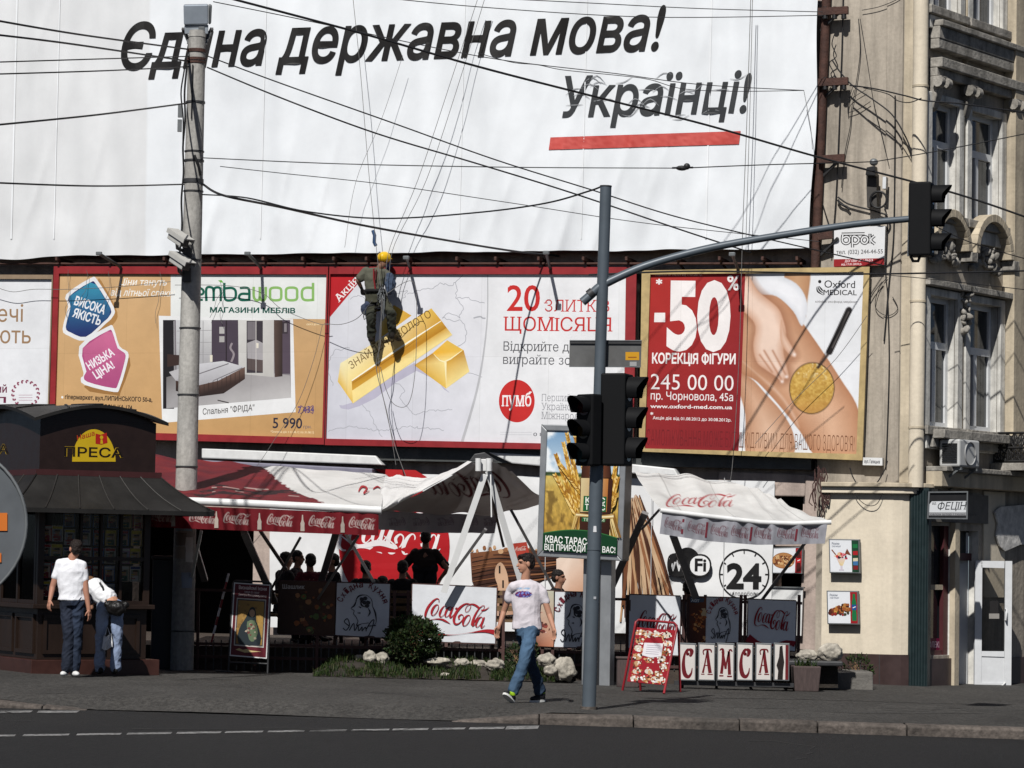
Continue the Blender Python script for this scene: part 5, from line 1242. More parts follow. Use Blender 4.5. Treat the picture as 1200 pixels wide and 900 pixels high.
# folded cassettes on the wall
for q, lb in (([(236, 525), (440, 534), (448, 545), (236, 537)], 'upper closed white awning cassette on the wall under the tan billboard'), ([(236, 539), (436, 549), (436, 556), (236, 546)], 'lower grey closed awning cassette on the wall under the tan billboard'), ([(572, 530), (655, 535), (790, 549), (795, 558), (700, 552), (600, 543)], 'closed white awning cassette on the wall under the bank and medical billboards')):
    t = thing('awning_cassette', lb, 'awning', WALL.hit((q[0][0] + q[1][0]) / 2, q[-1][1], .3), 'closed awnings on the wall')
    mb = MB(); mb.slab(WALL, q, .12, .36, M_WHITEMET if 'grey' not in lb else mat('violet_grey_metal', (.22, .21, .27), .5)); mb.build('housing', t, bevel=.02)

# the middle awning: underside of a pale cloth hung on a white A frame
am = thing('awning', 'grey underside of a pale awning hung from a white A frame', 'awning', at(566, 690, 42.5), 'awnings over the terrace')
TP = [at(550, 543.5, 42.6), at(566, 539.5, 42.6), at(578, 541, 42.7), at(600, 552, 43.2)]
BT = [at(444, 597, 43.4), at(500, 602, 44.3), at(583, 603, 45.0), at(648, 588, 45.6)]
mb = MB(); ruled(mb, TP, BT, 200, 60, lambda u, v: (200, 192, 190), .06, .04, printed('pale_canvas', .85, .16, .3, 5, .05, .15), 3, [(600, 590, 500, 580, 36, -.2)], (92, 30, 38)); mb.build('fabric', am)
mb = MB(); low = [p - UPZ * .29 + Vector((-.04, -.05, 0)) for p in BT[:3]]; low[0] = at(438, 620, 43.3)
ruled(mb, BT[:3], low, 170, 26, lambda u, v: (176, 166, 166) if int(u * 9.5) % 2 == 0 else (168, 160, 160), 0, .02, MATS['pale_canvas'], 1, [(x + 20, 617, x, 617, 11, 0) for x in (455, 483, 512, 540, 566)], (112, 92, 96)); mb.build('valance', am)
mb = MB()
mb.sbar(at(568, 556, 42.3), at(520, 694, 42.7), .045, .03, M_WHITEP); mb.sbar(at(572, 552, 42.3), at(614, 694, 42.9), .045, .03, M_WHITEP)
mb.sbar(at(569, 552, 42.7), at(590, 640, 44.6), .02, .02, M_ARM); mb.sbar(at(599, 598, 43.6), at(650, 692, 44.5), .022, .02, M_ARM); mb.sbar(at(569, 620, 43.1), at(517, 692, 44.0), .022, .02, M_ARM)
mb.tube([at(575, 556, 42.2), at(576, 606, 42.2)], .012, M_WHITEP, 6); mb.build('support_frame', am)
mb = MB(); mb.slab(facing(567, 545, 42.3), [(557, 538), (577, 538), (577, 552), (557, 552)], -.08, .02, M_WHITEMET)
for x in (560.5, 573): mb.tube([at(x, 537, 42.2), at(x, 552, 42.2)], .045, M_WHITEMET, 8)
mb.bar(at(567, 541, 42.35), at(567, 538, 42.95), .03, .03, M_DGREY); mb.hexa([at(550, 540, 42.9), at(556, 532, 42.9), at(568, 530, 42.9), at(584, 541, 42.9)], [at(550, 540, 43.2), at(556, 532, 43.2), at(568, 530, 43.2), at(584, 541, 43.2)], M_DGREY)
mb.build('head_bracket', am, bevel=.01)
# white top cloth between the left and middle awnings
tw = thing('awning', 'white awning cloth sloping between the red awning and the A frame', 'awning', at(470, 598, 43.3), 'awnings over the terrace')
mb = MB(); ruled(mb, [at(452, 556, 45.2), at(500, 561, 44.6), at(553, 541, 42.75)], [at(440, 599, 41.1), at(446, 598, 41.4), at(449, 597, 43.0)], 24, 16, lambda u, v: (234, 232, 230), .03, .06, AWN(), 5); mb.build('fabric', tw)

# the right awning
ar = thing('awning', 'white awning with a wrinkled lettered valance at the right end of the terrace', 'awning', at(870, 613, 41.2), 'awnings over the terrace')
FR = [at(775, 597.5, 41), at(830, 604, 41), at(890, 611, 41), at(930, 613, 41), at(973, 612, 41)]; BR = [at(744, 552, 44.8), at(800, 557, 44.8), at(862, 566, 44.7), at(890, 575, 44.2), at(915, 584, 43.6)]
mb = MB(); ruled(mb, BR, FR, 220, 60, lambda u, v: tuple(222 + 12 * n1(u * 9, v * 4, 8) - (26 if abs((u * 4) % 1 - .5) < .012 else 0) - e for e in (0, 1, 4)), .05, .07, AWN(), 7, [(781, 597, 864, 594, 17, -.1)]); mb.build('fabric', ar)
mb = MB(); roller(mb, [at(774, 598, 40.95), at(830, 605, 40.95), at(890, 612, 40.95), at(930, 613.5, 40.95), at(974, 612, 40.95)], .035, M_WHITEMET); mb.build('front_bar', ar)
vr = facing(870, 625, 40.95)
class Val2(Canvas):
    def P(s, x, y, l=None): return s.pl.hit(x, y, (s.cur if l is None else l) + (.03 * math.sin(x * .23 + 3 * n1(x * .04, 1)) + .02 * n1(x * .15, y * .06, 3)) * min(1, max(0, (y - 602) / 16)))
c = Val2(vr, AWN(), .0, .002)
def ytr(x): return np.interp(x, [776, 830, 890, 930, 970], [600, 607, 613.5, 615, 614])
def ybr(x): return np.interp(x, [773, 830, 890, 930, 964], [625, 634, 638.5, 638, 637])
printed_valance(c, np.arange(776, 970, .8), np.linspace(0, 1, 34), lambda x, v: ytr(x) + (ybr(x) - ytr(x)) * v, lambda x, v: x - v * 3, lambda x: (158, 158, 165) if int((x - 776) / 28) % 2 == 0 else (146, 146, 153), [(x - 1, ybr(x) - 6, x + 20, ybr(x + 20) - 5, 15, 0) for x in (780, 807, 834, 858, 885, 912, 940)], (96, 30, 44))
c.l = c.cur = .008
for x in (801, 829, 881, 934): c.stroke([(x, ytr(x) + 5), (x - 2, ybr(x) - 4)], 2.4, (120, 44, 56), 0)
c.build('valance', ar)
mb = MB()
for a_, b_, w_ in (((789, 628, 41.1), (816, 702, 43), .05), ((945, 634, 41.3), (893, 703, 43.2), .022), ((773, 597, 41.2), (752, 620, 42.0), .018), ((756, 601, 42), (716, 690, 43.2), .05)): mb.sbar(at(*a_), at(*b_), w_, w_ * .6, M_ARM)
mb.build('support_arm', ar)

# ------------------------------------------------------------------ fence of the terrace and its panels
FP = facing(600, 750, 42.95)
fe = thing('railing', 'rusty brown terrace railing behind the sign panels', 'railing', FP.hit(650, 790))
for x in (232, 300, 372, 462, 478, 590, 636, 648, 735, 801, 806, 826, 868, 873, 936): mb = MB(); mb.bar(FP.hit(x + .6, 692 if x < 700 else 697, -.04), FP.hit(x - 1, 792, -.04), .022, .022, M_FENCE); mb.build('post', fe)
mb = MB()
for y0, y1 in ((697, 707), (760, 770), (775, 785)): mb.bar(FP.hit(225, y0 - 6, -.09), FP.hit(940, y1, -.09), .016, .02, M_FENCE)
for k in range(78):
    x = 232 + k * 9; mb.bar(FP.hit(x + .5, 750, -.09), FP.hit(x, 786, -.09), .008, .008, M_DGREY)
mb.build('bars', fe)
def panel(q, label, art, o=0.0, pl=None, group='printed panels on the terrace railing', frame=True):
    pl = pl or FP
    t = thing('sign_panel', label, 'sign', pl.hit((q[2][0] + q[3][0]) / 2, q[2][1], o), group)
    c = Soft(pl, printed('panel_banner', .6, .14, .3, 4), o + .01)
    P = [[c.P(*lerp4(q, i / 11, j / 7)) for i in range(12)] for j in range(8)]; c.mb.grid(P, c.mat, lin((222, 224, 228)))
    c.l += .012; art(c, lambda u, v: lerp4(q, u, v)); c.build('sheet', t)
    if frame:
        mb = MB()
        for i in range(4):
            a_, b_ = q[i], q[(i + 1) % 4]; mb.bar(pl.hit(*a_, o - .01), pl.hit(*b_, o - .01), .016, .016, M_FENCE)
        mb.build('frame', t)
def sketch(c, f, dark, red, k=1.0):
    txt = 'Східна Кухня'; n_ = len(txt)
    for i, ch in enumerate(txt):
        if ch == ' ': continue
        a = R(200) + R(140) * i / (n_ - 1); p = f(.5 + .40 * math.cos(a), .47 + .40 * math.sin(a)); tx, ty = -math.sin(a), math.cos(a)
        x0, y0 = p[0] - tx * 1.9 * k, p[1] - ty * 1.9 * k
        c.text(ch, x0, y0, p[0] + tx * 1.9 * k, p[1] + ty * 1.9 * k, 5.6 * k, red, .02, keep=True)
    S = [[(.36, .34), (.42, .24), (.56, .22), (.66, .30), (.68, .42)], [(.38, .32), (.34, .42), (.28, .48), (.34, .52), (.33, .58), (.38, .64), (.42, .72)], [(.44, .28), (.5, .36), (.6, .32)], [(.46, .26), (.47, .4), (.55, .44), (.62, .4)], [(.68, .42), (.74, .55), (.76, .72), (.7, .8)], [(.42, .72), (.4, .8), (.5, .76), (.62, .74)], [(.42, .44), (.47, .46)], [(.4, .56), (.46, .56)], [(.6, .46), (.64, .54), (.6, .62)]]
    for s_ in S: c.stroke([f(*p) for p in s_], [.5, 1.5 * k, .6][:len(s_)] + [.8] * (len(s_) - 3), dark, 4, keep=True)
    for p in ((.48, .3), (.54, .28), (.6, .36), (.53, .36), (.58, .42)): c.circ(*f(*p), 2.2 * k, 1.9 * k, dark, 8)
    for s_ in ([(.26, .82), (.16, .74), (.22, .68), (.26, .8), (.2, .9), (.14, .86)], [(.26, .9), (.34, .76), (.36, .9), (.42, .8), (.44, .9), (.5, .82), (.5, .9), (.56, .82), (.58, .9)], [(.58, .86), (.66, .72), (.72, .68), (.68, .86), (.62, 1.0)], [(.62, .8), (.76, .78)]): c.stroke([f(*p) for p in s_], [.9 * k] * len(s_), dark, 4, keep=True)
DK, RDK = (52, 52, 58), (112, 32, 44)
def a1(c, f): sketch(c, f, DK, RDK, 1.25); c.stroke([f(.92, .5), f(.88, .8), f(.78, 1)], [.1, .1, .1], (240, 240, 240), 4)
def a2(c, f):
    cola(c, 497, 731, 572, 738, 31, (168, 26, 38), .05, n=5)
    c.poly([(509, 740.5), (520, 737), (530, 740), (527, 742.5)], (168, 26, 38)) if False else None
    P0 = [f(0, .86), f(.3, .87), f(.5, .87), f(.7, .82), f(.88, .78), f(1, .80)]; c.stroke(P0, [8, 2.6, .5, .6, 3.5, 6], (168, 26, 38), 6)
def a3(c, f):
    c.poly([f(0, 0), f(1, 0), f(1, 1), f(0, 1)], [(206, 196, 176), (190, 190, 170), (196, 130, 100), (130, 70, 50)])
    c.poly([f(.2, .05), f(.9, .1), f(.8, .28), f(.2, .3)], (90, 140, 60)); blobs(c, f, .05, .95, .3, .98, 46, [(206, 150, 130), (150, 70, 60), (226, 190, 176), (110, 50, 44), (236, 214, 200), (90, 50, 40)], 1.6, 4, 3)
def a5(c, f): cola(c, 748, 745, 793, 747, 30, (120, 30, 42), .0, n=4); c.stroke([f(0, .95), f(.3, .88), f(.6, .96)], [6, 5, 1], (120, 26, 40), 4)
def a6(c, f):
    c.poly([f(0, 0), f(.34, 0), f(.34, 1), f(0, 1)], [(80, 44, 30), (112, 66, 40), (96, 50, 30), (60, 30, 22)])
    blobs(c, f, .06, .32, .12, .98, 120, [(150, 76, 34), (196, 120, 60), (110, 52, 26), (222, 166, 110), (90, 40, 22), (176, 96, 44)], 1.0, 2.6, 12)
    blobs(c, f, .22, .33, .1, .4, 6, [(226, 200, 160), (206, 180, 140)], 1.5, 3, 2); c.poly([f(0, 0), f(.30, .02), f(.28, .14), f(.02, .12)], (70, 84, 100)); c.text('Хот', *f(.03, .10), *f(.2, .11), 4, (230, 232, 236), .03)
    sketch(c, lambda u, v: f(.36 + .62 * u, v), (60, 60, 66), (150, 40, 54), 1.0)
def a8(c, f):
    cola(c, 884, 738, 926, 741, 27, (150, 24, 40), .0, n=4)
    c.stroke([f(0, .84), f(.25, .95), f(.55, .93), f(.8, .84), f(1, .86)], [10, 6, 3, 4, 7], (140, 22, 40), 5)
def a0(c, f):
    c.poly([f(0, 0), f(1, 0), f(1, 1), f(0, 1)], [(60, 44, 36), (90, 60, 44), (70, 46, 34), (50, 36, 30)]); blobs(c, f, .3, .95, .15, .95, 60, [(120, 70, 44), (150, 90, 50), (80, 60, 40), (90, 110, 60), (170, 120, 80)], 1.5, 4, 21); c.text('Шашлик', *f(.05, .14), *f(.45, .14), 5, (200, 196, 190), .02)
panel([(328, 681), (393, 682.5), (392, 744), (326, 742)], 'dark food picture panel left of the grey sketch panel', a0)
panel([(395, 683), (457, 684.5), (455, 747.5), (393, 744)], 'shaded panel with a sketched head under the red awning', a1)
panel([(483.5, 684.5), (582, 689), (580, 754), (482, 751)], 'bright white panel with large red script behind the round bush', a2, .03)
panel([(626, 692), (649, 692.5), (648.5, 758), (626, 757)], 'narrow food picture panel behind the walking man', a3)
panel([(650.5, 693.5), (700, 695), (699, 759), (649.5, 758)], 'shaded panel with a sketched head beside the lightbox post', a1)
panel([(738, 697), (797.5, 699), (796, 768), (736.5, 766)], 'grey panel with dark red script behind the red food board', a5, .02)
panel([(808, 699.5), (866.5, 701), (865, 754), (807, 753)], 'panel with a kebab photo and a sketched head above the letter boards', a6)
panel([(877, 702.5), (933, 704.5), (931.5, 763), (876, 756)], 'panel with red script and a red wave at the right terrace end', a8, .02)

# the letter boards
LP = facing(860, 775, 41.2)
LC = [[(62, 34, 14), (48, 40, 20), (50, 22, 12), (66, 16, 22), (78, 24, 30), (72, 46, 16), (60, 44, 8)], [(66, 18, 14), (48, 14, 10), (30, 40, 16), (22, 90, 26), (32, 136, 32), (56, 150, 26), (76, 132, 14), (82, 106, 6)]]
LA = [[(54, 18, 16), (62, 77, 24), (74, 132, 26)], [(52, 22, 9), (38, 84, 11), (24, 132, 16)], [(30, 42, 9), (25, 28, 9), (32, 18, 12), (54, 15, 12), (76, 17, 12), (82, 30, 8)], [(12, 138, 8), (36, 138, 8)], [(56, 138, 9), (92, 138, 9)], [(34, 94, 8), (62, 94, 8)]]
LM = [[(10, 22, 8), (22, 14, 14), (32, 24, 20), (30, 80, 20), (22, 136, 22)], [(28, 26, 16), (40, 70, 18), (50, 112, 16)], [(50, 112, 14), (58, 70, 12), (70, 26, 14)], [(70, 22, 18), (72, 80, 22), (76, 140, 24)], [(70, 20, 14), (84, 16, 12), (92, 26, 8)], [(8, 146, 12), (36, 146, 10)], [(60, 148, 12), (92, 148, 12)]]
wh = ['first letter C from the left, partly behind the red food board', 'letter A between the first C and the M', 'letter M in the middle of the row', 'second letter C, right of the M', 'last letter A, left of the picture board']
xs_ = [(795.5, 815.5), (818, 838), (840, 860.5), (863, 882.5), (885, 904), (906.5, 925)]
for i, (x0, x1) in enumerate(xs_):
    q = [(x0 + .4, 753.2), (x1 + .4, 754), (x1, 798), (x0, 797.6)]
    t = thing('letter_board', ('white board, ' + wh[i]) if i < 5 else 'board with a dark figure picture, rightmost of the letter boards', 'sign', LP.hit((x0 + x1) / 2, 798), 'letter boards in front of the terrace')
    mb = MB(); mb.slab(LP, q, -.07, 0, M_GREYMET); mb.build('box', t, bevel=.006)
    c = Canvas(LP, printed('panel_banner', .6, .14, .3, 4), .003); qi = [(q[0][0] + 1.4, q[0][1] + 2), (q[1][0] - 1.4, q[1][1] + 2), (q[2][0] - 1.4, q[2][1] - 1.4), (q[3][0] + 1.4, q[3][1] - 1.4)]
    c.poly(qi, (214, 208, 202))
    if i < 5:
        G_ = [LC, LA, LM, LC, LA][i]
        for s_ in G_: c.stroke([lerp4(qi, X / 100, (Y + 8) / 172) for X, Y, w_ in s_], [w_ / 100 * 17.5 * .9 for _, _, w_ in s_], (104, 16, 26), 5, keep=False)
    else:
        c.poly([lerp4(qi, *p) for p in ((.35, .05), (.55, .02), (.62, .3), (.7, .5), (.62, .75), (.6, 1), (.2, 1), (.25, .75), (.12, .6), (.3, .35))], (34, 26, 24)); c.poly([lerp4(qi, *p) for p in ((.78, 0), (1, 0), (1, 1), (.78, 1))], (104, 24, 30))
    c.build('face', t)
mb = MB(); mb.bar(at(790, 800, 41.3), at(930, 803, 41.3), .03, .03, M_DGREY)
for x in (800, 840, 880, 920): mb.bar(at(x, 797, 41.3), gpt(x - .5, 806), .02, .02, M_DGREY)
t = thing('board_stand', 'dark low stand carrying the row of letter boards', 'stand', at(860, 806, 41.3)); mb.build('stand_frame', t)

# ------------------------------------------------------------------ benches and tables on the deck
def picnic(px, D, w_, label, yaw=0.0):
    o = mk(px, D, DZ); t = thing('picnic_table', label, 'table', o, 'wooden tables on the terrace')
    mb = MB()
    for k in range(4): mb.box(o + Vector((0, -.3 + k * .2, .74)), (w_ / 2, .092, .02), M_WOOD)
    mb.build('table_top', t)
    for s_ in (-1, 1):
        mb = MB()
        for k in range(2): mb.box(o + Vector((0, s_ * (.72 + .16 * k), .45)), (w_ / 2, .072, .02), M_WOOD)
        mb.build('bench_seat', t)
        mb = MB()
        for k in (-1, 1): mb.bar(o + Vector((s_ * w_ * .4, k * .85, 0)), o + Vector((s_ * w_ * .4, k * .2, .72)), .03, .04, M_FENCE)
        mb.bar(o + Vector((s_ * w_ * .4, -.88, .41)), o + Vector((s_ * w_ * .4, .88, .41)), .03, .03, M_FENCE); mb.build('leg', t)
picnic(350, 45.0, 1.6, 'wooden picnic table in the shade under the red awning'); picnic(480, 44.7, 1.5, 'wooden picnic table behind the white script panel'); picnic(628, 44.7, 1.3, 'wooden picnic table behind the walking man')
def bench(pxa, pxb, D, y, label):
    t = thing('bench', label, 'bench', mk((pxa + pxb) / 2, D, DZ)); mb = MB()
    for k in range(3): mb.slab(facing(500, y, D), [(pxa, y + k * 9), (pxb, y + .5 + k * 9), (pxb, y + 6.5 + k * 9), (pxa, y + 6 + k * 9)], -.03, 0, M_WOOD)
    mb.build('backrest', t); mb = MB(); o = mk((pxa + pxb) / 2, D, DZ + .44); wd = (pxb - pxa) / 3400 * D / 2; mb.box(o + Vector((0, .22, 0)), (wd, .2, .02), M_WOOD); mb.build('seat', t)
    for s_ in (-1, 1):
        mb = MB(); mb.box(o + Vector((s_ * wd * .9, .05, -.22)), (.025, .025, .22), M_FENCE); mb.box(o + Vector((s_ * wd * .9, .38, -.22)), (.025, .025, .22), M_FENCE); mb.build('leg', t)
bench(456, 500, 43.5, 692, 'slatted wooden bench back seen left of the white script panel'); bench(576, 640, 43.5, 692, 'slatted wooden bench back seen right of the white script panel')

# ------------------------------------------------------------------ planting strip: grass, weeds, rocks, bush
M_SOIL = mat('soil', (.035, .028, .022), .95, var=.4, scale=6, bump=.6, dirt=.3)
def strip(u, v):
    """point of the planted bank: u along, v from the pavement back to the deck"""
    x = 368 + 304 * u; D = 41.35 + .75 * u + (43.0 - 41.35 - .75 * u) * v + .06 * n1(u * 14, 0) * (1 - v); p = at(x, 700, D)
    return Vector((p.x, p.y, gz(p.x, p.y) + .01 + .26 * v ** .8 * sstep(-.02, .12, u) + .02 * n1(u * 20, v * 5, 2)))
mb = MB(); rows = [[strip(i / 40, j / 8) for i in range(41)] for j in range(9)]
mb.grid(rows[::-1], M_SOIL); tag(mb.build('planting_soil'), kind='structure')
def leafmat(name, c1, c2):
    if name in MATS: return MATS[name]
    m = bpy.data.materials.new(name); m.use_nodes = True; N = m.node_tree.nodes; L = m.node_tree.links; b = N['Principled BSDF']; b.inputs['Roughness'].default_value = .65; b.inputs['Specular IOR Level'].default_value = .25
    a_ = N.new('ShaderNodeAttribute'); a_.attribute_name = 'Col'; L.new(a_.outputs['Color'], b.inputs['Base Color'])
    tr = N.new('ShaderNodeBsdfTranslucent'); L.new(a_.outputs['Color'], tr.inputs[0]); ms = N.new('ShaderNodeMixShader'); ms.inputs[0].default_value = .3; L.new(b.outputs[0], ms.inputs[1]); L.new(tr.outputs[0], ms.inputs[2]); L.new(ms.outputs[0], N['Material Output'].inputs[0])
    MATS[name] = m; return m
M_LEAF = leafmat('leaf', 0, 0)
rg = random.Random(17)
GC = [(.022, .045, .010), (.034, .06, .014), (.05, .075, .02), (.016, .03, .008), (.07, .075, .03)]
def blade(mb, p, h, w_, lean, col):
    d = Vector((rg.gauss(0, 1), rg.gauss(0, 1), 0)).normalized(); s_ = Vector((-d.y, d.x, 0)); q = p + UPZ * h * .6 + d * lean * h * .35; r_ = p + UPZ * h * rg.uniform(.75, 1) + d * lean * h
    mb.add([p - s_ * w_, p + s_ * w_, q + s_ * w_ * .7, q - s_ * w_ * .7, r_], [(0, 1, 2, 3), (3, 2, 4)], M_LEAF, col)
mb = MB()
for k in range(8000):
    x = rg.uniform(369, 668); v = rg.random() ** 1.3
    dens = .45 + 1.3 * n1(x * .05, v * 3, 6)
    if rg.random() > dens: continue
    p = strip((x - 368) / 304, v * .9); blade(mb, p, rg.uniform(.03, .12) * (1 + .6 * n1(x * .06, 3, 1)), .008, rg.uniform(.1, .7), rg.choice(GC))
tag(mb.build('grass_strip'), 'green grass strip along the pavement before the terrace', 'grass', kind='stuff')
def bush(px, py, D, rx, rz, n_, label, name='round_bush', leaf=.03, stem=True, gapf=.0):
    base = gpt(px, py); base.y = D if D else base.y; o = at(px, py, base.y) if D else base
    t = thing(name, label, 'bush', o); mb = MB(); cen = o + UPZ * rz * 1.02
    for k in range(n_):
        d = Vector((rg.gauss(0, 1), rg.gauss(0, 1), rg.gauss(0, 1))).normalized(); bumpy = 1 + .30 * noise.noise(d * 3.2 + Vector((px, 0, 0))) + .08 * noise.noise(d * 8)
        r_ = bumpy * rg.uniform(.62, 1.03) ** .6; p = cen + Vector((d.x * rx, d.y * rx, d.z * rz)) * r_
        u = (d + Vector((rg.gauss(0, .5), rg.gauss(0, .5), rg.gauss(0, .5) + .5))).normalized(); s_ = u.cross(Vector((rg.gauss(0, 1), rg.gauss(0, 1), rg.gauss(0, 1)))).normalized(); L_ = leaf * rg.uniform(.7, 1.5)
        col = [v_ * rg.uniform(.7, 1.3) for v_ in rg.choice([(.028, .045, .016), (.04, .062, .02), (.055, .075, .028), (.022, .036, .014)])]
        mb.add([p, p + u * L_ * .5 + s_ * L_ * .28, p + u * L_, p + u * L_ * .5 - s_ * L_ * .28], [(0, 1, 2, 3)], M_LEAF, col)
    mb.build('foliage', t)
    if stem:
        mb = MB()
        for k in range(5): mb.tube([o + Vector((rg.uniform(-.04, .04), rg.uniform(-.04, .04), -.02)), cen + Vector((rg.uniform(-.2, .2) * rx, rg.uniform(-.2, .2) * rx, 0)), cen + Vector((rg.uniform(-.6, .6) * rx, rg.uniform(-.6, .6) * rx, rz * .5))], [.014, .01, .004], M_WOOD, 5)
        mb.build('stem', t)
bush(484, 775, 42.35, .37, .31, 9000, 'round dark green bush in front of the white script panel', leaf=.042)
bush(1003, 800, 43.6, .26, .20, 420, 'straggly green weeds beside the concrete block', 'weed_clump', .045, True)
bush(925, 806, 0, .12, .10, 260, 'low green weed at the foot of the letter boards', 'weed_clump', .05, True)
bush(604, 779, 42.6, .14, .14, 300, 'leafy green weed among the white rocks behind the walking man', 'weed_clump', .05, True)
bush(622, 771, 42.8, .10, .12, 220, 'small leafy weed by the terrace railing near the white panel', 'weed_clump', .05, True)
M_ROCK = mat('pale_limestone', (.47, .43, .36), .95, var=.4, scale=7, bump=1.0, bscale=14, grain=.3, dirt=.9, dirtcol=(.2, .18, .14))
def rock(px, py, w_, h_, label, D=0, seed=0, group='white rocks along the planting strip'):
    o = gpt(px, py)
    if D: o = at(px, py, D)
    sx = w_ / 3400 * o.y / 2; sz = h_ / 3400 * o.y / 2; bm = bmesh.new(); bmesh.ops.create_icosphere(bm, subdivisions=4, radius=1)
    for v in bm.verts:
        d = v.co.normalized(); k = 1 + .28 * noise.noise(d * 1.6 + Vector((seed * 7.1, 0, 0))) + .12 * noise.noise(d * 4 + Vector((seed * 3, 1, 0)))
        v.co = Vector((d.x * sx * k, d.y * sx * .8 * k, max(-.9, d.z * 1.05) * sz * k + sz * .85))
    me = bpy.data.meshes.new('rock'); bm.to_mesh(me); bm.free(); me.materials.append(M_ROCK)
    for p in me.polygons: p.use_smooth = True
    r_ = bpy.data.objects.new('rock', me); COL.objects.link(r_); r_.location = o; tag(r_, label, 'rock', group)
RL = 'pale limestone rock lying in the grass before the terrace'
for i, (x, y, w_, h_) in enumerate([(433, 772, 14, 14), (448, 774, 17, 15), (420, 770, 10, 7), (512, 776, 30, 10), (541, 777, 18, 10), (560, 778, 22, 9), (580, 781, 22, 14), (522, 789, 12, 5), (600, 783, 10, 7), (645, 787, 16, 12)]): rock(x, y + 4, w_, h_, RL, 42.3 + .3 * ((i * 7) % 3) / 2 - (.55 if y > 785 else 0), seed=i + 1)
rock(641, 783, 20, 16, 'pale rock just left of the biggest white rock', seed=21, group=None) if False else rock(641, 782, 22, 17, 'pale angular rock between the walking man and the biggest rock', 42.1, seed=21)
rock(661, 796, 26, 27, 'biggest white rock, at the foot of the lightbox post', 41.9, seed=14)
rock(946, 775, 24, 14, 'flat pale rock on the left end of the concrete ledge', 42.25, 31, 'pale rocks on the ledge'); rock(973, 774, 30, 21, 'tall pale rock on the right end of the concrete ledge', 42.2, 33, 'pale rocks on the ledge')
M_CONC = mat('old_concrete', (.16, .15, .135), .95, var=.3, scale=4, bump=.6, bscale=25, dirt=.5)
t = thing('concrete_block', 'long grey concrete block on the pavement beside the cream shop', 'block', gpt(991, 808)); bp = facing(990, 808, gpt(991, 808).y)
mb = MB(); mb.slab(bp, [(960, 787), (1023, 787.5), (1023.5, 811), (959.5, 810)], -1.0, 0, M_CONC); mb.build('block', t, bevel=.02)
t = thing('stone_ledge', 'low dark ledge under the pale rocks behind the plant tub', 'ledge', at(955, 790, 42.3)); mb = MB(); mb.slab(facing(955, 780, 41.95), [(918, 774), (988, 775), (988, 781), (918, 780)], -.9, 0, M_DGREY); mb.build('ledge', t, bevel=.02); mb = MB(); mb.slab(facing(955, 790, 42.2), [(924, 781), (982, 781.5), (982, 806), (924, 806)], -.6, 0, M_SOIL); mb.build('shade_block', t)  # soil-dark block under the ledge: the shade below it put into colour
t = thing('plant_tub', 'brownish square plant tub with weeds left of the concrete block', 'tub', gpt(944, 810)); o = gpt(944, 810)
mb = MB(); ax = .19
q0 = [o + Vector((s_[0] * .17, s_[1] * .17, 0)) for s_ in ((-1, -1), (1, -1), (1, 1), (-1, 1))]; q1 = [o + Vector((s_[0] * .2, s_[1] * .2, .36)) for s_ in ((-1, -1), (1, -1), (1, 1), (-1, 1))]
mb.hexa(q0, q1, mat('brown_tub', (.085, .06, .056), .8, var=.3, scale=9, stretch=(5, 5, 1))); mb.build('tub', t, bevel=.015)
mb = MB()
for k in range(60): blade(mb, o + Vector((rg.uniform(-.15, .15), rg.uniform(-.15, .15), .34)), rg.uniform(.05, .16), .012, .6, rg.choice(GC))
mb.build('weeds', t)
for i, (px, w_) in enumerate(((738, 12),)):
    t = thing('plant_tub', 'brown slatted tub half hidden behind the red food board', 'tub', gpt(735, 805)); o = gpt(735, 805); mb = MB(); mb.box(o + Vector((0, 0, .2)), (.15, .15, .2), MATS['brown_tub']); mb.box(o + Vector((0, 0, .41)), (.165, .165, .014), MATS['brown_tub']); mb.build('tub', t, bevel=.012)
# concrete canopy of dry twigs hanging on the shop corner
tw_ = thing('dry_vine', 'dry brown vine hanging down the corner of the cream shop', 'vine', WALL.hit(962, 600, .7)); mb = MB()
for k in range(16):
    x, y = rg.uniform(955, 968), rg.uniform(545, 560); pts = []
    for i in range(7): pts.append(WALL.hit(x, y, SH + .06)); x += rg.uniform(-3.5, 4.5); y += rg.uniform(3, 11)
    mb.tube(pts, .008, M_FENCE, 4)
mb.build('twigs', tw_)
# ================================================================== newspaper kiosk
M_KIOSK = mat('dark_brown_wood', (.022, .012, .008), .45, var=.3, scale=5, stretch=(1, 1, .3))
M_KROOF = mat('dark_roof_sheet', (.021, .0195, .018), .55, .2, var=.3, scale=2.5, bump=.15, bscale=8, dirt=.3, dirtcol=(.07, .065, .06))
M_KTILE = mat('red_brown_tile', (.055, .022, .017), .4, var=.3, scale=4)
M_KSIGN = mat('dark_sign_panel', (.022, .012, .010), .35, var=.2)
KA = gpt(41, 789.2); KA.z = 0
ER = Vector((math.cos(R(30)), math.sin(R(30)), 0)); NR = Vector((ER.y, -ER.x, 0))
EL = Vector((-math.sin(R(30)), math.cos(R(30)), 0)); NL = Vector((-math.cos(R(30)), -math.sin(R(30)), 0))
KR, KL = Plane(KA, NR), Plane(KA, NL)
KW = (KR.hit(176, 650) - KA).dot(ER); KD = 2.6
kz = lambda px, y: KR.hit(px, y).z
g0 = gz(KA.x, KA.y) - .05
zt = kz(100, 773); zc_ = kz(100, 710); zs0 = kz(100, 553); zs1 = kz(60, 497)
ki = thing('newspaper_kiosk', 'dark brown newspaper kiosk with arched roof and yellow press sign', 'kiosk', Vector((KA.x, KA.y, g0)))
def KP(a, b_, z): return KA + ER * a + EL * b_ + UPZ * z       # plan coordinates along the two faces
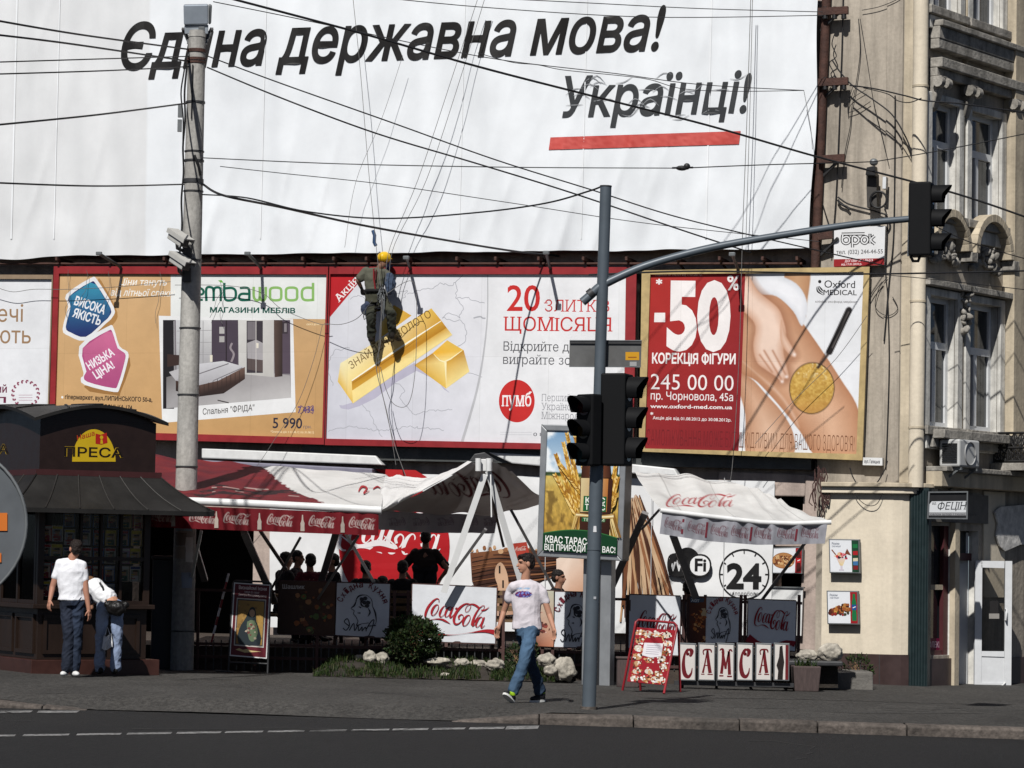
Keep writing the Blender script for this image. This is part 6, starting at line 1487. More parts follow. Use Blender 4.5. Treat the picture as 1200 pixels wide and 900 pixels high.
def kbox(mb, a0, a1, b0, b1, z0, z1, m): mb.hexa([KP(a0, b0, z0), KP(a1, b0, z0), KP(a1, b1, z0), KP(a0, b1, z0)], [KP(a0, b0, z1), KP(a1, b0, z1), KP(a1, b1, z1), KP(a0, b1, z1)], m)
mb = MB(); kbox(mb, -.09, KW + .14, -.09, KD + .1, g0, zt, M_KTILE); mb.build('tiled_base', ki, bevel=.008)
mb = MB()
kbox(mb, .02, KW - .02, .02, KD, zt, zc_ - .04, M_KIOSK); kbox(mb, -.10, KW + .04, -.12, KD, zc_ - .039, zc_ + .02, M_KIOSK)
for a in (0, .52, 1.04):
    pass
mb.build('counter', ki, bevel=.006)
mb = MB()
for k in range(3):
    a0 = .10 + k * (KW - .14) / 3; a1 = a0 + (KW - .14) / 3 - .09
    for (u0, u1, v0, v1) in ((a0, a1, zt + .08, zt + .13), (a0, a1, zc_ - .17, zc_ - .12), (a0, a0 + .05, zt + .13, zc_ - .17), (a1 - .05, a1, zt + .13, zc_ - .17)): kbox(mb, u0, u1, -.012, .018, v0, v1, M_KIOSK)
for k in range(3):
    b0 = .1 + k * .8; b1 = b0 + .7
    for (u0, u1, v0, v1) in ((b0, b1, zt + .08, zt + .13), (b0, b1, zc_ - .17, zc_ - .12), (b0, b0 + .05, zt + .13, zc_ - .17), (b1 - .05, b1, zt + .13, zc_ - .17)): kbox(mb, -.012, .018, u0, u1, v0, v1, M_KIOSK)
mb.build('panelling', ki)
mb = MB()
for a in (0, .012 + KW * .36, .012 + KW * .54, .012 + KW * .72, KW - .09): kbox(mb, a, a + (.09 if a in (0, KW - .09) else .035), .0, .07, zc_ + .021, zs0, M_KIOSK)
for z in (zc_ + .021, zc_ + .62, zs0 - .08): kbox(mb, .09, KW - .09, .004, .06, z, z + .05, M_KIOSK)
for b_ in (.09, .75, 1.4, 2.05, KD - .09): kbox(mb, .0, .07, b_, b_ + .06, zc_ + .021, zs0, M_KIOSK)
for z in (zc_ + .022, zs0 - .081): kbox(mb, .004, .06, .15, KD - .09, z, z + .05, M_KIOSK)
mb.build('window_frame', ki)
mb = MB(); kbox(mb, .45, KW - .1, .36, .38, zc_, zs0, M_DARKROOM); kbox(mb, .36, .40, .40, KD - .1, zc_, zs0, M_DARKROOM); kbox(mb, .43, KW - .12, .42, KD - .12, zc_, zs0, M_DARKROOM); mb.build('display_back', ki)
mb = MB(); kbox(mb, .05, KW - .05, .03, .036, zc_ + .03, zs0, TINT()); kbox(mb, .03, .036, .05, KD - .05, zc_ + .03, zs0, TINT()); mb.build('window_glass', ki)
# sign box, arched pediments and roof
mb = MB(); kbox(mb, -.03, KW + .03, -.03, KD, zs0 + .02, zs1 + .06, M_KSIGN); kbox(mb, -.10, KW + .10, -.10, KD + .05, zs0 - .06, zs0 + .019, mat('dark_red_trim', (.055, .016, .016), .5))
hA = .20; n_ = 14
def arch(t): return hA * math.sin(math.pi * max(0, min(1, t)))
for k in range(n_):
    t0, t1 = k / n_, (k + 1) / n_
    mb.hexa([KP(-.03 + (KW + .06) * t0, -.029, zs1 + .061), KP(-.03 + (KW + .06) * t1, -.029, zs1 + .061), KP(-.03 + (KW + .06) * t1, -.029, zs1 + .062 + arch(t1)), KP(-.03 + (KW + .06) * t0, -.029, zs1 + .062 + arch(t0))], [KP(-.03 + (KW + .06) * t0, .05, zs1 + .061), KP(-.03 + (KW + .06) * t1, .05, zs1 + .061), KP(-.03 + (KW + .06) * t1, .05, zs1 + .062 + arch(t1)), KP(-.03 + (KW + .06) * t0, .05, zs1 + .062 + arch(t0))], M_KSIGN)
    mb.hexa([KP(-.029, .06 + (KD - .06) * t0, zs1 + .061), KP(-.029, .06 + (KD - .06) * t1, zs1 + .061), KP(-.029, .06 + (KD - .06) * t1, zs1 + .062 + arch(t1)), KP(-.029, .06 + (KD - .06) * t0, zs1 + .062 + arch(t0))], [KP(.05, .06 + (KD - .06) * t0, zs1 + .061), KP(.05, .06 + (KD - .06) * t1, zs1 + .061), KP(.05, .06 + (KD - .06) * t1, zs1 + .062 + arch(t1)), KP(.05, .06 + (KD - .06) * t0, zs1 + .062 + arch(t0))], M_KSIGN)
mb.build('sign_box', ki)
mb = MB(); ov = .16; N_ = 20; zr0 = zs1 + .075; top = kz(60, 471) + .02
def roof_pt(side, t, s_):
    if side == 0: e_ = KP(-ov + (KW + 2 * ov) * t, -ov, zr0 + arch(t) * 1.05)
    elif side == 1: e_ = KP(-ov, KD + ov - (KD + 2 * ov) * t, zr0 + arch(t) * 1.05)
    elif side == 2: e_ = KP(KW + ov, -ov + (KD + 2 * ov) * t, zr0 + arch(t) * 1.05)
    else: e_ = KP(KW + ov - (KW + 2 * ov) * t, KD + ov, zr0 + arch(t) * 1.05)
    c_ = KP(KW / 2, KD / 2, top); q = e_.lerp(c_, s_); q.z = e_.z + (c_.z - e_.z) * math.sin(s_ * math.pi / 2); return q
for side in range(4):
    P = [[roof_pt(side, i / N_, s_) + UPZ * 0 for i in range(N_ + 1)] for s_ in (0, .15, .35, .55, .75, 1)]; mb.grid(P, M_KROOF)
    mb.grid([[roof_pt(side, i / N_, 0) - UPZ * .045 for i in range(N_ + 1)], [roof_pt(side, i / N_, 0) for i in range(N_ + 1)]], M_KROOF)
    mb.grid([[roof_pt(side, i / N_, s_) - UPZ * .045 for i in range(N_ + 1)] for s_ in (.3, 0)], M_KROOF)
    for t in (.25, .5, .75) if side < 2 else (): mb.tube([roof_pt(side, t, s_) + UPZ * .008 for s_ in (0, .2, .5, .8)], .012, M_KROOF, 5)
mb.build('roof', ki)
# flared awning round the kiosk
mb = MB(); wv = .66; za_, zb_ = zs0 - .01, kz(100, 590) - .02
zb_ = at(150, 597, KA.y - .5).z
T4 = [KP(-.05, -.05, za_), KP(KW + .05, -.05, za_), KP(KW + .05, KD, za_), KP(-.05, KD, za_)]; B4 = [KP(-wv, -wv, zb_), KP(KW + wv, -wv, zb_), KP(KW + wv, KD + wv, zb_), KP(-wv, KD + wv, zb_)]
for i in range(4):
    a_, b_, c_, d_ = T4[i], T4[(i + 1) % 4], B4[(i + 1) % 4], B4[i]
    P = [[a_.lerp(b_, u / 12).lerp(d_.lerp(c_, u / 12), v / 5) - UPZ * (.05 * math.sin(math.pi * v / 5)) for u in range(13)] for v in range(6)]; mb.grid(P, M_KROOF)
    mb.grid([[p_ - UPZ * .03 for p_ in r_] for r_ in P[::-1]], M_KROOF); mb.grid([[d_.lerp(c_, u / 12) - UPZ * (.06) for u in range(13)], [d_.lerp(c_, u / 12) for u in range(13)]], M_KROOF)
    for u in range(0, 13, 2): mb.tube([a_.lerp(b_, u / 12).lerp(d_.lerp(c_, u / 12), v / 5) - UPZ * (.05 * math.sin(math.pi * v / 5) - .006) for v in range(6)], .012, mat('roof_rib', (.032, .029, .027), .5, .2), 5)
mb.build('awning', ki)
c = Canvas(KR, PR(), .034, .0015)
c.poly([(110 + 25.5 * math.cos(a), 541 - 38 * math.sin(a)) for a in [math.pi * k / 24 for k in range(25)]] , (206, 172, 30))
c.poly([(112, 508), (118, 509.5), (125, 507), (126, 519), (119, 521), (112, 520)], (176, 36, 30)); c.circ(119, 512.5, 2, 2.2, (206, 172, 30), 12); c.poly([(117.5, 520), (118, 515), (120, 515), (120.8, 520)], (206, 172, 30))
c.text('Наша', 90.5, 516, 111, 510, 6, (176, 60, 30), .012, .2)
for col, bo, dl in (((196, 160, 40), .03, 0), ((22, 14, 12), .012, .001)): c.text('ПРЕСА', 75.5, 534.5, 144.5, 536.2, 11, col, bo)
c.build('sign_print', ki)
c = Canvas(KL, PR(), .034, .0015)
for col, bo in (((196, 160, 40), .03), ((22, 14, 12), .012)): c.text('А', -2, 531.5, 9.5, 532, 11, col, bo)
c.build('sign_print', ki)
# magazines in the windows
rk = random.Random(23); protos = []
def magazine(seed):
    rn = random.Random(seed); mb = MB(); w_, h_ = .16, .215
    base = rn.choice([(190, 50, 54), (236, 232, 224), (90, 130, 190), (230, 206, 120), (232, 226, 216), (236, 232, 226), (190, 130, 180), (230, 226, 220), (150, 190, 220), (232, 214, 190)])
    F = lambda u, v, l: Vector(((u - .5) * w_, -l, (1 - v) * h_)); L = [.004]
    mb.box((0, 0, h_ / 2), (w_ / 2, .003, h_ / 2), PR(), None, lin(base))
    def q(u0, v0, u1, v1, col): L[0] += .0006; mb.add([F(u0, v0, L[0]), F(u0, v1, L[0]), F(u1, v1, L[0]), F(u1, v0, L[0])], [(0, 1, 2, 3)], PR(), lin(col))
    q(.06, .04, .94, .2, rn.choice([(230, 230, 226), (200, 30, 40), (240, 220, 60), (30, 60, 140)]))
    q(.1, .24, .9, .96, rn.choice([(216, 186, 160), (170, 180, 200), (210, 200, 190), (150, 160, 140), (226, 206, 190)]))
    q(.3, .32, .7, .62, (206, 164, 136)); q(.26, .26, .74, .38, (60, 40, 30)); q(.2, .62, .8, .96, rn.choice([(60, 60, 90), (170, 40, 60), (220, 220, 220), (40, 90, 80)]))
    for k in range(4): v = rn.uniform(.25, .9); q(.1, v, rn.uniform(.3, .6), v + .04, rn.choice([(240, 236, 226), (230, 200, 40), (190, 30, 40)]))
    return mb
ML, MGr = 'colourful magazine cover displayed behind the dark kiosk windows', 'magazines in the kiosk windows'
first = []
for s_ in range(9):
    o = magazine(s_ * 3 + 1).build('magazine', None, (0, 0, 0)); tag(o, ML, 'magazine', MGr); first.append([o, False])
def put(a, b_, z, rz):
    f_ = rk.choice(first); o = f_[0]
    if f_[1]: o = o.copy(); COL.objects.link(o)
    f_[1] = True; o.location = KP(a, b_, z); o.rotation_euler = (0, 0, rz + rk.uniform(-.06, .06))
a_list = [.50, .56 + .17, .92, 1.11, 1.30, 1.48]
for r_ in range(5):
    for a in a_list:
        if a < KW - .14 and not (r_ == 0 and a > 1.2): put(a + rk.uniform(-.02, .02), .14, zc_ + .09 + r_ * .245, R(30))
for r_ in range(4):
    for k in range(6): put(.12, .20 + k * .2, zc_ + .06 + r_ * .26, R(30) - math.pi / 2)
for a in (.16, .32): 
    for r_ in range(4): put(a, .14, zc_ + .12 + r_ * .25, R(30))
for f_ in first:
    if not f_[1]: put(.5, .3, zc_ + .1, R(30))
# dark cabinet behind the kiosk
t = thing('utility_cabinet', 'tall dark grey metal cabinet between the kiosk and the concrete pole', 'cabinet', gpt(196, 786)); o = at(193, 786, gpt(196, 786).y + .9); o.z = gz(o.x, o.y)
mb = MB(); mb.box(o + UPZ * .8, (.19, .2, .8), mat('blue_grey_cabinet', (.035, .04, .048), .5)); mb.box(o + UPZ * 1.63, (.21, .22, .025), M_DGREY); mb.build('cabinet_body', t, bevel=.01)
mb = MB(); mb.box(o + Vector((.0, -.206, .85)), (.165, .004, .7), mat('blue_grey_cabinet', 0)); mb.build('door', t)

# ================================================================== concrete pole
M_POLE = mat('pole_concrete', (.42, .405, .375), .9, streak=.25, grain=.2, var=.25, scale=3, bump=.4, bscale=25, dirt=.5, dirtcol=(.16, .15, .135), stretch=(1, 1, .35))
pb = gpt(213, 785); pt = at(231, 44, pb.y)
cp = thing('concrete_pole', 'tall round concrete pole with clamps standing beside the kiosk', 'pole', pb)
PP = lambda k: pb.lerp(pt, k)
def pk(y): return (785 - y) / (785 - 44)
def prad(k): return .172 - .045 * k
mb = MB(); mb.tube([PP(k / 12) for k in range(13)], [prad(k / 12) for k in range(13)], M_POLE, 24); mb.tube([pt, pt + UPZ * .10], [.135, .12], M_POLE, 24); mb.build('shaft', cp)
for y, h_ in ((60, .05), (70, .04), (74, .03), (121, .03), (179, .02), (190, .03), (214, .06), (226, .02), (307, .02), (387, .02), (465, .02), (549, .02), (740, .02)):
    mb = MB(); k = pk(y); mb.tube([PP(k) - UPZ * h_ / 2, PP(k) + UPZ * h_ / 2], prad(k) + .012, M_DGREY if y > 80 else M_RUST, 24); mb.build('clamp_band', cp)
mb = MB(); mb.tube([PP(pk(y)) + Vector((-prad(pk(y)) - .02 + .01 * math.sin(y * .1), -.04, 0)) for y in range(78, 330, 6)], .016, M_BLACK, 6); mb.tube([PP(pk(y)) + Vector((-prad(pk(y)) - .03 - .05 * math.exp(-((y - 110) / 22) ** 2), -.06, 0)) for y in range(70, 180, 6)], .012, M_BLACK, 6); mb.tube([PP(pk(y)) + Vector((-prad(pk(y)) * .3, -prad(pk(y)) - .014, 0)) for y in range(78, 145, 8)], .010, M_BLACK, 6)
for y in (132, 149): k = pk(y); mb.box(PP(k) + Vector((-prad(k) - .09, -.02, 0)), (.03, .03, .09), M_GREYMET)
mb.tube([PP(pk(185)) + Vector((.02, -prad(.8) - .03, 0)), PP(pk(196)) + Vector((.08, -prad(.8) - .03, 0)), PP(pk(208)) + Vector((.11, -prad(.8) + .03, 0))], .022, M_BLACK, 6)
mb.build('cable_run', cp)
c = Canvas(facing(216, 640, pb.y), PR(), 0, 0); mbp = MB(); rp = random.Random(8)
def wrap(x0, x1, y0, y1, col):
    P = []
    for j in range(7):
        y = y0 + (y1 - y0) * j / 6; k = pk(y); row = []
        for i in range(9):
            x = x0 + (x1 - x0) * i / 8 + (rp.uniform(-.6, .6) if i in (0, 8) else 0); cx = PP(k); r_ = prad(k) + .006
            dx = max(-.98, min(.98, ((x - (213 + 18 * k)) / 3400 * pb.y) / r_)); row.append(Vector((cx.x + r_ * dx, cx.y - r_ * math.sqrt(1 - dx * dx), cx.z + rp.uniform(-.004, .004))))
        P.append(row)
    mbp.grid(P, PR(), lin(col))
wrap(208, 226, 610, 624, (150, 176, 186)); wrap(219, 227, 631, 660, (206, 206, 202)); wrap(207, 220, 626, 641, (120, 112, 104)); wrap(214, 226, 672, 690, (140, 150, 166)); wrap(206, 218, 642, 656, (150, 142, 130))
mbp.build('pasted_notice', cp)
# floodlight on the pole top
fl = thing('floodlight', 'grey box floodlight mounted on top of the concrete pole', 'floodlight', pt + UPZ * .1)
FQ = facing(231, 25, pb.y - .1, R(6), R(-12)); M_FL = mat('floodlight_grey', (.33, .37, .42), .4, .2, var=.1)
mb = MB(); mb.slab(FQ, [(215, 5.5), (244, 5), (244, 29), (215.5, 29.5)], -.30, 0, M_FL); mb.slab(FQ, [(244.3, 5), (248.5, 6), (247.5, 28), (244.3, 29)], -.36, -.05, M_GREYMET); mb.build('housing', fl, bevel=.02)
mb = MB(); mb.slab(FQ, [(215.8, 29.8), (244.2, 29.4), (244, 40), (216.5, 40)], -.2, -.03, mat('floodlight_gear', (.38, .42, .46), .45, .1)); mb.slab(FQ, [(232.5, 31), (240, 31), (240, 39), (232.5, 39)], -.05, -.02, M_GREYMET); mb.build('gear_box', fl, bevel=.01)
mb = MB()
for x in (214.5, 248.5): mb.bar(FQ.hit(x, 33, -.1), FQ.hit(231 + (x - 231) * .55, 50, -.1), .015, .025, M_GREYMET); mb.tube([FQ.hit(x - 1.5, 35, -.08), FQ.hit(x + 1.5, 35, -.08)], .035, M_DGREY, 8)
mb.bar(FQ.hit(219, 49, -.1), FQ.hit(243, 49, -.1), .03, .03, M_GREYMET); mb.build('bracket', fl)
M_REDT2 = mat('stripe_red', (.26, .02, .025), .5)
# two cameras
def camera_box(px, py, label, arm_y):
    t = thing('security_camera', label, 'camera', at(px, py, pb.y - .3), 'cameras on the concrete pole')
    o = at(px, py, pb.y - .38); d = Vector((.62, -.62, -.42)).normalized(); x = d.cross(UPZ).normalized(); u = x.cross(d)
    M_CAM = mat('camera_housing', (.50, .49, .46), .5, var=.1)
    mb = MB(); mb.box(o, (.075, .17, .065), M_CAM, (x, d, u)); mb.build('housing', t, bevel=.015)
    mb = MB(); mb.box(o + u * .085 + d * .03, (.098, .22, .008), M_CAM, (x, d, u)); mb.box(o + x * .094 + u * .055 + d * .03, (.006, .22, .03), M_CAM, (x, d, u)); mb.box(o - x * .094 + u * .055 + d * .03, (.006, .22, .03), M_CAM, (x, d, u)); mb.build('sunshield', t)
    mb = MB(); mb.box(o + d * .172, (.065, .004, .055), M_BLACK, (x, d, u)); mb.build('lens', t)
    mb = MB(); k = pk(arm_y); mb.tube([o - u * .07, o - u * .14 + Vector((.02, .05, 0)), PP(k) + Vector((-.1, -prad(k), 0))], .025, M_DGREY, 8); mb.box(PP(k) + Vector((-.05, -prad(k) - .01, 0)), (.06, .03, .1), M_DGREY); mb.build('bracket', t)
camera_box(209, 280, 'upper of the two white box cameras on the concrete pole', 298); camera_box(211, 307, 'lower of the two white box cameras on the concrete pole', 326)

# ================================================================== round traffic sign at the left edge, seen from behind
o = at(-63, 615, 13); rs_ = thing('round_sign', 'back of a round grey traffic sign close to the left picture edge', 'traffic sign', Vector((o.x, o.y, gz(o.x, o.y) - .12)))
M_SIGNB = mat('sign_back_grey', (.11, .12, .13), .5, .1, var=.15, scale=5, dirt=.2)
mb = MB(); ring = [2 * math.pi * k / 48 for k in range(48)]; rS = 94 / 3400 * 13
a_ = [o + Vector((rS * math.cos(t), 0, rS * math.sin(t))) for t in ring]; mb.hexa([p + Vector((0, .012, 0)) for p in a_], a_, M_SIGNB); mb.tube([o + Vector((rS * math.cos(t), -.004, rS * math.sin(t))) for t in ring + [0]], .008, M_GREYMET, 6); mb.build('disc', rs_)
mb = MB(); mb.tube([Vector((o.x, o.y + .05, gz(o.x, o.y) - .15)), o + Vector((0, .05, .5))], .035, M_GREYMET, 12); mb.build('post', rs_)
c = Canvas(facing(0, 610, 12.994), PR(), 0, .0004); c.rect(-6, 601, 8.5, 622, (206, 112, 40)); c.rect(-6, 648, 1.5, 659, (196, 110, 44)); c.build('sticker', rs_)

t = thing('striped_pole', 'thin leaning pole with red and white stripes left of the display board', 'pole', gpt(243, 784)); p0, p1 = gpt(240, 784), at(268, 672, gpt(240, 784).y + .3)
for k in range(11):
    mb = MB(); a_, b_ = p0.lerp(p1, k / 11), p0.lerp(p1, (k + 1) / 11); mb.tube([a_, b_], .016, M_REDT2 if k % 2 else M_WHITEP, 8); mb.build('stripe', t)
# ================================================================== icon board by the terrace
ib = gpt(291, 789); IP = facing(291, 789, ib.y, R(4), R(4))
t = thing('display_board', 'tall dark red display board with a gold robed figure picture on the pavement', 'board', ib)
mb = MB()
def tubq(*pts, r=.014, m=M_DGREY, off=0.0): mb.tube([IP.hit(x, y, off) for x, y in pts], r, m, 8)
tubq((267.5, 787), (273.5, 683), (275.5, 680.5), (315, 682), (317.5, 684), (313.5, 790)); tubq((269, 776), (313, 778)); tubq((252, 786), (274, 787.5), off=.1); tubq((296, 791), (318, 792), off=.1)
mb.tube([IP.hit(270, 720, 0), gpt(276, 781)], .012, M_DGREY, 6); mb.build('stand', t)
c = Canvas(IP, PR(), .012); IQ = [(274.3, 682.5), (317.2, 685.2), (312.7, 772), (268.8, 768.5)]; f = lambda u, v: lerp4(IQ, u, v)
mb = MB(); mb.slab(IP, IQ, -.004, .011, M_WHITEMET); mb.build('panel', t)
c.poly([f(.03, .015), f(.97, .015), f(.97, .985), f(.03, .985)], (92, 20, 32))
c.text('Визнайомі Ікони', *f(.14, .085), *f(.90, .085), 4.2, (222, 206, 200), .02); c.text('серце до серця', *f(.30, .13), *f(.70, .13), 2.6, (206, 190, 186), .01); c.text('Дмитра Володимировича', *f(.14, .175), *f(.90, .175), 3.2, (222, 206, 200), .01)
c.poly([f(.10, .205), f(.90, .205), f(.90, .855), f(.10, .855)], (196, 190, 180)); c.poly([f(.125, .22), f(.875, .22), f(.875, .84), f(.125, .84)], (60, 62, 70))
c.poly([f(.15, .235), f(.85, .235), f(.85, .825), f(.15, .825)], [(150, 116, 60), (176, 140, 72), (160, 126, 64), (140, 104, 52)])
blobs(c, f, .17, .83, .25, .8, 50, [(176, 142, 78), (130, 98, 50), (160, 124, 64)], .8, 1.8, 31)
c.poly([f(.48, .33), f(.58, .32), f(.64, .38), (f(.66, .5)), f(.76, .62), f(.80, .82), f(.22, .82), f(.22, .62), f(.32, .52), f(.42, .42)], (34, 44, 48), 2); c.circ(*f(.54, .40), 3.3, 4.4, (196, 160, 130), 16); c.poly([f(.42, .52), f(.62, .5), f(.72, .66), f(.62, .78), (f(.5, .76)), f(.44, .64)], (96, 112, 84), 2); blobs(c, f, .4, .68, .55, .78, 16, [(150, 140, 120), (190, 170, 150), (110, 60, 54)], .8, 2.2, 3)
c.poly([f(.15, .91), f(.25, .885), f(.35, .905), (f(.45, .89)), f(.55, .905), f(.85, .91), f(.55, .93), f(.4, .94), f(.28, .925)], (206, 184, 130))
c.build('poster', t)

# ================================================================== lightbox with the kvass poster
lb = gpt(697, 803); yawL = R(-19)
LB = facing(683, 650, lb.y - .12, yawL)
t = thing('lightbox', 'upright grey lightbox with a poster of wheat and a bottle standing on the pavement', 'lightbox', lb)
M_LBF = mat('lightbox_frame', (.30, .31, .32), .4, .4, var=.12); M_LBS = mat('lightbox_side', (.02, .02, .022), .4)
oq = [(634, 497), (734.5, 500), (729, 657.5), (629, 652)]
mb = MB(); mb.slab(LB, oq, -.36, -.002, M_LBS); mb.build('case', t, bevel=.02)
iq = [(641, 504.5), (727.5, 507), (722.5, 650), (635.8, 645)]
mb = MB()
for i in range(4): mb.slab(LB, [oq[i], oq[(i + 1) % 4], iq[(i + 1) % 4], iq[i]], -.001, .03, M_LBF)
mb.build('frame', t, bevel=.012)
c = Canvas(LB, printed('lightbox_print', .35, .05, .03, 2), .002); f = lambda u, v: lerp4(iq, u, v)
def wheat(u, v):
    X = u; Y = v; im = mixc((120, 156, 190), (196, 212, 222), Y / .36); cl = vnoise(X * 6, Y * 9, 4, 4); im = mixc(im, (236, 240, 242), (cl - .5) * 5)
    fld = mixc((206, 176, 92), (176, 134, 56), (Y - .38) * 1.6); tx = vnoise(X * 40 + Y * 6, Y * 26, 6, 3); fld = fld * (.72 + .5 * tx)[..., None]; fld = mixc(fld, (214, 196, 120), np.clip(1 - abs(Y - .42) / .05, 0, 1) * .6)
    im = mixc(im, fld, (Y - .365) * 60); im = mixc(im, (52, 72, 40), np.clip(1 - abs(Y - .355 - .012 * vnoise(X * 9, Y * 0 + 1, 9, 2)) / .022, 0, 1) * 2)
    im = mixc(im, (96, 74, 36), np.clip((vnoise(X * 12, Y * 12, 14, 3) - .56) * 5, 0, .7) * (Y > .5)); return im
c.image(iq, 60, 90, wheat)
rw = random.Random(9)
def ear(bx, by, tx, ty, w_, n_):
    c.up()
    for k in range(n_):
        s_ = k / n_; x = bx + (tx - bx) * s_; y = by + (ty - by) * s_; d = math.atan2(ty - by, tx - bx)
        for sg in (-1, 1):
            a_ = d + sg * .5; L_ = w_ * (1.2 - .5 * s_)
            p0 = (x, y); p1 = (x + L_ * math.cos(a_), y + L_ * math.sin(a_)); col = rw.choice([(206, 160, 66), (176, 126, 44), (226, 186, 100), (150, 100, 34), (236, 204, 130)])
            c.stroke([p0, ((p0[0] + p1[0]) / 2, (p0[1] + p1[1]) / 2), p1], [.4, 2.2, .3], col, 2, keep=True)
    c.stroke([(bx, by), ((bx + tx) / 2, (by + ty) / 2), (tx, ty)], [1, 1.2, .4], (160, 112, 40), 3)
for bx, by, tx, ty in ((676, 600, 651, 532), (678, 596, 660, 518), (682, 590, 664, 507), (690, 570, 673, 508), (676, 604, 650, 556), (684, 580, 656, 544), (700, 560, 690, 515), (714, 600, 722, 540), (712, 604, 724, 560), (716, 596, 721, 580), (706, 560, 716, 512), (694, 560, 682, 520)): ear(bx, by, tx, ty, 6.0, 26)
for k in range(60):
    x0 = 680 + rw.uniform(-6, 40); c.stroke([(x0, 602), (x0 + (x0 - 698) * .35 + rw.uniform(-2, 2), 630)], [1.6, .6], rw.choice([(206, 176, 106), (166, 122, 56), (226, 200, 140), (130, 92, 40)]), 0, keep=(k % 4 != 0))
for q, col in (([(683, 535), (694, 535), (694, 560), (681, 560)], [(60, 30, 20), (120, 74, 50), (92, 50, 32), (50, 26, 18)]), ([(705, 536), (714, 536), (716, 560), (705, 560)], [(110, 60, 36), (60, 30, 20), (50, 26, 18), (110, 66, 40)]), ([(680, 560), (718, 561), (714, 628), (679, 626)], [(84, 40, 24), (60, 30, 20), (44, 22, 16), (56, 30, 20)]), ([(681, 560), (713, 561), (711, 600), (680, 600)], [(214, 196, 150), (186, 120, 60), (160, 92, 40), (206, 184, 130)])): c.poly(q, col)
c.poly([(684, 581), (711, 582), (710, 600), (683, 599)], (28, 92, 50)); c.text('КВАС', 686, 589, 709, 590, 6.4, (226, 230, 220), .03); c.text('ТАРАС', 685.5, 597, 709, 598, 6.4, (226, 230, 220), .03)
c.poly([(682, 606), (710, 607), (709, 612), (681.5, 611)], (28, 92, 50)); c.text('ТЕМНИЙ', 683.5, 610.5, 708, 611.5, 3.6, (206, 214, 190), .01)
for k in range(6): c.stroke([(675, 601 + k * .8), (690, 603 + k * .5), (706, 604 + k * .7), (719, 602.5 + k * .9)], .9, rw.choice([(236, 222, 180), (206, 180, 120), (176, 140, 84)]), 3)
cv = [f(u, .88 - .065 * math.sin(math.pi * (u * .8 + .12))) for u in [k / 16 for k in range(17)]]
c.poly(cv + [f(1, 1), f(0, 1)], (18, 60, 34)); c.stroke(cv, 1.0, (50, 110, 60), 2)
c.text('КВАС ТАРАС-', 639, 635.5, 690, 639, 8.0, (240, 240, 236), .02); c.text('ВІД ПРИРОДИ ДЛЯ ВАС!', 638, 644.2, 721, 648.0, 7.0, (240, 240, 236), .015)
c.build('poster', t)
mb = MB(); cen = gpt(697, 803); ex = Vector((math.cos(yawL), math.sin(yawL), 0)); ey = Vector((-ex.y, ex.x, 0)); hz = LB.hit(683, 655).z
mb.hexa([cen + ex * a_ + ey * b_ - UPZ * .05 for a_, b_ in ((-.20, 0), (-.08, 0), (-.08, .22), (-.20, .22))], [Vector((0, 0, hz)) + Vector(((cen + ex * a_ + ey * b_).x, (cen + ex * a_ + ey * b_).y, 0)) for a_, b_ in ((-.20, 0), (-.08, 0), (-.08, .22), (-.20, .22))], M_LBF)
mb.hexa([cen + ex * a_ + ey * b_ - UPZ * .05 for a_, b_ in ((.06, 0), (.22, 0), (.22, .22), (.06, .22))], [Vector((0, 0, hz)) + Vector(((cen + ex * a_ + ey * b_).x, (cen + ex * a_ + ey * b_).y, 0)) for a_, b_ in ((.06, 0), (.22, 0), (.22, .22), (.06, .22))], M_LBF)
mb.hexa([cen + ex * a_ + ey * b_ - UPZ * .05 for a_, b_ in ((-.078, .06), (.058, .06), (.058, .2), (-.078, .2))], [Vector((0, 0, hz)) + Vector(((cen + ex * a_ + ey * b_).x, (cen + ex * a_ + ey * b_).y, 0)) for a_, b_ in ((-.078, .06), (.058, .06), (.058, .2), (-.078, .2))], M_LBS)
mb.build('post', t, bevel=.008)

# ================================================================== red sandwich board
sb = gpt(756, 811); SPL = facing(756, 811, sb.y, R(10), R(13))
t = thing('sandwich_board', 'red tubular sandwich board covered with food pictures and a white notice', 'board', sb)
M_REDT = mat('red_tube_paint', (.30, .022, .03), .4, var=.15)
mb = MB(); H = lambda x, y, o=0: SPL.hit(x, y, o)
mb.tube([gpt(729.5, 809), H(744, 735), H(745, 729), H(748, 726.5), H(770, 728), H(790, 730), H(793, 733), H(792.5, 739), gpt(778, 813)], .017, M_REDT, 8)
mb.tube([H(792, 732) + Vector((0, .02, 0)), H(794, 733) + Vector((.02, .1, -.1)), gpt(799, 812) + Vector((0, .35, 0))], .017, M_REDT, 8); mb.tube([H(746, 731) + Vector((0, .03, 0)), gpt(752, 810) + Vector((0, .35, 0))], .017, M_REDT, 8); mb.build('stand', t)
SQ = [(746.5, 735), (791.5, 738.5), (779.5, 803), (735, 798.5)]; f = lambda u, v: lerp4(SQ, u, v)
mb = MB(); mb.slab(SPL, SQ, -.006, .008, M_REDT); mb.build('panel', t)
c = Canvas(SPL, PR(), .010, .0006); c.poly(SQ, (150, 20, 34)); rs2 = random.Random(41)
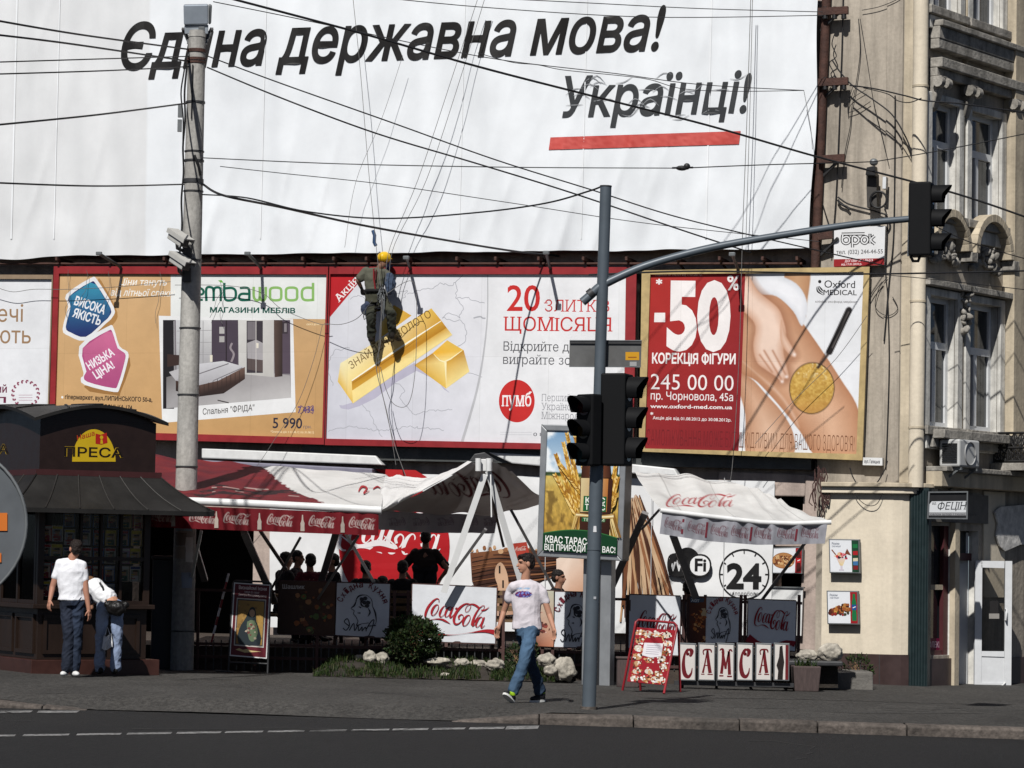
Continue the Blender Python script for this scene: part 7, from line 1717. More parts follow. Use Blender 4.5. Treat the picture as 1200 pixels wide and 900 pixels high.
for (u, v) in [(.12, .09), (.3, .1), (.52, .1), (.8, .1), (.13, .25), (.86, .25), (.13, .38), (.86, .4), (.15, .53), (.45, .58), (.8, .53), (.17, .66), (.85, .67), (.2, .8), (.5, .78), (.78, .82), (.18, .93), (.45, .93), (.7, .92), (.88, .92)]:
    x, y = f(u, v); c.circ(x, y, rs2.uniform(4, 5.6), rs2.uniform(3, 4.2), rs2.choice([(206, 196, 180), (190, 150, 110), (222, 210, 196), (150, 96, 60)]), 12)
    blobs(c, lambda a_, b_: (x + a_, y + b_), -5.5, 5.5, -4.2, 4.2, 17, [(226, 216, 200), (206, 160, 110), (236, 230, 222), (120, 60, 40), (60, 40, 30), (170, 110, 60), (200, 70, 60), (236, 236, 236)], .6, 1.7, int(u * 100 + v * 1000))
c.poly([f(.26, .27), f(.75, .255), f(.76, .49), f(.5, .53), f(.26, .50)], (226, 222, 226))
for k in range(5): c.stroke([f(.34, .31 + k * .038), f(.68, .305 + k * .038)], .7, (176, 170, 180), 0, keep=(k > 0))
c.build('poster', t)

# ================================================================== traffic light with its long arm
tb_ = gpt(690, 831); TY = tb_.y
M_TL = mat('blue_grey_paint', (.095, .115, .135), .42, .1, var=.12, scale=3, dirt=.25, dirtcol=(.05, .055, .06))
M_SIG = mat('signal_black', (.004, .0042, .005), .7, spec=.2, var=.15)
tl_ = thing('traffic_light', 'blue grey traffic light pole with a long curved arm and three black signal heads', 'traffic light', tb_)
pt2 = at(710, 218, TY); TPp = lambda y: tb_.lerp(pt2, (831 - y) / (831 - 218))
mb = MB(); mb.tube([tb_ - UPZ * .02, TPp(760), TPp(650), TPp(545)], .079, M_TL, 20); mb.tube([TPp(545), TPp(420), TPp(219)], .066, M_TL, 20); mb.tube([TPp(646), TPp(644)], .085, M_TL, 20); mb.tube([TPp(219), TPp(217.5)], .07, M_DGREY, 20); mb.build('pole', tl_)
mb = MB(); mb.tube([tb_ - UPZ * .02, tb_ + UPZ * .03], .10, M_KERB, 20); mb.build('base_collar', tl_)
ap = smooth_curve([(682.5, 354), (693, 345), (703, 336), (722, 326), (755, 312), (800, 298.5), (850, 287), (920, 275), (1000, 263), (1066, 256.5)], 4)
mb = MB(); mb.tube([at(x, y, TY - .0) for x, y in ap], [.052] * 12 + [.05 - .012 * k / (len(ap) - 12) for k in range(len(ap) - 12)], M_TL, 14)
mb.tube([at(690, 346, TY), at(695, 342, TY)], .06, M_DGREY, 14); mb.build('arm', tl_)
def signal(px0, px1, py0, py1, yaw, D, depth=.2):
    cx, cy = (px0 + px1) / 2, (py0 + py1) / 2; h_ = (py1 - py0) / 3400 * D; o = at(cx, cy, D); n = Vector((math.sin(yaw), -math.cos(yaw), 0)); x = Vector((math.cos(yaw), math.sin(yaw), 0)); w_ = h_ / 3
    mb = MB(); mb.box(o, (w_ / 2, depth / 2, h_ / 2), M_SIG, (x, n, UPZ)); hd = mb.build('signal_head', tl_, bevel=.02)
    for k in (-1, 0, 1):
        q = o + UPZ * (k * h_ / 3.05) + n * depth / 2; r_ = h_ / 7.4; vs = []; n_ = 12; mb = MB(); P = [[], []]
        for i in range(n_ + 1):
            a_ = R(-38) + R(256) * i / n_
            for j, L_ in ((0, 0), (1, .21 * (.55 + .45 * max(0, math.sin(a_))))): P[j].append(q + x * (r_ * math.cos(a_)) + UPZ * (r_ * math.sin(a_)) + n * (L_ + .002))
        mb.grid(P, M_SIG); mb.grid([[p + (p - q) * .04 for p in P[1]], [p + (p - q) * .04 for p in P[0]]], M_SIG); mb.build('visor', hd)
        mb = MB(); mb.add([q + n * .004 + x * (r_ * .93 * math.cos(a_)) + UPZ * (r_ * .93 * math.sin(a_)) for a_ in [2 * math.pi * i / 20 for i in range(20)]], [tuple(range(20))], mat('dark_lens_red' if k == 1 else 'dark_lens_amber' if k == 0 else 'dark_lens_green', {1: (.05, .006, .006), 0: (.05, .028, .005), -1: (.02, .05, .05)}[k], .2)); mb.build('lens', hd)
    return o, n
signal(677, 703, 462, 546, R(-48), TY - .12, .16); signal(707, 738, 438, 546, R(72), TY + .05, .30)
oC, nC = signal(1066, 1094, 214, 301, R(72), TY, .26)
mb = MB(); mb.bar(at(1067.5, 216, TY), at(1065.5, 300, TY), .035, .02, M_TL); mb.tube([at(1067, 300, TY), at(1070, 306, TY), at(1076, 306, TY), at(1078, 300, TY)], .018, M_DGREY, 8); mb.tube([TPp(500) , at(707, 500, TY - .02)], .05, M_SIG, 8); mb.tube([TPp(505), at(690, 505, TY - .06)], .04, M_SIG, 8); mb.build('mounting', tl_)
mb = MB(); pz = facing(709, 415, TY + .09, R(-2)); mb.slab(pz, [(667.5, 398.5), (752, 398.5), (751, 430.5), (667, 430)], -.012, 0, mat('plate_back_grey', (.14, .14, .138), .5, .3, var=.15, dirt=.3)); mb.slab(pz, [(668, 400.5), (752, 400.5), (752, 403), (668, 402.5)], .001, .02, M_DGREY); mb.slab(pz, [(667.5, 398.5), (752, 398.5), (752, 399.6), (667.5, 399.6)], .001, .018, M_GREYMET); mb.slab(pz, [(667, 429), (751, 429.4), (751, 430.5), (667, 430)], .001, .018, M_GREYMET); pp_ = mb.build('back_plate', tl_)
mb = MB(); q = TPp(622); mb.add([q + Vector((-.02, -.083, -.03)), q + Vector((.02, -.083, -.03)), q + Vector((.015, -.083, .04)), q + Vector((-.015, -.083, .04))], [(0, 1, 2, 3)], PR(), lin((220, 220, 222))); q = TPp(700); mb.add([q + Vector((.01, -.083, -.03)), q + Vector((.04, -.079, -.03)), q + Vector((.04, -.079, .0)), q + Vector((.01, -.083, .0))], [(0, 1, 2, 3)], PR(), lin((170, 172, 176))); mb.build('sticker', tl_)
c = Canvas(pz, PR(), .002, .0006); c.rect(733, 412.5, 749, 422, (206, 150, 30)); c.rect(736, 418, 746, 419.5, (150, 90, 24)); c.rect(738, 424, 746, 429, (160, 160, 160)); c.build('sticker', pp_)
# ================================================================== people
class Blob:
    """overlapping closed shapes, fused into one continuous smooth surface"""
    def __init__(s): s.mb = MB(); s.m = mat('placeholder', (.5, .5, .5))
    def ell(s, c, r, rot=None): s.mb.ell(c, r, s.m, seg=16, rings=10, rot=rot); return s
    def cap(s, p, q, r0, r1=None):
        r1 = r0 if r1 is None else r1; p, q = Vector(p), Vector(q)
        s.mb.ell(p, (r0,) * 3, s.m, seg=12, rings=8); s.mb.ell(q, (r1,) * 3, s.m, seg=12, rings=8)
        if (p - q).length > 1e-4: s.mb.tube([p, q], [r0, r1], s.m, 12)
        return s
    def chain(s, pts, rs):
        for i in range(len(pts) - 1): s.cap(pts[i], pts[i + 1], rs[i], rs[i + 1])
        return s
    def etube(s, rings):
        """rings of (centre, side vector, front vector): an elliptical closed tube"""
        n = 18; vs = []; fs = []
        for c, a, b in rings:
            for k in range(n): t = 2 * math.pi * k / n; vs.append(Vector(c) + a * math.cos(t) + b * math.sin(t))
        m_ = len(rings)
        fs = [(i * n + k, i * n + (k + 1) % n, (i + 1) * n + (k + 1) % n, (i + 1) * n + k) for i in range(m_ - 1) for k in range(n)]
        fs += [tuple(range(n))[::-1], tuple(range((m_ - 1) * n, m_ * n))]
        s.mb.add(vs, fs, s.m); return s
    def build(s, name, parent, material, voxel=.01, smooth=4, color=(1, 1, 1), colfn=None, wrinkle=0.0, wscale=9.0, seed=0.0):
        base = OFF[parent]; me = bpy.data.meshes.new('t'); me.from_pydata([v - base for v in s.mb.v], [], s.mb.f)
        bm = bmesh.new(); bm.from_mesh(me); bmesh.ops.recalc_face_normals(bm, faces=bm.faces); bm.to_mesh(me); bm.free()
        o = bpy.data.objects.new('t', me); COL.objects.link(o)
        md = o.modifiers.new('r', 'REMESH'); md.mode = 'VOXEL'; md.voxel_size = voxel
        if smooth: sm = o.modifiers.new('s', 'SMOOTH'); sm.iterations = smooth; sm.factor = .5
        dg = bpy.context.evaluated_depsgraph_get(); dg.update(); out = bpy.data.meshes.new_from_object(o.evaluated_get(dg)); bpy.data.objects.remove(o); bpy.data.meshes.remove(me)
        out.name = name; out.materials.clear(); out.materials.append(material)
        if wrinkle:
            nn = [v.normal.copy() for v in out.vertices]
            for v, n_ in zip(out.vertices, nn):
                p = v.co * wscale + Vector((seed, 0, 0)); v.co += n_ * wrinkle * (noise.noise(Vector((p.x + p.z * .8, p.y, p.z * .9))) + .6 * (1 - abs(noise.noise(Vector((p.x * 1.7 - p.z, p.y * 1.7, p.z * 1.3 + 5)))) * 2) - .2)
        for p in out.polygons: p.use_smooth = True
        ca = out.color_attributes.new('Col', 'FLOAT_COLOR', 'POINT'); c0 = lin(color)
        for i, v in enumerate(out.vertices):
            c_ = colfn(v.co + base) if colfn else c0; ca.data[i].color = (*(c_ or c0), 1)
        ob = bpy.data.objects.new(name, out); COL.objects.link(ob); ob.parent = parent; OFF[ob] = base
        return ob
SKIN = printed('skin', .55, .12, .05, 30)
HAIRM = printed('hair', .6, .3, .6, 60); DENIM = printed('denim', .85, .25, .4, 14, 0, .3); COTTON = printed('cotton', .9, .06, .35, 10, 0, .2); SHOEM = printed('shoe', .6, .15, .1, 30)
def head(b, c, face, up=UPZ, k=1.0):
    """adds skull, jaw, nose, ears; face = unit direction of the gaze"""
    f_ = face.normalized(); s_ = f_.cross(up).normalized(); u_ = s_.cross(f_)
    M = Matrix((s_, f_, u_)).transposed(); L = lambda x, y, z: Vector(c) + (s_ * x + f_ * y + u_ * z) * k
    b.ell(L(0, -.012, .028), (.074 * k, .095 * k, .090 * k), M); b.ell(L(0, .022, -.035), (.058 * k, .068 * k, .080 * k), M); b.ell(L(0, .048, -.088), (.034 * k, .034 * k, .026 * k), M)
    b.cap(L(0, .090, .005), L(0, .108, -.028), .010 * k, .014 * k); b.ell(L(0, .088, -.060), (.024 * k, .014 * k, .010 * k), M); b.ell(L(0, .078, .026), (.05 * k, .018 * k, .012 * k), M)
    for sg in (-1, 1): b.ell(L(sg * .076, -.008, -.008), (.012 * k, .022 * k, .034 * k), M)
    def colfn(p, skin, lip, dark):
        q = (p - Vector(c)) / k; x, y, z = q.dot(s_), q.dot(f_), q.dot(u_)
        if y > .05:
            for sg in (-1, 1):
                if abs(x - sg * .030) < .013 and abs(z - .004) < .0075: return dark
                if abs(x - sg * .031) < .019 and abs(z - .024) < .006: return tuple(v * .6 for v in dark)
            if abs(x) < .024 and abs(z + .060) < .008: return lip
        return skin
    return colfn, L, M
def hand(b, wrist, d, palm_n, k=1.0, curl=.5, thumb_side=1):
    """palm, four curled fingers and a thumb; d = direction of the fingers, palm_n = where the palm looks"""
    d = d.normalized(); n_ = (palm_n - d * palm_n.dot(d)).normalized(); s_ = d.cross(n_) * thumb_side
    w_ = Vector(wrist); b.cap(w_, w_ + d * .03 * k, .024 * k, .026 * k)
    for t in (-.022, 0, .022): b.cap(w_ + d * .03 * k + s_ * t * k, w_ + d * .085 * k + s_ * t * 1.3 * k, .015 * k, .014 * k)
    for i, (t, L_) in enumerate(((.032, .070), (.011, .080), (-.011, .075), (-.032, .058))):
        p = w_ + (d * .09 + s_ * t) * k; c1 = curl * (.7 + .1 * i)
        d1 = (d * math.cos(c1 * .6) + n_ * math.sin(c1 * .6)); d2 = (d * math.cos(c1 * 1.5) + n_ * math.sin(c1 * 1.5)); d3 = (d * math.cos(c1 * 2.2) + n_ * math.sin(c1 * 2.2))
        q1 = p + d1 * L_ * .45 * k; q2 = q1 + d2 * L_ * .32 * k; q3 = q2 + d3 * L_ * .23 * k
        b.chain([p, q1, q2, q3], [.0095 * k, .009 * k, .0082 * k, .007 * k])
    p = w_ + (d * .025 + s_ * .028) * k; q = p + (d * .6 + s_ * .7 + n_ * .3).normalized() * .04 * k; b.chain([p, q, q + (d * .85 + s_ * .3 + n_ * .4).normalized() * .032 * k], [.013 * k, .0105 * k, .008 * k])
def shoe(b, heel, toe, k=1.0, up=UPZ):
    heel, toe = Vector(heel), Vector(toe); d = (toe - heel).normalized(); s_ = d.cross(up).normalized(); u_ = s_.cross(d); M = Matrix((s_, d, u_)).transposed(); L = (toe - heel).length
    b.ell(heel + d * .05 + u_ * .045, (.038 * k, .055, .05), M); b.ell(heel + d * L * .62 + u_ * .035, (.046 * k, L * .36, .036), M); b.ell(heel + d * L * .36 + u_ * .055, (.036 * k, L * .3, .04), M)
def sole(parent, heel, toe, col, k=1.0, up=UPZ):
    heel, toe = Vector(heel), Vector(toe); d = (toe - heel).normalized(); s_ = d.cross(up).normalized(); u_ = s_.cross(d); L = (toe - heel).length; mb = MB(); out = []
    for t in range(20):
        a = 2 * math.pi * t / 20; y = L * (.5 + .52 * math.cos(a)); w_ = (.036 + .012 * max(0, math.cos(a))) * k * math.sin(a); out.append(heel + d * y + s_ * w_ * (1 if abs(math.sin(a)) > 0 else 0))
    mb.hexa([p - u_ * .012 for p in out], [p + u_ * .016 for p in out], SHOEM, lin(col)); return mb.build('shoe_sole', parent)

# ---------------------------------------------------------------- the walking man
wo = gpt(615, 823); WY = wo.y; J = lambda x, y, d=0.0: at(x, y, WY + d)
wk = thing('person', 'man in a pale printed t-shirt and blue jeans walking along the pavement', 'person', wo)
ls, rs = J(601, 687.5, -.05), J(632, 689, .02); neck = J(615.5, 680); pel = J(618, 735.5)
le, lw = J(590.5, 716.5, .06), J(585, 733.5, -.02); re_, rw_ = J(644, 720.5, -.02), J(648.8, 736, -.14)
lh, rh = J(621.5, 740, -.06), J(613, 741, .07); lk, la = J(614.5, 775, -.26), J(602.5, 808, -.30); rk_, ra = J(622.5, 777, .12), J(632.5, 809, .22)
hc = J(616.0, 660.5, -.01); face = Vector((-.93, -.36, -.02))
b = Blob(); cf, HL, HM = head(b, hc, face, k=1.0)
b.chain([hc + Vector((.015, .0, -.06)), neck, J(616.5, 688)], [.052, .056, .07])
b.etube([(J(616, 688), Vector((.15, .0, 0)), Vector((0, .075, 0))), (J(617, 715), Vector((.125, 0, 0)), Vector((0, .085, 0))), (pel, Vector((.13, 0, 0)), Vector((0, .09, 0)))])
b.chain([ls + Vector((.03, 0, -.01)), J(597, 699, 0), le, lw], [.036, .038, .036, .024]); b.chain([rs + Vector((-.03, 0, -.01)), J(638, 702, 0), re_, rw_], [.036, .039, .037, .025])
b.chain([lh, lk, la], [.07, .05, .036]); b.chain([rh, rk_, ra], [.07, .05, .036])
hand(b, lw, (J(582.6, 741, -.03) - lw), Vector((.5, -.6, 0)), 1.0, .55, 1); hand(b, rw_, (J(650.5, 748, -.16) - rw_), Vector((-.7, -.4, 0)), 1.0, .6, -1)
SK, LIP, DKB = lin((182, 134, 110)), lin((170, 104, 94)), lin((40, 28, 24))
b.build('body', wk, SKIN, .0068, 3, (176, 128, 104), lambda p: cf(p, SK, LIP, DKB) if p.z > neck.z - .01 else SK)
b = Blob(); b.ell(HL(0, -.020, .052), (.082, .098, .078), HM); b.ell(HL(0, -.06, .005), (.076, .058, .075), HM); b.ell(HL(.0, .055, .085), (.056, .044, .028), HM); b.ell(HL(.066, -.03, .025), (.016, .036, .045), HM); b.ell(HL(-.066, -.03, .025), (.016, .036, .045), HM)
b.build('hair', wk, HAIRM, .0075, 2, (30, 22, 20), None, .009, 30)
b = Blob(); X = Vector((1, 0, 0)); Yv = Vector((0, 1, 0))
b.etube([(J(615.6, 679.5), X * .066, Yv * .064), (J(616, 682), X * .105, Yv * .075), (J(616.5, 685.5), X * .165, Yv * .09), (J(616.8, 695), X * .186, Yv * .115), (J(617.2, 708), X * .178, Yv * .118), (J(617.6, 722), X * .168, Yv * .118), (J(617.6, 737.5), X * .176, Yv * .125)])
b.chain([J(613, 685), ls + Vector((.012, 0, -.004)), J(598.5, 692, 0), J(595.8, 702, 0)], [.070, .062, .056, .053]); b.chain([J(620, 685.5), rs + Vector((-.012, 0, -.004)), J(636, 694, 0), J(639, 704, .0)], [.070, .062, .056, .053])
PC = {}
def shirtcol(p):
    d = p - CAM; k = d.dot(_F); x = 600 + d.dot(RGT) / k * FPX; y = 450 - d.dot(UPV) / k * FPX
    if p.y < WY + .02:
        if 603.5 < x < 623.5 and 692.5 < y < 700.5:
            v = noise.noise(Vector((x * .45, y * .5, 1))); e = ((x - 613.5) / 10) ** 2 + ((y - 696.5) / 4.2) ** 2
            if e < 1: return lin((120, 40, 70)) if v > .15 else lin((70, 50, 120)) if v > -.15 else lin((120, 130, 190))
        if 605 < x < 622 and 688.6 < y < 690.6 and noise.noise(Vector((x * 1.3, y, 2))) > -.1: return lin((150, 180, 210))
    return lin((212, 205, 210))
b.build('shirt', wk, COTTON, .0085, 3, (212, 205, 210), shirtcol, .011, 5.5)
def jeans(root, hipL, hipR, kL, aL, kR, aR, pelv, colL, colR, k=1.0, seed=0, wr=.015):
    b = Blob(); b.etube([(pelv + UPZ * .015, X * .158 * k, Yv * .115 * k), (pelv - UPZ * .02, X * .165 * k, Yv * .125 * k), (pelv - UPZ * .10, X * .150 * k, Yv * .115 * k)])
    b.chain([hipL, kL, aL], [.098 * k, .068 * k, .076 * k]); b.chain([hipR, kR, aR], [.098 * k, .068 * k, .076 * k])
    def cj(p):
        def dist(a, c_): t = max(0, min(1, (p - a).dot(c_ - a) / (c_ - a).length_squared)); return (p - a - (c_ - a) * t).length, t
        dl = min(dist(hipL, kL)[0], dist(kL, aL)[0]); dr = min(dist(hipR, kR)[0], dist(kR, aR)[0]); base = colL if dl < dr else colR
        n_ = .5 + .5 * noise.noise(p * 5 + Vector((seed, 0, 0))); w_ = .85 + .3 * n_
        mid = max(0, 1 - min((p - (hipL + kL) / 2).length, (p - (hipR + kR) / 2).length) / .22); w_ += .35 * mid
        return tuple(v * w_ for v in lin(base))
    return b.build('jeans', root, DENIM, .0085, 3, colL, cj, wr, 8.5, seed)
jeans(wk, lh, rh, lk, la, rk_, ra, pel, (66, 90, 114), (40, 56, 76), .95, 3)  # rear leg darker: its shade is put into the denim colour
hl_, tl2 = J(602.5, 823.5, -.31), J(590.0, 813.0, -.42); hr_, tr2 = J(638.5, 821, .26), J(621, 822.5, .12)
for hh_, tt_, up_ in ((hl_, tl2, Vector((-.35, 0, .9))), (hr_, tr2, UPZ)):
    b = Blob(); shoe(b, hh_, tt_, 1.0, up_); b.cap(hh_ + UPZ * .05 + (tt_ - hh_) * .2, hh_ + UPZ * .085 + (tt_ - hh_) * .2, .042, .044)
    lime = lambda p, h=hh_: lin((150, 190, 30)) if (p - h).z > .088 and (p - h).length < .15 else lin((26, 26, 30))
    so_ = b.build('shoe', wk, SHOEM, .0065, 2, (26, 26, 30), lime); sole(so_, hh_, tt_, (214, 214, 210), 1.0, up_)
    OFF[so_] = OFF[wk]

# ---------------------------------------------------------------- man in white at the kiosk, seen from behind
mo = gpt(83, 793.5); MY = mo.y; J = lambda x, y, d=0.0: at(x, y, MY + d)
mn = thing('person', 'man in a white t-shirt and dark jeans standing with his back turned at the kiosk', 'person', mo)
hc = J(88.5, 643); face = Vector((-.45, .85, .05)); neck = J(85, 653.5); ls, rs = J(70, 661, 0), J(97.5, 663, 0); pel = J(84.5, 701)
le, lw = J(61.5, 688, -.02), J(58.6, 703, -.10); re_, rw_ = J(100.8, 693, -.04), J(104, 714, -.06); lh, rh = J(79, 708), J(91.5, 708); lk, la = J(80, 745, -.02), J(78.5, 781, 0); rk_, ra = J(90, 746, .03), J(87.5, 781, .06)
b = Blob(); cf, HL, HM = head(b, hc, face); b.chain([hc - UPZ * .06, neck, J(85, 663)], [.055, .06, .08])
b.etube([(J(84.5, 664), X * .16, Yv * .08), (J(84, 685), X * .135, Yv * .09), (pel, X * .135, Yv * .095)])
b.chain([ls, le, lw], [.05, .04, .027]); b.chain([rs, re_, rw_], [.05, .041, .028]); b.chain([lh, lk, la], [.07, .052, .038]); b.chain([rh, rk_, ra], [.07, .052, .038])
hand(b, lw, J(57, 711, -.12) - lw, Vector((.6, .5, 0)), 1.0, .7, 1); hand(b, rw_, J(105.5, 725, -.06) - rw_, Vector((-.7, .3, 0)), 1.0, .5, -1)
SK2 = lin((176, 126, 104)); b.build('body', mn, SKIN, .0075, 3, (176, 126, 104), lambda p: cf(p, SK2, LIP, DKB) if p.z > neck.z else SK2)
b = Blob(); b.ell(HL(0, -.018, .048), (.080, .098, .080), HM); b.ell(HL(0, -.055, .0), (.076, .058, .08), HM); b.build('hair', mn, HAIRM, .008, 2, (38, 28, 24), None, .007, 32)
b = Blob(); b.etube([(J(85, 656.5), X * .085, Yv * .075), (J(84.5, 660), X * .175, Yv * .095), (J(84.5, 670), X * .20, Yv * .125), (J(84, 685), X * .185, Yv * .125), (J(84, 697), X * .175, Yv * .125), (J(84, 703.5), X * .192, Yv * .14)])
b.chain([J(81, 659.5), ls + Vector((.01, 0, -.005)), J(66.3, 675, 0)], [.07, .066, .064]); b.chain([J(88, 660), rs + Vector((-.01, 0, -.005)), J(98.3, 679, -.01)], [.07, .066, .064]); b.build('shirt', mn, COTTON, .009, 3, (232, 232, 236), None, .011, 5.5, 7)
jeans(mn, lh, rh, lk, la, rk_, ra, pel, (34, 40, 54), (40, 50, 68), 1.05, 9)
for hh_, tt_ in ((J(78.5, 791, .12), J(72.5, 793.2, -.10)), (J(84, 792, .14), J(91.5, 793.4, -.08))):
    b = Blob(); shoe(b, hh_, tt_); s_ = b.build('shoe', mn, SHOEM, .008, 2, (224, 224, 222))

# ---------------------------------------------------------------- woman bending at the kiosk window
bo_ = gpt(128, 792.8); BY = KR.hit(128, 740).y - .62; J = lambda x, y, d=0.0: at(x, y, BY + d)
wm = thing('person', 'person in a white top and pale jeans bending down to the kiosk window', 'person', bo_)
pel = J(129.5, 707); sh = J(110, 689, .16); hc = J(105, 686.5, .32); face = Vector((-.35, .9, -.25)); lh, rh = J(121.5, 711), J(137, 711); lk, la = J(117.5, 748, .02), J(117, 782, .04); rk_, ra = J(137, 748, 0), J(135, 782, 0)
b = Blob(); cf, HL, HM = head(b, hc, face); b.chain([hc + Vector((.03, -.06, -.03)), sh], [.052, .07])
b.chain([sh, J(120, 697, .1), pel], [.11, .12, .12]); lS, rS_ = J(104.5, 694, .12), J(117, 690, .22)
lE, lW = J(107, 712, .16), J(103, 714, .34); rE, rW = J(119, 703, .34), J(111, 708, .46)
b.chain([lS, lE, lW], [.045, .036, .024]); b.chain([rS_, rE, rW], [.045, .036, .024]); hand(b, lW, Vector((-.2, .9, .05)), Vector((0, 0, -1)), .92); hand(b, rW, Vector((-.3, .9, .05)), Vector((0, 0, -1)), .92)
b.chain([lh, lk, la], [.07, .05, .036]); b.chain([rh, rk_, ra], [.07, .05, .036]); b.build('body', wm, SKIN, .008, 3, (196, 146, 118), lambda p: lin((196, 146, 118)))
b = Blob(); b.ell(HL(0, -.02, .045), (.084, .10, .082), HM); b.ell(HL(0, -.07, .0), (.08, .06, .09), HM); b.build('hair', wm, HAIRM, .008, 2, (126, 92, 64), None, .006, 40)
b = Blob(); b.chain([sh + Vector((.02, -.05, 0)), J(119, 697, .08), J(126, 701.5, .03)], [.135, .14, .135]); b.chain([lS, J(105.5, 703, .14)], [.075, .07]); b.chain([rS_, J(118, 697, .28)], [.075, .07])
b.build('top', wm, COTTON, .009, 3, (230, 230, 232), lambda p: lin((70, 70, 80)) if (p - J(106, 701, .13)).length < .14 and p.x < J(109.5, 700, .1).x else lin((230, 230, 232)), .010, 9, 2)
jeans(wm, lh, rh, lk, la, rk_, ra, pel, (150, 162, 184), (132, 146, 172), .98, 14)
for hh_, tt_ in ((J(118.5, 789, -.05), J(115, 790, .18)), (J(135.5, 789.6, -.08), J(133.5, 790.3, .16))):
    b = Blob(); shoe(b, hh_, tt_, .9); b.build('shoe', wm, SHOEM, .008, 2, (24, 22, 22))
bg_ = thing('shoulder_bag', 'black shoulder bag hanging at the hip of the bending person', 'bag', J(137, 722, -.16)); b = Blob(); b.ell(J(136.5, 713, -.16), (.135, .075, .105)); b.cap(J(126, 708, -.14), J(147, 709, -.14), .05); b.build('bag_body', bg_, printed('black_leather', .45, .2, .3, 20), .01, 3, (22, 20, 20), None, .01, 12)
mb = MB(); mb.tube([J(126, 708, -.16), J(122.5, 698, -.02), J(120.5, 688, -.06), J(117, 683, .0)], .014, M_BLACK, 6); mb.build('strap', bg_)
pb_ = thing('carrier_bag', 'small white carrier bag hanging between the legs of the bending person', 'bag', J(126, 761, -.02)); mb = MB()
P = [[J(121.5 + 9 * u + (u - .5) * 4 * v, 744 + 16 * v + 2 * math.sin(u * 5), -.10 + .03 * math.sin(u * 9 + v * 4)) for u in [k / 8 for k in range(9)]] for v in [k / 5 for k in range(6)]]
mb.grid(P, COTTON, lin((224, 224, 226))); mb.grid([[p + Vector((0, .06 * math.sin(math.pi * min(1, i / 8)), 0)) for i, p in enumerate(r_)] for r_ in P[::-1]], COTTON, lin((224, 224, 226))); mb.build('bag_body', pb_); mb = MB(); mb.tube([J(123, 744, -.1), J(126, 735, -.06), J(129, 744, -.1)], .006, COTTON, 5, lin((224, 224, 226))); mb.build('handle', pb_)

# ---------------------------------------------------------------- rope worker in front of the bank poster
WO = .80
def JW(x, y, o=0.0): return WALL.hit(x, y, WO + o)
wr_ = thing('person', 'rope worker in a yellow helmet hanging in front of the bank poster', 'person', JW(445, 408))
wx, wn = WE, WN
hc = JW(450.5, 305.5, -.08); face = (WE * .55 - WN * .9 + UPZ * .05).normalized(); ls, rs = JW(427.5, 318), JW(451, 319.5, -.05); pel = JW(440.5, 349); neck = JW(446, 312)
le, lw = JW(419.5, 329, .05), JW(424, 338.5, -.05); re_, rw_ = JW(456.5, 325, -.12), JW(454, 315, -.22); lh, rh = JW(435, 352), JW(447, 352); lk, la = JW(435, 371, .08), JW(435.5, 393, -.05); rk_, ra = JW(458, 367, .10), JW(459.5, 389, -.05)
b = Blob(); cf, HL, HM = head(b, hc, face); b.chain([hc - UPZ * .05, neck, JW(441, 321)], [.055, .055, .06]); b.chain([JW(440, 324), JW(440, 338), pel], [.085, .09, .10]); b.chain([ls, le, lw], [.05, .04, .028]); b.chain([rs, re_, rw_], [.05, .04, .028])
b.chain([lh, lk, la], [.07, .055, .04]); b.chain([rh, rk_, ra], [.07, .055, .04]); hand(b, lw, JW(425.5, 344, -.1) - lw, -WN, 1.05, .8, 1); hand(b, rw_, JW(455, 308, -.25) - rw_, -WN, 1.05, 1.1, -1)
gl_ = lambda p: lin((40, 60, 110)) if (p - rw_).length < .17 and p.z > rw_.z - .03 else lin((28, 26, 26)) if (p - lw).length < .17 and p.z < lw.z + .03 else lin((120, 88, 70))
b.build('body', wr_, SKIN, .009, 3, (120, 88, 70), gl_)
b = Blob(); S_ = WE; D_ = WN
b.etube([(JW(440, 314), S_ * .09, D_ * .08), (JW(440, 318), S_ * .18, D_ * .10), (JW(439.5, 326), S_ * .19, D_ * .12), (JW(439, 337), S_ * .165, D_ * .12), (JW(439.5, 344), S_ * .165, D_ * .13)])
b.chain([ls + S_ * .03, JW(422.5, 325.5, .03)], [.08, .075]); b.chain([rs - S_ * .03, JW(454, 322.5, -.08)], [.08, .075]); b.build('shirt', wr_, COTTON, .010, 3, (88, 88, 76), None, .008, 8, 3)
b = Blob(); b.etube([(JW(440, 341), S_ * .165, D_ * .125), (JW(440.5, 348), S_ * .185, D_ * .14), (JW(441, 355), S_ * .18, D_ * .14)]); b.chain([lh, lk, la], [.105, .080, .070]); b.chain([rh, rk_, ra], [.105, .080, .070]); b.build('trousers', wr_, COTTON, .010, 3, (54, 56, 46), lambda p: lin((50, 52, 44)) if p.z < lk.z + .1 else lin((62, 62, 50)), .018, 8, 5)
for a_, tx in ((la, -.03), (ra, .04)):
    b = Blob(); h_ = a_ - UPZ * .115 + WN * .02; shoe(b, h_, h_ + (-WN * .75 + WE * tx * 6 - UPZ * .12).normalized() * .27, 1.15); b.cap(a_ - UPZ * .06, a_ + UPZ * .02, .062, .066); b.build('boot', wr_, SHOEM, .009, 2, (34, 30, 26))
b = Blob(); b.ell(HL(0, -.005, .055), (.105, .125, .10), HM); b.ell(HL(0, .05, .03), (.10, .095, .018), HM); b.build('helmet', wr_, printed('helmet_plastic', .3, .08, .03, 10), .008, 3, (220, 176, 30))
mb = MB()
for x, y in ((-.06, -.085), (.06, -.085)): mb.ell(HL(x, y, .05), (.014, .014, .014), M_BLACK, seg=8, rings=6)
mb.build('helmet_vent', wr_)
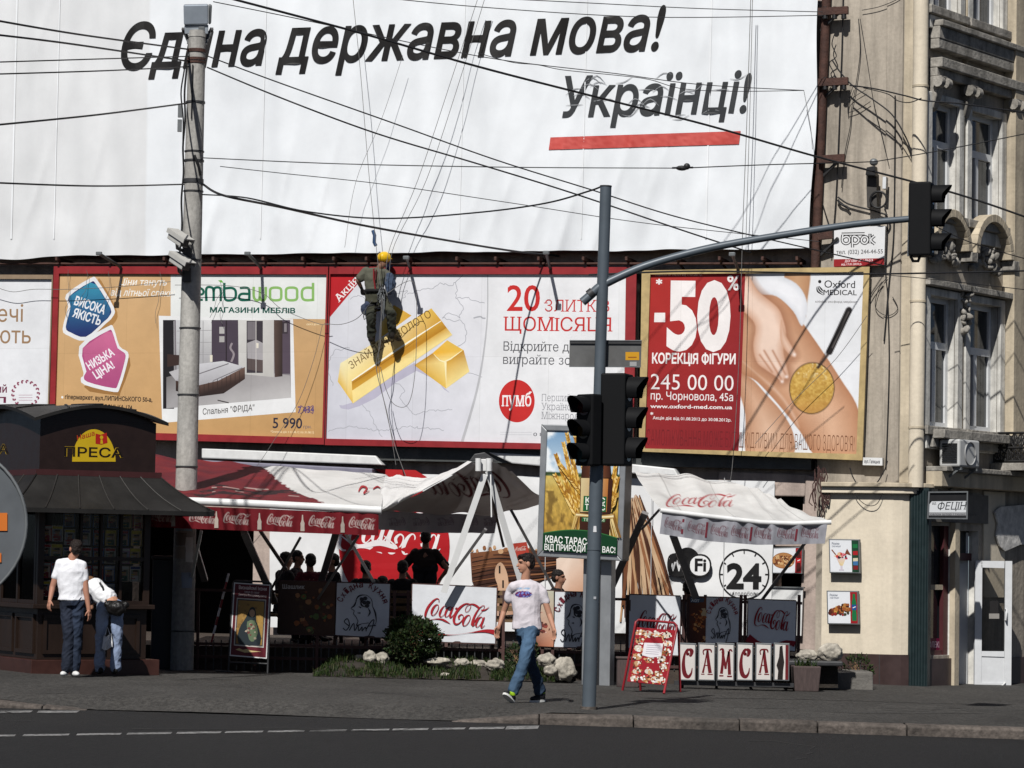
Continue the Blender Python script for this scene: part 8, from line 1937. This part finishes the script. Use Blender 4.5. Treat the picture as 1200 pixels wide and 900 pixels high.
HARN = printed('harness_webbing', .8, .2, .2, 20); mb = MB()
mb.tube([pel + UPZ * .11 + (S_ * math.cos(t) * .185 + D_ * math.sin(t) * .15) for t in [2 * math.pi * k / 20 for k in range(21)]], .032, HARN, 8, lin((26, 26, 26)))
for c_, r_ in ((lh - UPZ * .12, .125), (rh - UPZ * .12, .125)): mb.tube([c_ + (S_ * math.cos(t) * r_ + D_ * math.sin(t) * r_ + UPZ * .05 * math.cos(t)) for t in [2 * math.pi * k / 16 for k in range(17)]], .022, HARN, 6, lin((26, 26, 26)))
mb.tube([JW(438, 315, .14), JW(438, 326, .16), JW(440, 340, .15)], .016, HARN, 6, lin((120, 30, 34))); mb.tube([JW(441, 316, .13), JW(440, 328, .15)], .012, HARN, 6, lin((90, 40, 40))); mb.build('harness', wr_)
mb = MB(); rg2 = random.Random(3)
for k in range(34):
    x, y = rg2.gauss(447, 2.6), rg2.uniform(331, 350); p = JW(x, y, .16 + rg2.uniform(0, .06)); mb.tube([p, p + Vector((rg2.uniform(-.04, .04), rg2.uniform(-.04, .02), -rg2.uniform(.05, .13)))], .009, M_GREYMET if k % 3 else M_DGREY, 5)
for k in range(5): mb.tube([JW(445 + k * 1.4, 345, .17), JW(446 + k * 1.1, 358 + k * 2, .2), JW(447.5 + k * .5, 362 + k * 3, .18)], .008, M_GREYMET, 5)
mb.build('climbing_gear', wr_)
b = Blob(); b.ell(JW(427.5, 362, .1), (.07, .05, .10)); b.ell(JW(431, 357, .1), (.06, .05, .06)); b.build('tool_pouch', wr_, HARN, .01, 3, (56, 64, 84), None, .012, 14)
b = Blob(); b.chain([JW(456.5, 325, .0), JW(457.5, 333, .0), JW(456, 341, .03)], [.075, .10, .07]); b.build('blue_cloth', wr_, COTTON, .01, 3, (62, 74, 94), None, .014, 12)
mb = MB(); hk = [JW(427, 365, .14), JW(426, 371, .14), JW(427, 374.5, .14), JW(429, 373, .14), JW(428.5, 369, .14)]; mb.tube(hk, .010, M_GREYMET, 6); mb.build('hook', wr_)

# ---------------------------------------------------------------- guests on the terrace
def guest(px, py, D, yaw, label, shirt, hair=(26, 20, 18), standing=False, k=1.0):
    hc = at(px, py, D); z0 = DZ; f_ = Vector((math.sin(yaw), -math.cos(yaw), 0)); s_ = Vector((math.cos(yaw), math.sin(yaw), 0))   # yaw 0 looks at the street
    o = Vector((hc.x, hc.y, z0)); t = thing('person', label, 'person', o); h = hc.z
    sh_z = h - .235; hip = o + UPZ * (.50 if not standing else max(.6, h - .78)) - f_ * .05
    N_ = Vector((hc.x, hc.y, h - .13)); chest = Vector((hc.x, hc.y, sh_z)) - f_ * .03; A_ = [chest + s_ * sg * .185 for sg in (-1, 1)]
    b = Blob(); cf, HL, HM = head(b, hc, f_); b.chain([hc - UPZ * .06, N_, chest], [.052, .057, .08]); b.chain([chest - UPZ * .05, (chest + hip) / 2, hip], [.12, .115, .12])
    for i, sg in enumerate((-1, 1)):
        if standing: e_ = A_[i] + s_ * sg * .17 - UPZ * .24 - f_ * .06; w_ = e_ - s_ * sg * .13 - UPZ * .17 + f_ * .08
        else: e_ = A_[i] - UPZ * .26 + f_ * .06 + s_ * sg * .05; w_ = e_ + f_ * .23 + UPZ * .03 - s_ * sg * .06
        b.chain([A_[i], e_, w_], [.046, .038, .026]); hand(b, w_, (f_ if not standing else -s_ * sg * .5 - UPZ), -UPZ if not standing else -s_ * sg, .95, .5, sg)
    if standing: legs_ = [(hip + s_ * sg * .09, hip + s_ * sg * .1 - UPZ * (hip.z - z0) * .48, Vector((hip.x, hip.y, z0 + .08)) + s_ * sg * .11) for sg in (-1, 1)]
    else: legs_ = [(hip + s_ * sg * .09, hip + s_ * sg * .11 + f_ * .44 + UPZ * .02, Vector((hip.x, hip.y, z0 + .08)) + s_ * sg * .11 + f_ * .42) for sg in (-1, 1)]
    for l_ in legs_: b.chain(list(l_), [.07, .052, .038])
    sk = lin((150, 108, 88)); b.build('body', t, SKIN, .010, 2, (150, 108, 88), lambda p: cf(p, sk, lin((110, 70, 62)), DKB) if p.z > N_.z else sk)
    b = Blob(); b.ell(HL(0, -.02, .05), (.083, .10, .08), HM); b.ell(HL(0, -.06, .0), (.08, .06, .08), HM); b.build('hair', t, HAIRM, .010, 2, hair, None, .006, 40)
    b = Blob(); b.etube([(chest + UPZ * .075, s_ * .08, f_ * .075), (chest + UPZ * .03, s_ * .185, f_ * .095), (chest - UPZ * .08, s_ * .205, f_ * .125), (hip + UPZ * .12, s_ * .18, f_ * .13), (hip, s_ * .185, f_ * .135)])
    for i, sg in enumerate((-1, 1)): b.chain([A_[i] - s_ * sg * .03, A_[i] + (s_ * sg * .12 - UPZ * .17 if standing else s_ * sg * .03 - UPZ * .18 + f_ * .03)], [.078, .07])
    b.build('shirt', t, COTTON, .011, 3, shirt, None, .012, 9, px)
    b = Blob(); 
    for l_ in legs_: b.chain(list(l_), [.10, .075, .062])
    b.cap(legs_[0][0], legs_[1][0], .12); b.build('trousers', t, COTTON, .013, 3, (36, 36, 42), None, .01, 9)
    for l_ in legs_:
        b = Blob(); h_ = l_[2] - UPZ * .075 - f_ * .05; shoe(b, h_, h_ + f_ * .26); b.build('shoe', t, SHOEM, .011, 2, (24, 22, 22))
guest(336, 656, 45.6, R(120), 'seated guest with dark hair, leftmost of the row of heads under the red awning', (30, 28, 32))
guest(349, 654, 46.3, R(80), 'seated guest with dark hair, second head from the left under the red awning', (40, 34, 38))
guest(363.5, 658, 45.4, R(200), 'seated guest in a dark red top among the heads under the red awning', (84, 18, 34))
guest(389, 658, 45.2, R(-75), 'seated guest in black shown in profile against the bright backdrop', (20, 20, 24))
guest(429, 666, 45.3, R(170), 'seated guest with short hair in front of the red disc', (30, 30, 36))
guest(449, 684, 46.0, R(150), 'seated guest in a dark red top low in front of the red disc', (92, 20, 30))
guest(472, 666, 44.3, R(175), 'seated guest in a black top just below the standing man', (18, 18, 22))
guest(499, 631, 45.5, R(178), 'man standing with hands on hips in front of the red disc', (38, 30, 28), standing=True)
guest(655, 677, 44.4, R(70), 'seated guest in black looking right beside the lightbox', (18, 17, 20))
guest(806, 690, 44.6, R(190), 'seated guest in grey seen from behind below the wifi mark', (70, 70, 76))
# ================================================================== overhead cables, ropes
M_CABLE = mat('cable_rubber', (.014, .014, .016), .6, var=.1); M_ROPE = mat('rope', (.16, .155, .15), .9, var=.3, scale=30); M_WIRE = mat('thin_steel_wire', (.07, .07, .075), .5, .4)
def cable(label, pts, r=.011, m=None, name='overhead_cable', group='overhead cables', sm=8, cat_='cable'):
    """pts: (px, py, depth)"""
    Q = smooth_curve(pts, sm) if len(pts) > 2 else [np.array(pts[0], float) * (1 - k / 8) + np.array(pts[1], float) * (k / 8) for k in range(9)]
    P = [at(q[0], q[1], q[2]) for q in Q]; mb = MB(); mb.tube(P, r, m or M_CABLE, 6)
    o = mb.build(name); tag(o, label, cat_, group); return o
PY = pb.y; WD = 46.4
cable('thick black cable crossing from the picture top to the facade on the right', [(262, -4, 38), (420, 38, 39), (560, 78, 40), (700, 114, 41.5), (830, 147, 43), (955, 183, 44.5), (1070, 213, 45), (1140, 233, 45.3), (1215, 259, 45.5)], .0165)
cable('upper black cable from the left edge to the top of the concrete pole', [(-10, 23, 33), (90, 40, 35.5), (222, 58, PY)], .013)
cable('second black cable from the left edge to the top of the concrete pole', [(-10, 40, 33), (80, 51, 35), (222, 72, PY)], .013)
cable('third cable, nearly level, from the left edge to the pole top', [(-10, 73, 33), (120, 69, 36), (222, 66, PY)], .009)
cable('fourth thin cable, nearly level, from the left edge to the pole top', [(-10, 87, 33), (120, 83, 36), (222, 78, PY)], .010)
cable('black cable rising from the left edge to the upper clamp of the pole', [(-10, 147, 33), (110, 135, 36), (219, 121, PY)], .013)
cable('black cable from the left edge to the lower cable tie of the pole', [(-10, 214, 33), (110, 218, 36), (216, 216, PY)], .012)
cable('long thin cable from the pole top down to the right past the curved arm', [(244, 66, PY), (330, 98, 39.6), (460, 144, 40), (580, 187, 40.5), (695, 223, 41), (800, 256, 41.5), (960, 294, 42.5), (1040, 312, 43)], .0095)
cable('long cable below the thin one from the pole top down to the right', [(243, 79, PY), (330, 115, 39.6), (440, 156, 40), (560, 192, 40.5), (670, 226, 41), (800, 270, 41.5), (880, 296, 42.2)], .011)
cable('black cable bundle from the pole to the lamp brackets at the billboards', [(238, 216, PY), (262, 229, 39.6), (330, 243, 41), (420, 263, 43), (520, 281, 45), (600, 294, 47), (655, 300, 48)], .017)
cable('sagging black cable from the pole to the top of the traffic light pole', [(238, 228, PY), (290, 232, 39), (360, 248, 38), (450, 256, 37), (560, 249, 36), (640, 238, 35), (690, 224, 34), (706, 218, 33.6)], .011)
cable('thin wire from the pole clamp to a turnbuckle in front of the banner', [(238, 185, PY), (400, 192, 40.5), (600, 196, 41.5), (780, 197, 42.5), (800, 197, 42.6)], .008, M_WIRE)
cable('thin level wire from the turnbuckle to the right edge of the picture', [(800, 197, 42.6), (900, 193, 43.5), (1010, 190, 44.6), (1040, 187, 44.8), (1120, 173, 45), (1215, 154, 45.3)], .009)
t = thing('turnbuckle', 'small dark turnbuckle on the wire in front of the banner', 'turnbuckle', at(799, 197, 42.6)); mb = MB(); mb.ell(at(799, 197, 42.6), (.09, .03, .04), M_BLACK, seg=8, rings=6); mb.ell(at(805, 195, 42.6), (.05, .03, .05), M_BLACK, seg=8, rings=6); mb.build('body', t); mb = MB(); mb.tube([at(788, 196.8, 42.5), at(812, 196.3, 42.7)], .016, M_DGREY, 6); mb.build('rod', t)
cable('thin grey wire crossing the lower banner to the billboard lamps', [(258, 195, 39.5), (330, 203, 40), (450, 216, 41), (600, 238, 42), (760, 262, 43), (960, 283, 44)], .006, M_WIRE)
cable('thin wire across the top of the banner, upper of two', [(500, -6, 42), (680, 3, 43), (820, 10, 44), (964, 14, 45.5)], .007, M_WIRE)
cable('thin wire across the top of the banner, lower of two', [(400, -8, 41), (560, 8, 42), (760, 20, 43), (964, 18, 45.5)], .007, M_WIRE)
cable('thin wire with loose turns crossing the slogan letters on the banner', [(250, 2, 39), (330, 18, 40), (420, 37, 41), (520, 58, 42), (600, 72, 42.5), (720, 86, 43.5), (820, 99, 44.2), (942, 106, 45)], .007, M_WIRE)
cable('loosely wound thin wire beneath the slogan crossing wire', [(560, 62, 42.2), (600, 73, 42.5), (630, 76, 42.8), (660, 82, 43), (720, 88, 43.5), (760, 93, 43.8), (800, 104, 44), (860, 107, 44.5), (942, 106, 45)], .006, M_WIRE)
cable('black level cable crossing the medical poster top to the right edge', [(690, 322, 42), (800, 318, 42.3), (900, 319, 42.7), (1000, 321, 43.2), (1090, 320, 43.6), (1215, 317, 44.2)], .014)
cable('thin cable from the signal head down across the facade to the right', [(1090, 262, 44.8), (1140, 285, 45), (1215, 307, 45.3)], .008)
cable('thin level cable over the arched windows', [(1036, 322, 45), (1100, 328, 45), (1215, 341, 45.4)], .007)
cable('doubled cable from the wall bracket across the plaster to the facade', [(996, 100, 46), (1025, 104, 45.6), (1060, 112, 45.2), (1085, 118, 44.9), (1130, 122, 45), (1215, 134, 45.4)], .013)
cable('thin tangled wire looping under the doubled cable on the plaster', [(1012, 103, 45.8), (1040, 110, 45.5), (1052, 118, 45.3), (1066, 120, 45), (1080, 115, 44.9)], .008)
STW = lambda x, y, o=.08: STR.hit(x, y, o)
def wallcable(label, pts, r=.012, m=None, o=.06):
    Q = smooth_curve(pts, 6); mb = MB(); mb.tube([STW(q[0], q[1], o) for q in Q], r * .75, m or M_CABLE, 6); ob = mb.build('wall_cable'); tag(ob, label, 'cable', 'cables on the plaster wall')
wallcable('thick looping cable from the wall bracket down to the drainpipe corner', [(975, 70), (985, 85), (1000, 101), (1022, 116), (1045, 134), (1060, 158), (1068, 178), (1074, 205)], .017, None, .20)
wallcable('long straight dark cable down the plaster wall by the drainpipe', [(1049, 112), (1048.5, 200), (1047, 280), (1042, 330), (1036, 400)], .016)
wallcable('second dark cable hanging from the lantern to the shop cornice', [(1036, 240), (1040, 262), (1038, 320), (1040, 345), (1042, 420), (1040, 500), (1038, 548)], .014)
wallcable('drooping cable loop above the cream shop wall', [(996, 548), (1000, 560), (1010, 573), (1024, 570), (1036, 552), (1040, 540)], .013, None, .42)
wallcable('larger drooping cable loop above the menu pictures', [(998, 566), (1004, 582), (1016, 592), (1028, 590), (1036, 572), (1040, 556)], .008, None, .42)
wallcable('dark vertical wire down the plaster beside the banner pole', [(988, -10), (987, 40), (985, 100), (982, 180), (979, 240), (974, 300)], .013)
wallcable('wavy loose wire hanging from the top wire bracket', [(1006, 22), (1008, 60), (1003, 100), (998, 128), (996, 150), (990, 180), (986, 220)], .009)
wallcable('thin diagonal wire from the top bracket to the lantern', [(1008, 22), (1016, 70), (1024, 120), (1034, 160), (1042, 195)], .007)
wallcable('diagonal wire pair on the wall left of the telephone sign', [(958, 215), (966, 245), (974, 270), (985, 300), (1000, 318)], .010)
wallcable('curved wire from top bracket across the plaster corner', [(1010, 12), (1030, 8), (1050, 0), (1060, -8)], .008)
wallcable('sagging black wire tangle under the first insulators', [(978, 40), (975, 52), (980, 66), (972, 74), (978, 88), (970, 92)], .012, None, .14)
wallcable('wire fan from middle bracket to the lower insulator', [(1000, 100), (994, 120), (994, 134), (996, 118), (1015, 105)], .007)
wallcable('thin wire fan right of the middle bracket', [(994, 132), (1006, 128), (1020, 119)], .008)
wallcable('dark cable from the lantern ring along the plaster to the left', [(982, 231), (992, 238), (1004, 242), (1020, 246), (1040, 252)], .020)
wallcable('clipped black cable lumps left of the lantern', [(982, 234), (985, 239), (992, 242), (996, 246)], .026)
wallcable('wire tangle beside the medical billboard', [(1040, 325), (1030, 338), (1026, 360), (1040, 370), (1052, 362), (1046, 348)], .008)
wallcable('thin drooping wire by the billboard edge', [(1034, 330), (1020, 350), (1012, 380), (1013, 470), (1008, 530)], .009)
# ropes of the worker
def rope(label, pts, r=.007):
    Q = smooth_curve(pts, 6); mb = MB(); mb.tube([WALL.hit(q[0], q[1], q[2]) for q in Q], r * .75, M_ROPE, 6); ob = mb.build('rope'); tag(ob, label, 'rope', 'ropes of the worker')
rope('main rope from the picture top down to the worker harness', [(413, -8, 1.0), (422, 80, 1.02), (432, 200, 1.05), (441, 290, 1.1), (446, 335, 1.16)])
rope('left one of the doubled slanting ropes down to the worker', [(562, -8, .9), (530, 90, .92), (490, 210, .96), (457, 290, 1.0), (452, 330, 1.05)], .007)
rope('right one of the doubled slanting ropes down to the worker', [(570, -8, .9), (540, 90, .92), (500, 210, .96), (463, 285, 1.0), (456, 320, 1.05)], .007)
rope('rope tail hanging from the worker across the gold bars to the ground', [(447, 350, 1.16), (446, 400, 1.12), (441, 430, 1.1), (450, 470, 1.1), (462, 520, 1.1), (480, 570, 1.1)], .010)
rope('second rope tail beside the first below the worker boots', [(449, 350, 1.14), (444, 405, 1.1), (446, 450, 1.1), (455, 490, 1.1), (464, 545, 1.1)], .007)
rope('slack rope loop hanging over the gold bars', [(452, 345, 1.1), (484, 330, 1.0), (488, 380, .98), (486, 440, .98), (478, 474, 1.0), (462, 474, 1.02), (452, 455, 1.05), (446, 430, 1.08)], .007)
rope('thin rope from the worker to the left over the red poster corner', [(380, 379, .7), (400, 380, .8), (420, 372, .95), (436, 352, 1.1)], .007)
rope('slanting rope on the left of the worker across the banner', [(472, 65, .85), (447, 140, .9), (417, 213, .92), (404, 290, .9)], .005)
rope('double rope hanging down the right part of the banner, left strand', [(880, -8, .95), (876, 120, .95), (870, 280, .95), (866, 420, .95), (858, 548, .95), (852, 570, .95)], .008)
rope('double rope hanging down the right part of the banner, right strand', [(882, -8, .95), (879, 120, .95), (874, 285, .95)], .007)
rope('thin slanting line at the right side of the banner', [(942, 106, .8), (950, 150, .85), (952, 175, .7)], .006)
rope('faint rope crossing the medical poster from top to lower left', [(1016, 370, .8), (980, 420, .7), (930, 470, .7), (885, 520, .8)], .006)
mb = MB(); p = [JW(437, 270, .08), JW(439, 276, .08), JW(438.5, 284, .08), JW(440.5, 288, .08)]; t = thing('rope_hook', 'blue hook and pulley on the main rope above the worker helmet', 'hook', p[0]); mb.tube(p, .03, mat('blue_anodised', (.05, .10, .2), .4, .5), 8); mb.build('hook', t)
# hanging shoots and loose wires in front of the tan poster
rt = random.Random(5)
for i, (x, y0) in enumerate([(80, 316), (101, 316), (127, 318), (187, 318), (258, 330), (262, 340)]):
    pts = [(x, y0, .52)]; 
    for k in range(5): pts.append((pts[-1][0] + rt.uniform(-5, 2.5), pts[-1][1] + rt.uniform(6, 13), .5))
    rope(['loose wire hanging down over the left border of the tan poster', 'loose wire hanging above the blue house label', 'loose wire hanging right of the blue house label', 'loose wire hanging over the white handwriting of the tan poster', 'loose wire hanging over the furniture shop name', 'second loose wire hanging over the furniture shop name'][i], pts, .005)
rope('long thin wire sagging along the top of the tan poster', [(-6, 336, .62), (15, 342, .6), (40, 339, .6), (80, 339, .6), (140, 336, .6), (200, 330, .62)], .007)
rope('thin wire sagging across the furniture shop name to the right', [(205, 334, .62), (270, 335, .6), (308, 344, .6), (330, 362, .6), (372, 379, .6), (386, 380, .6)], .007)
rope('thin wire from the tan poster top right down to the awning', [(378, 380, .6), (368, 420, .6), (350, 470, .6), (325, 510, .7), (298, 550, .8), (270, 575, .9)], .006)
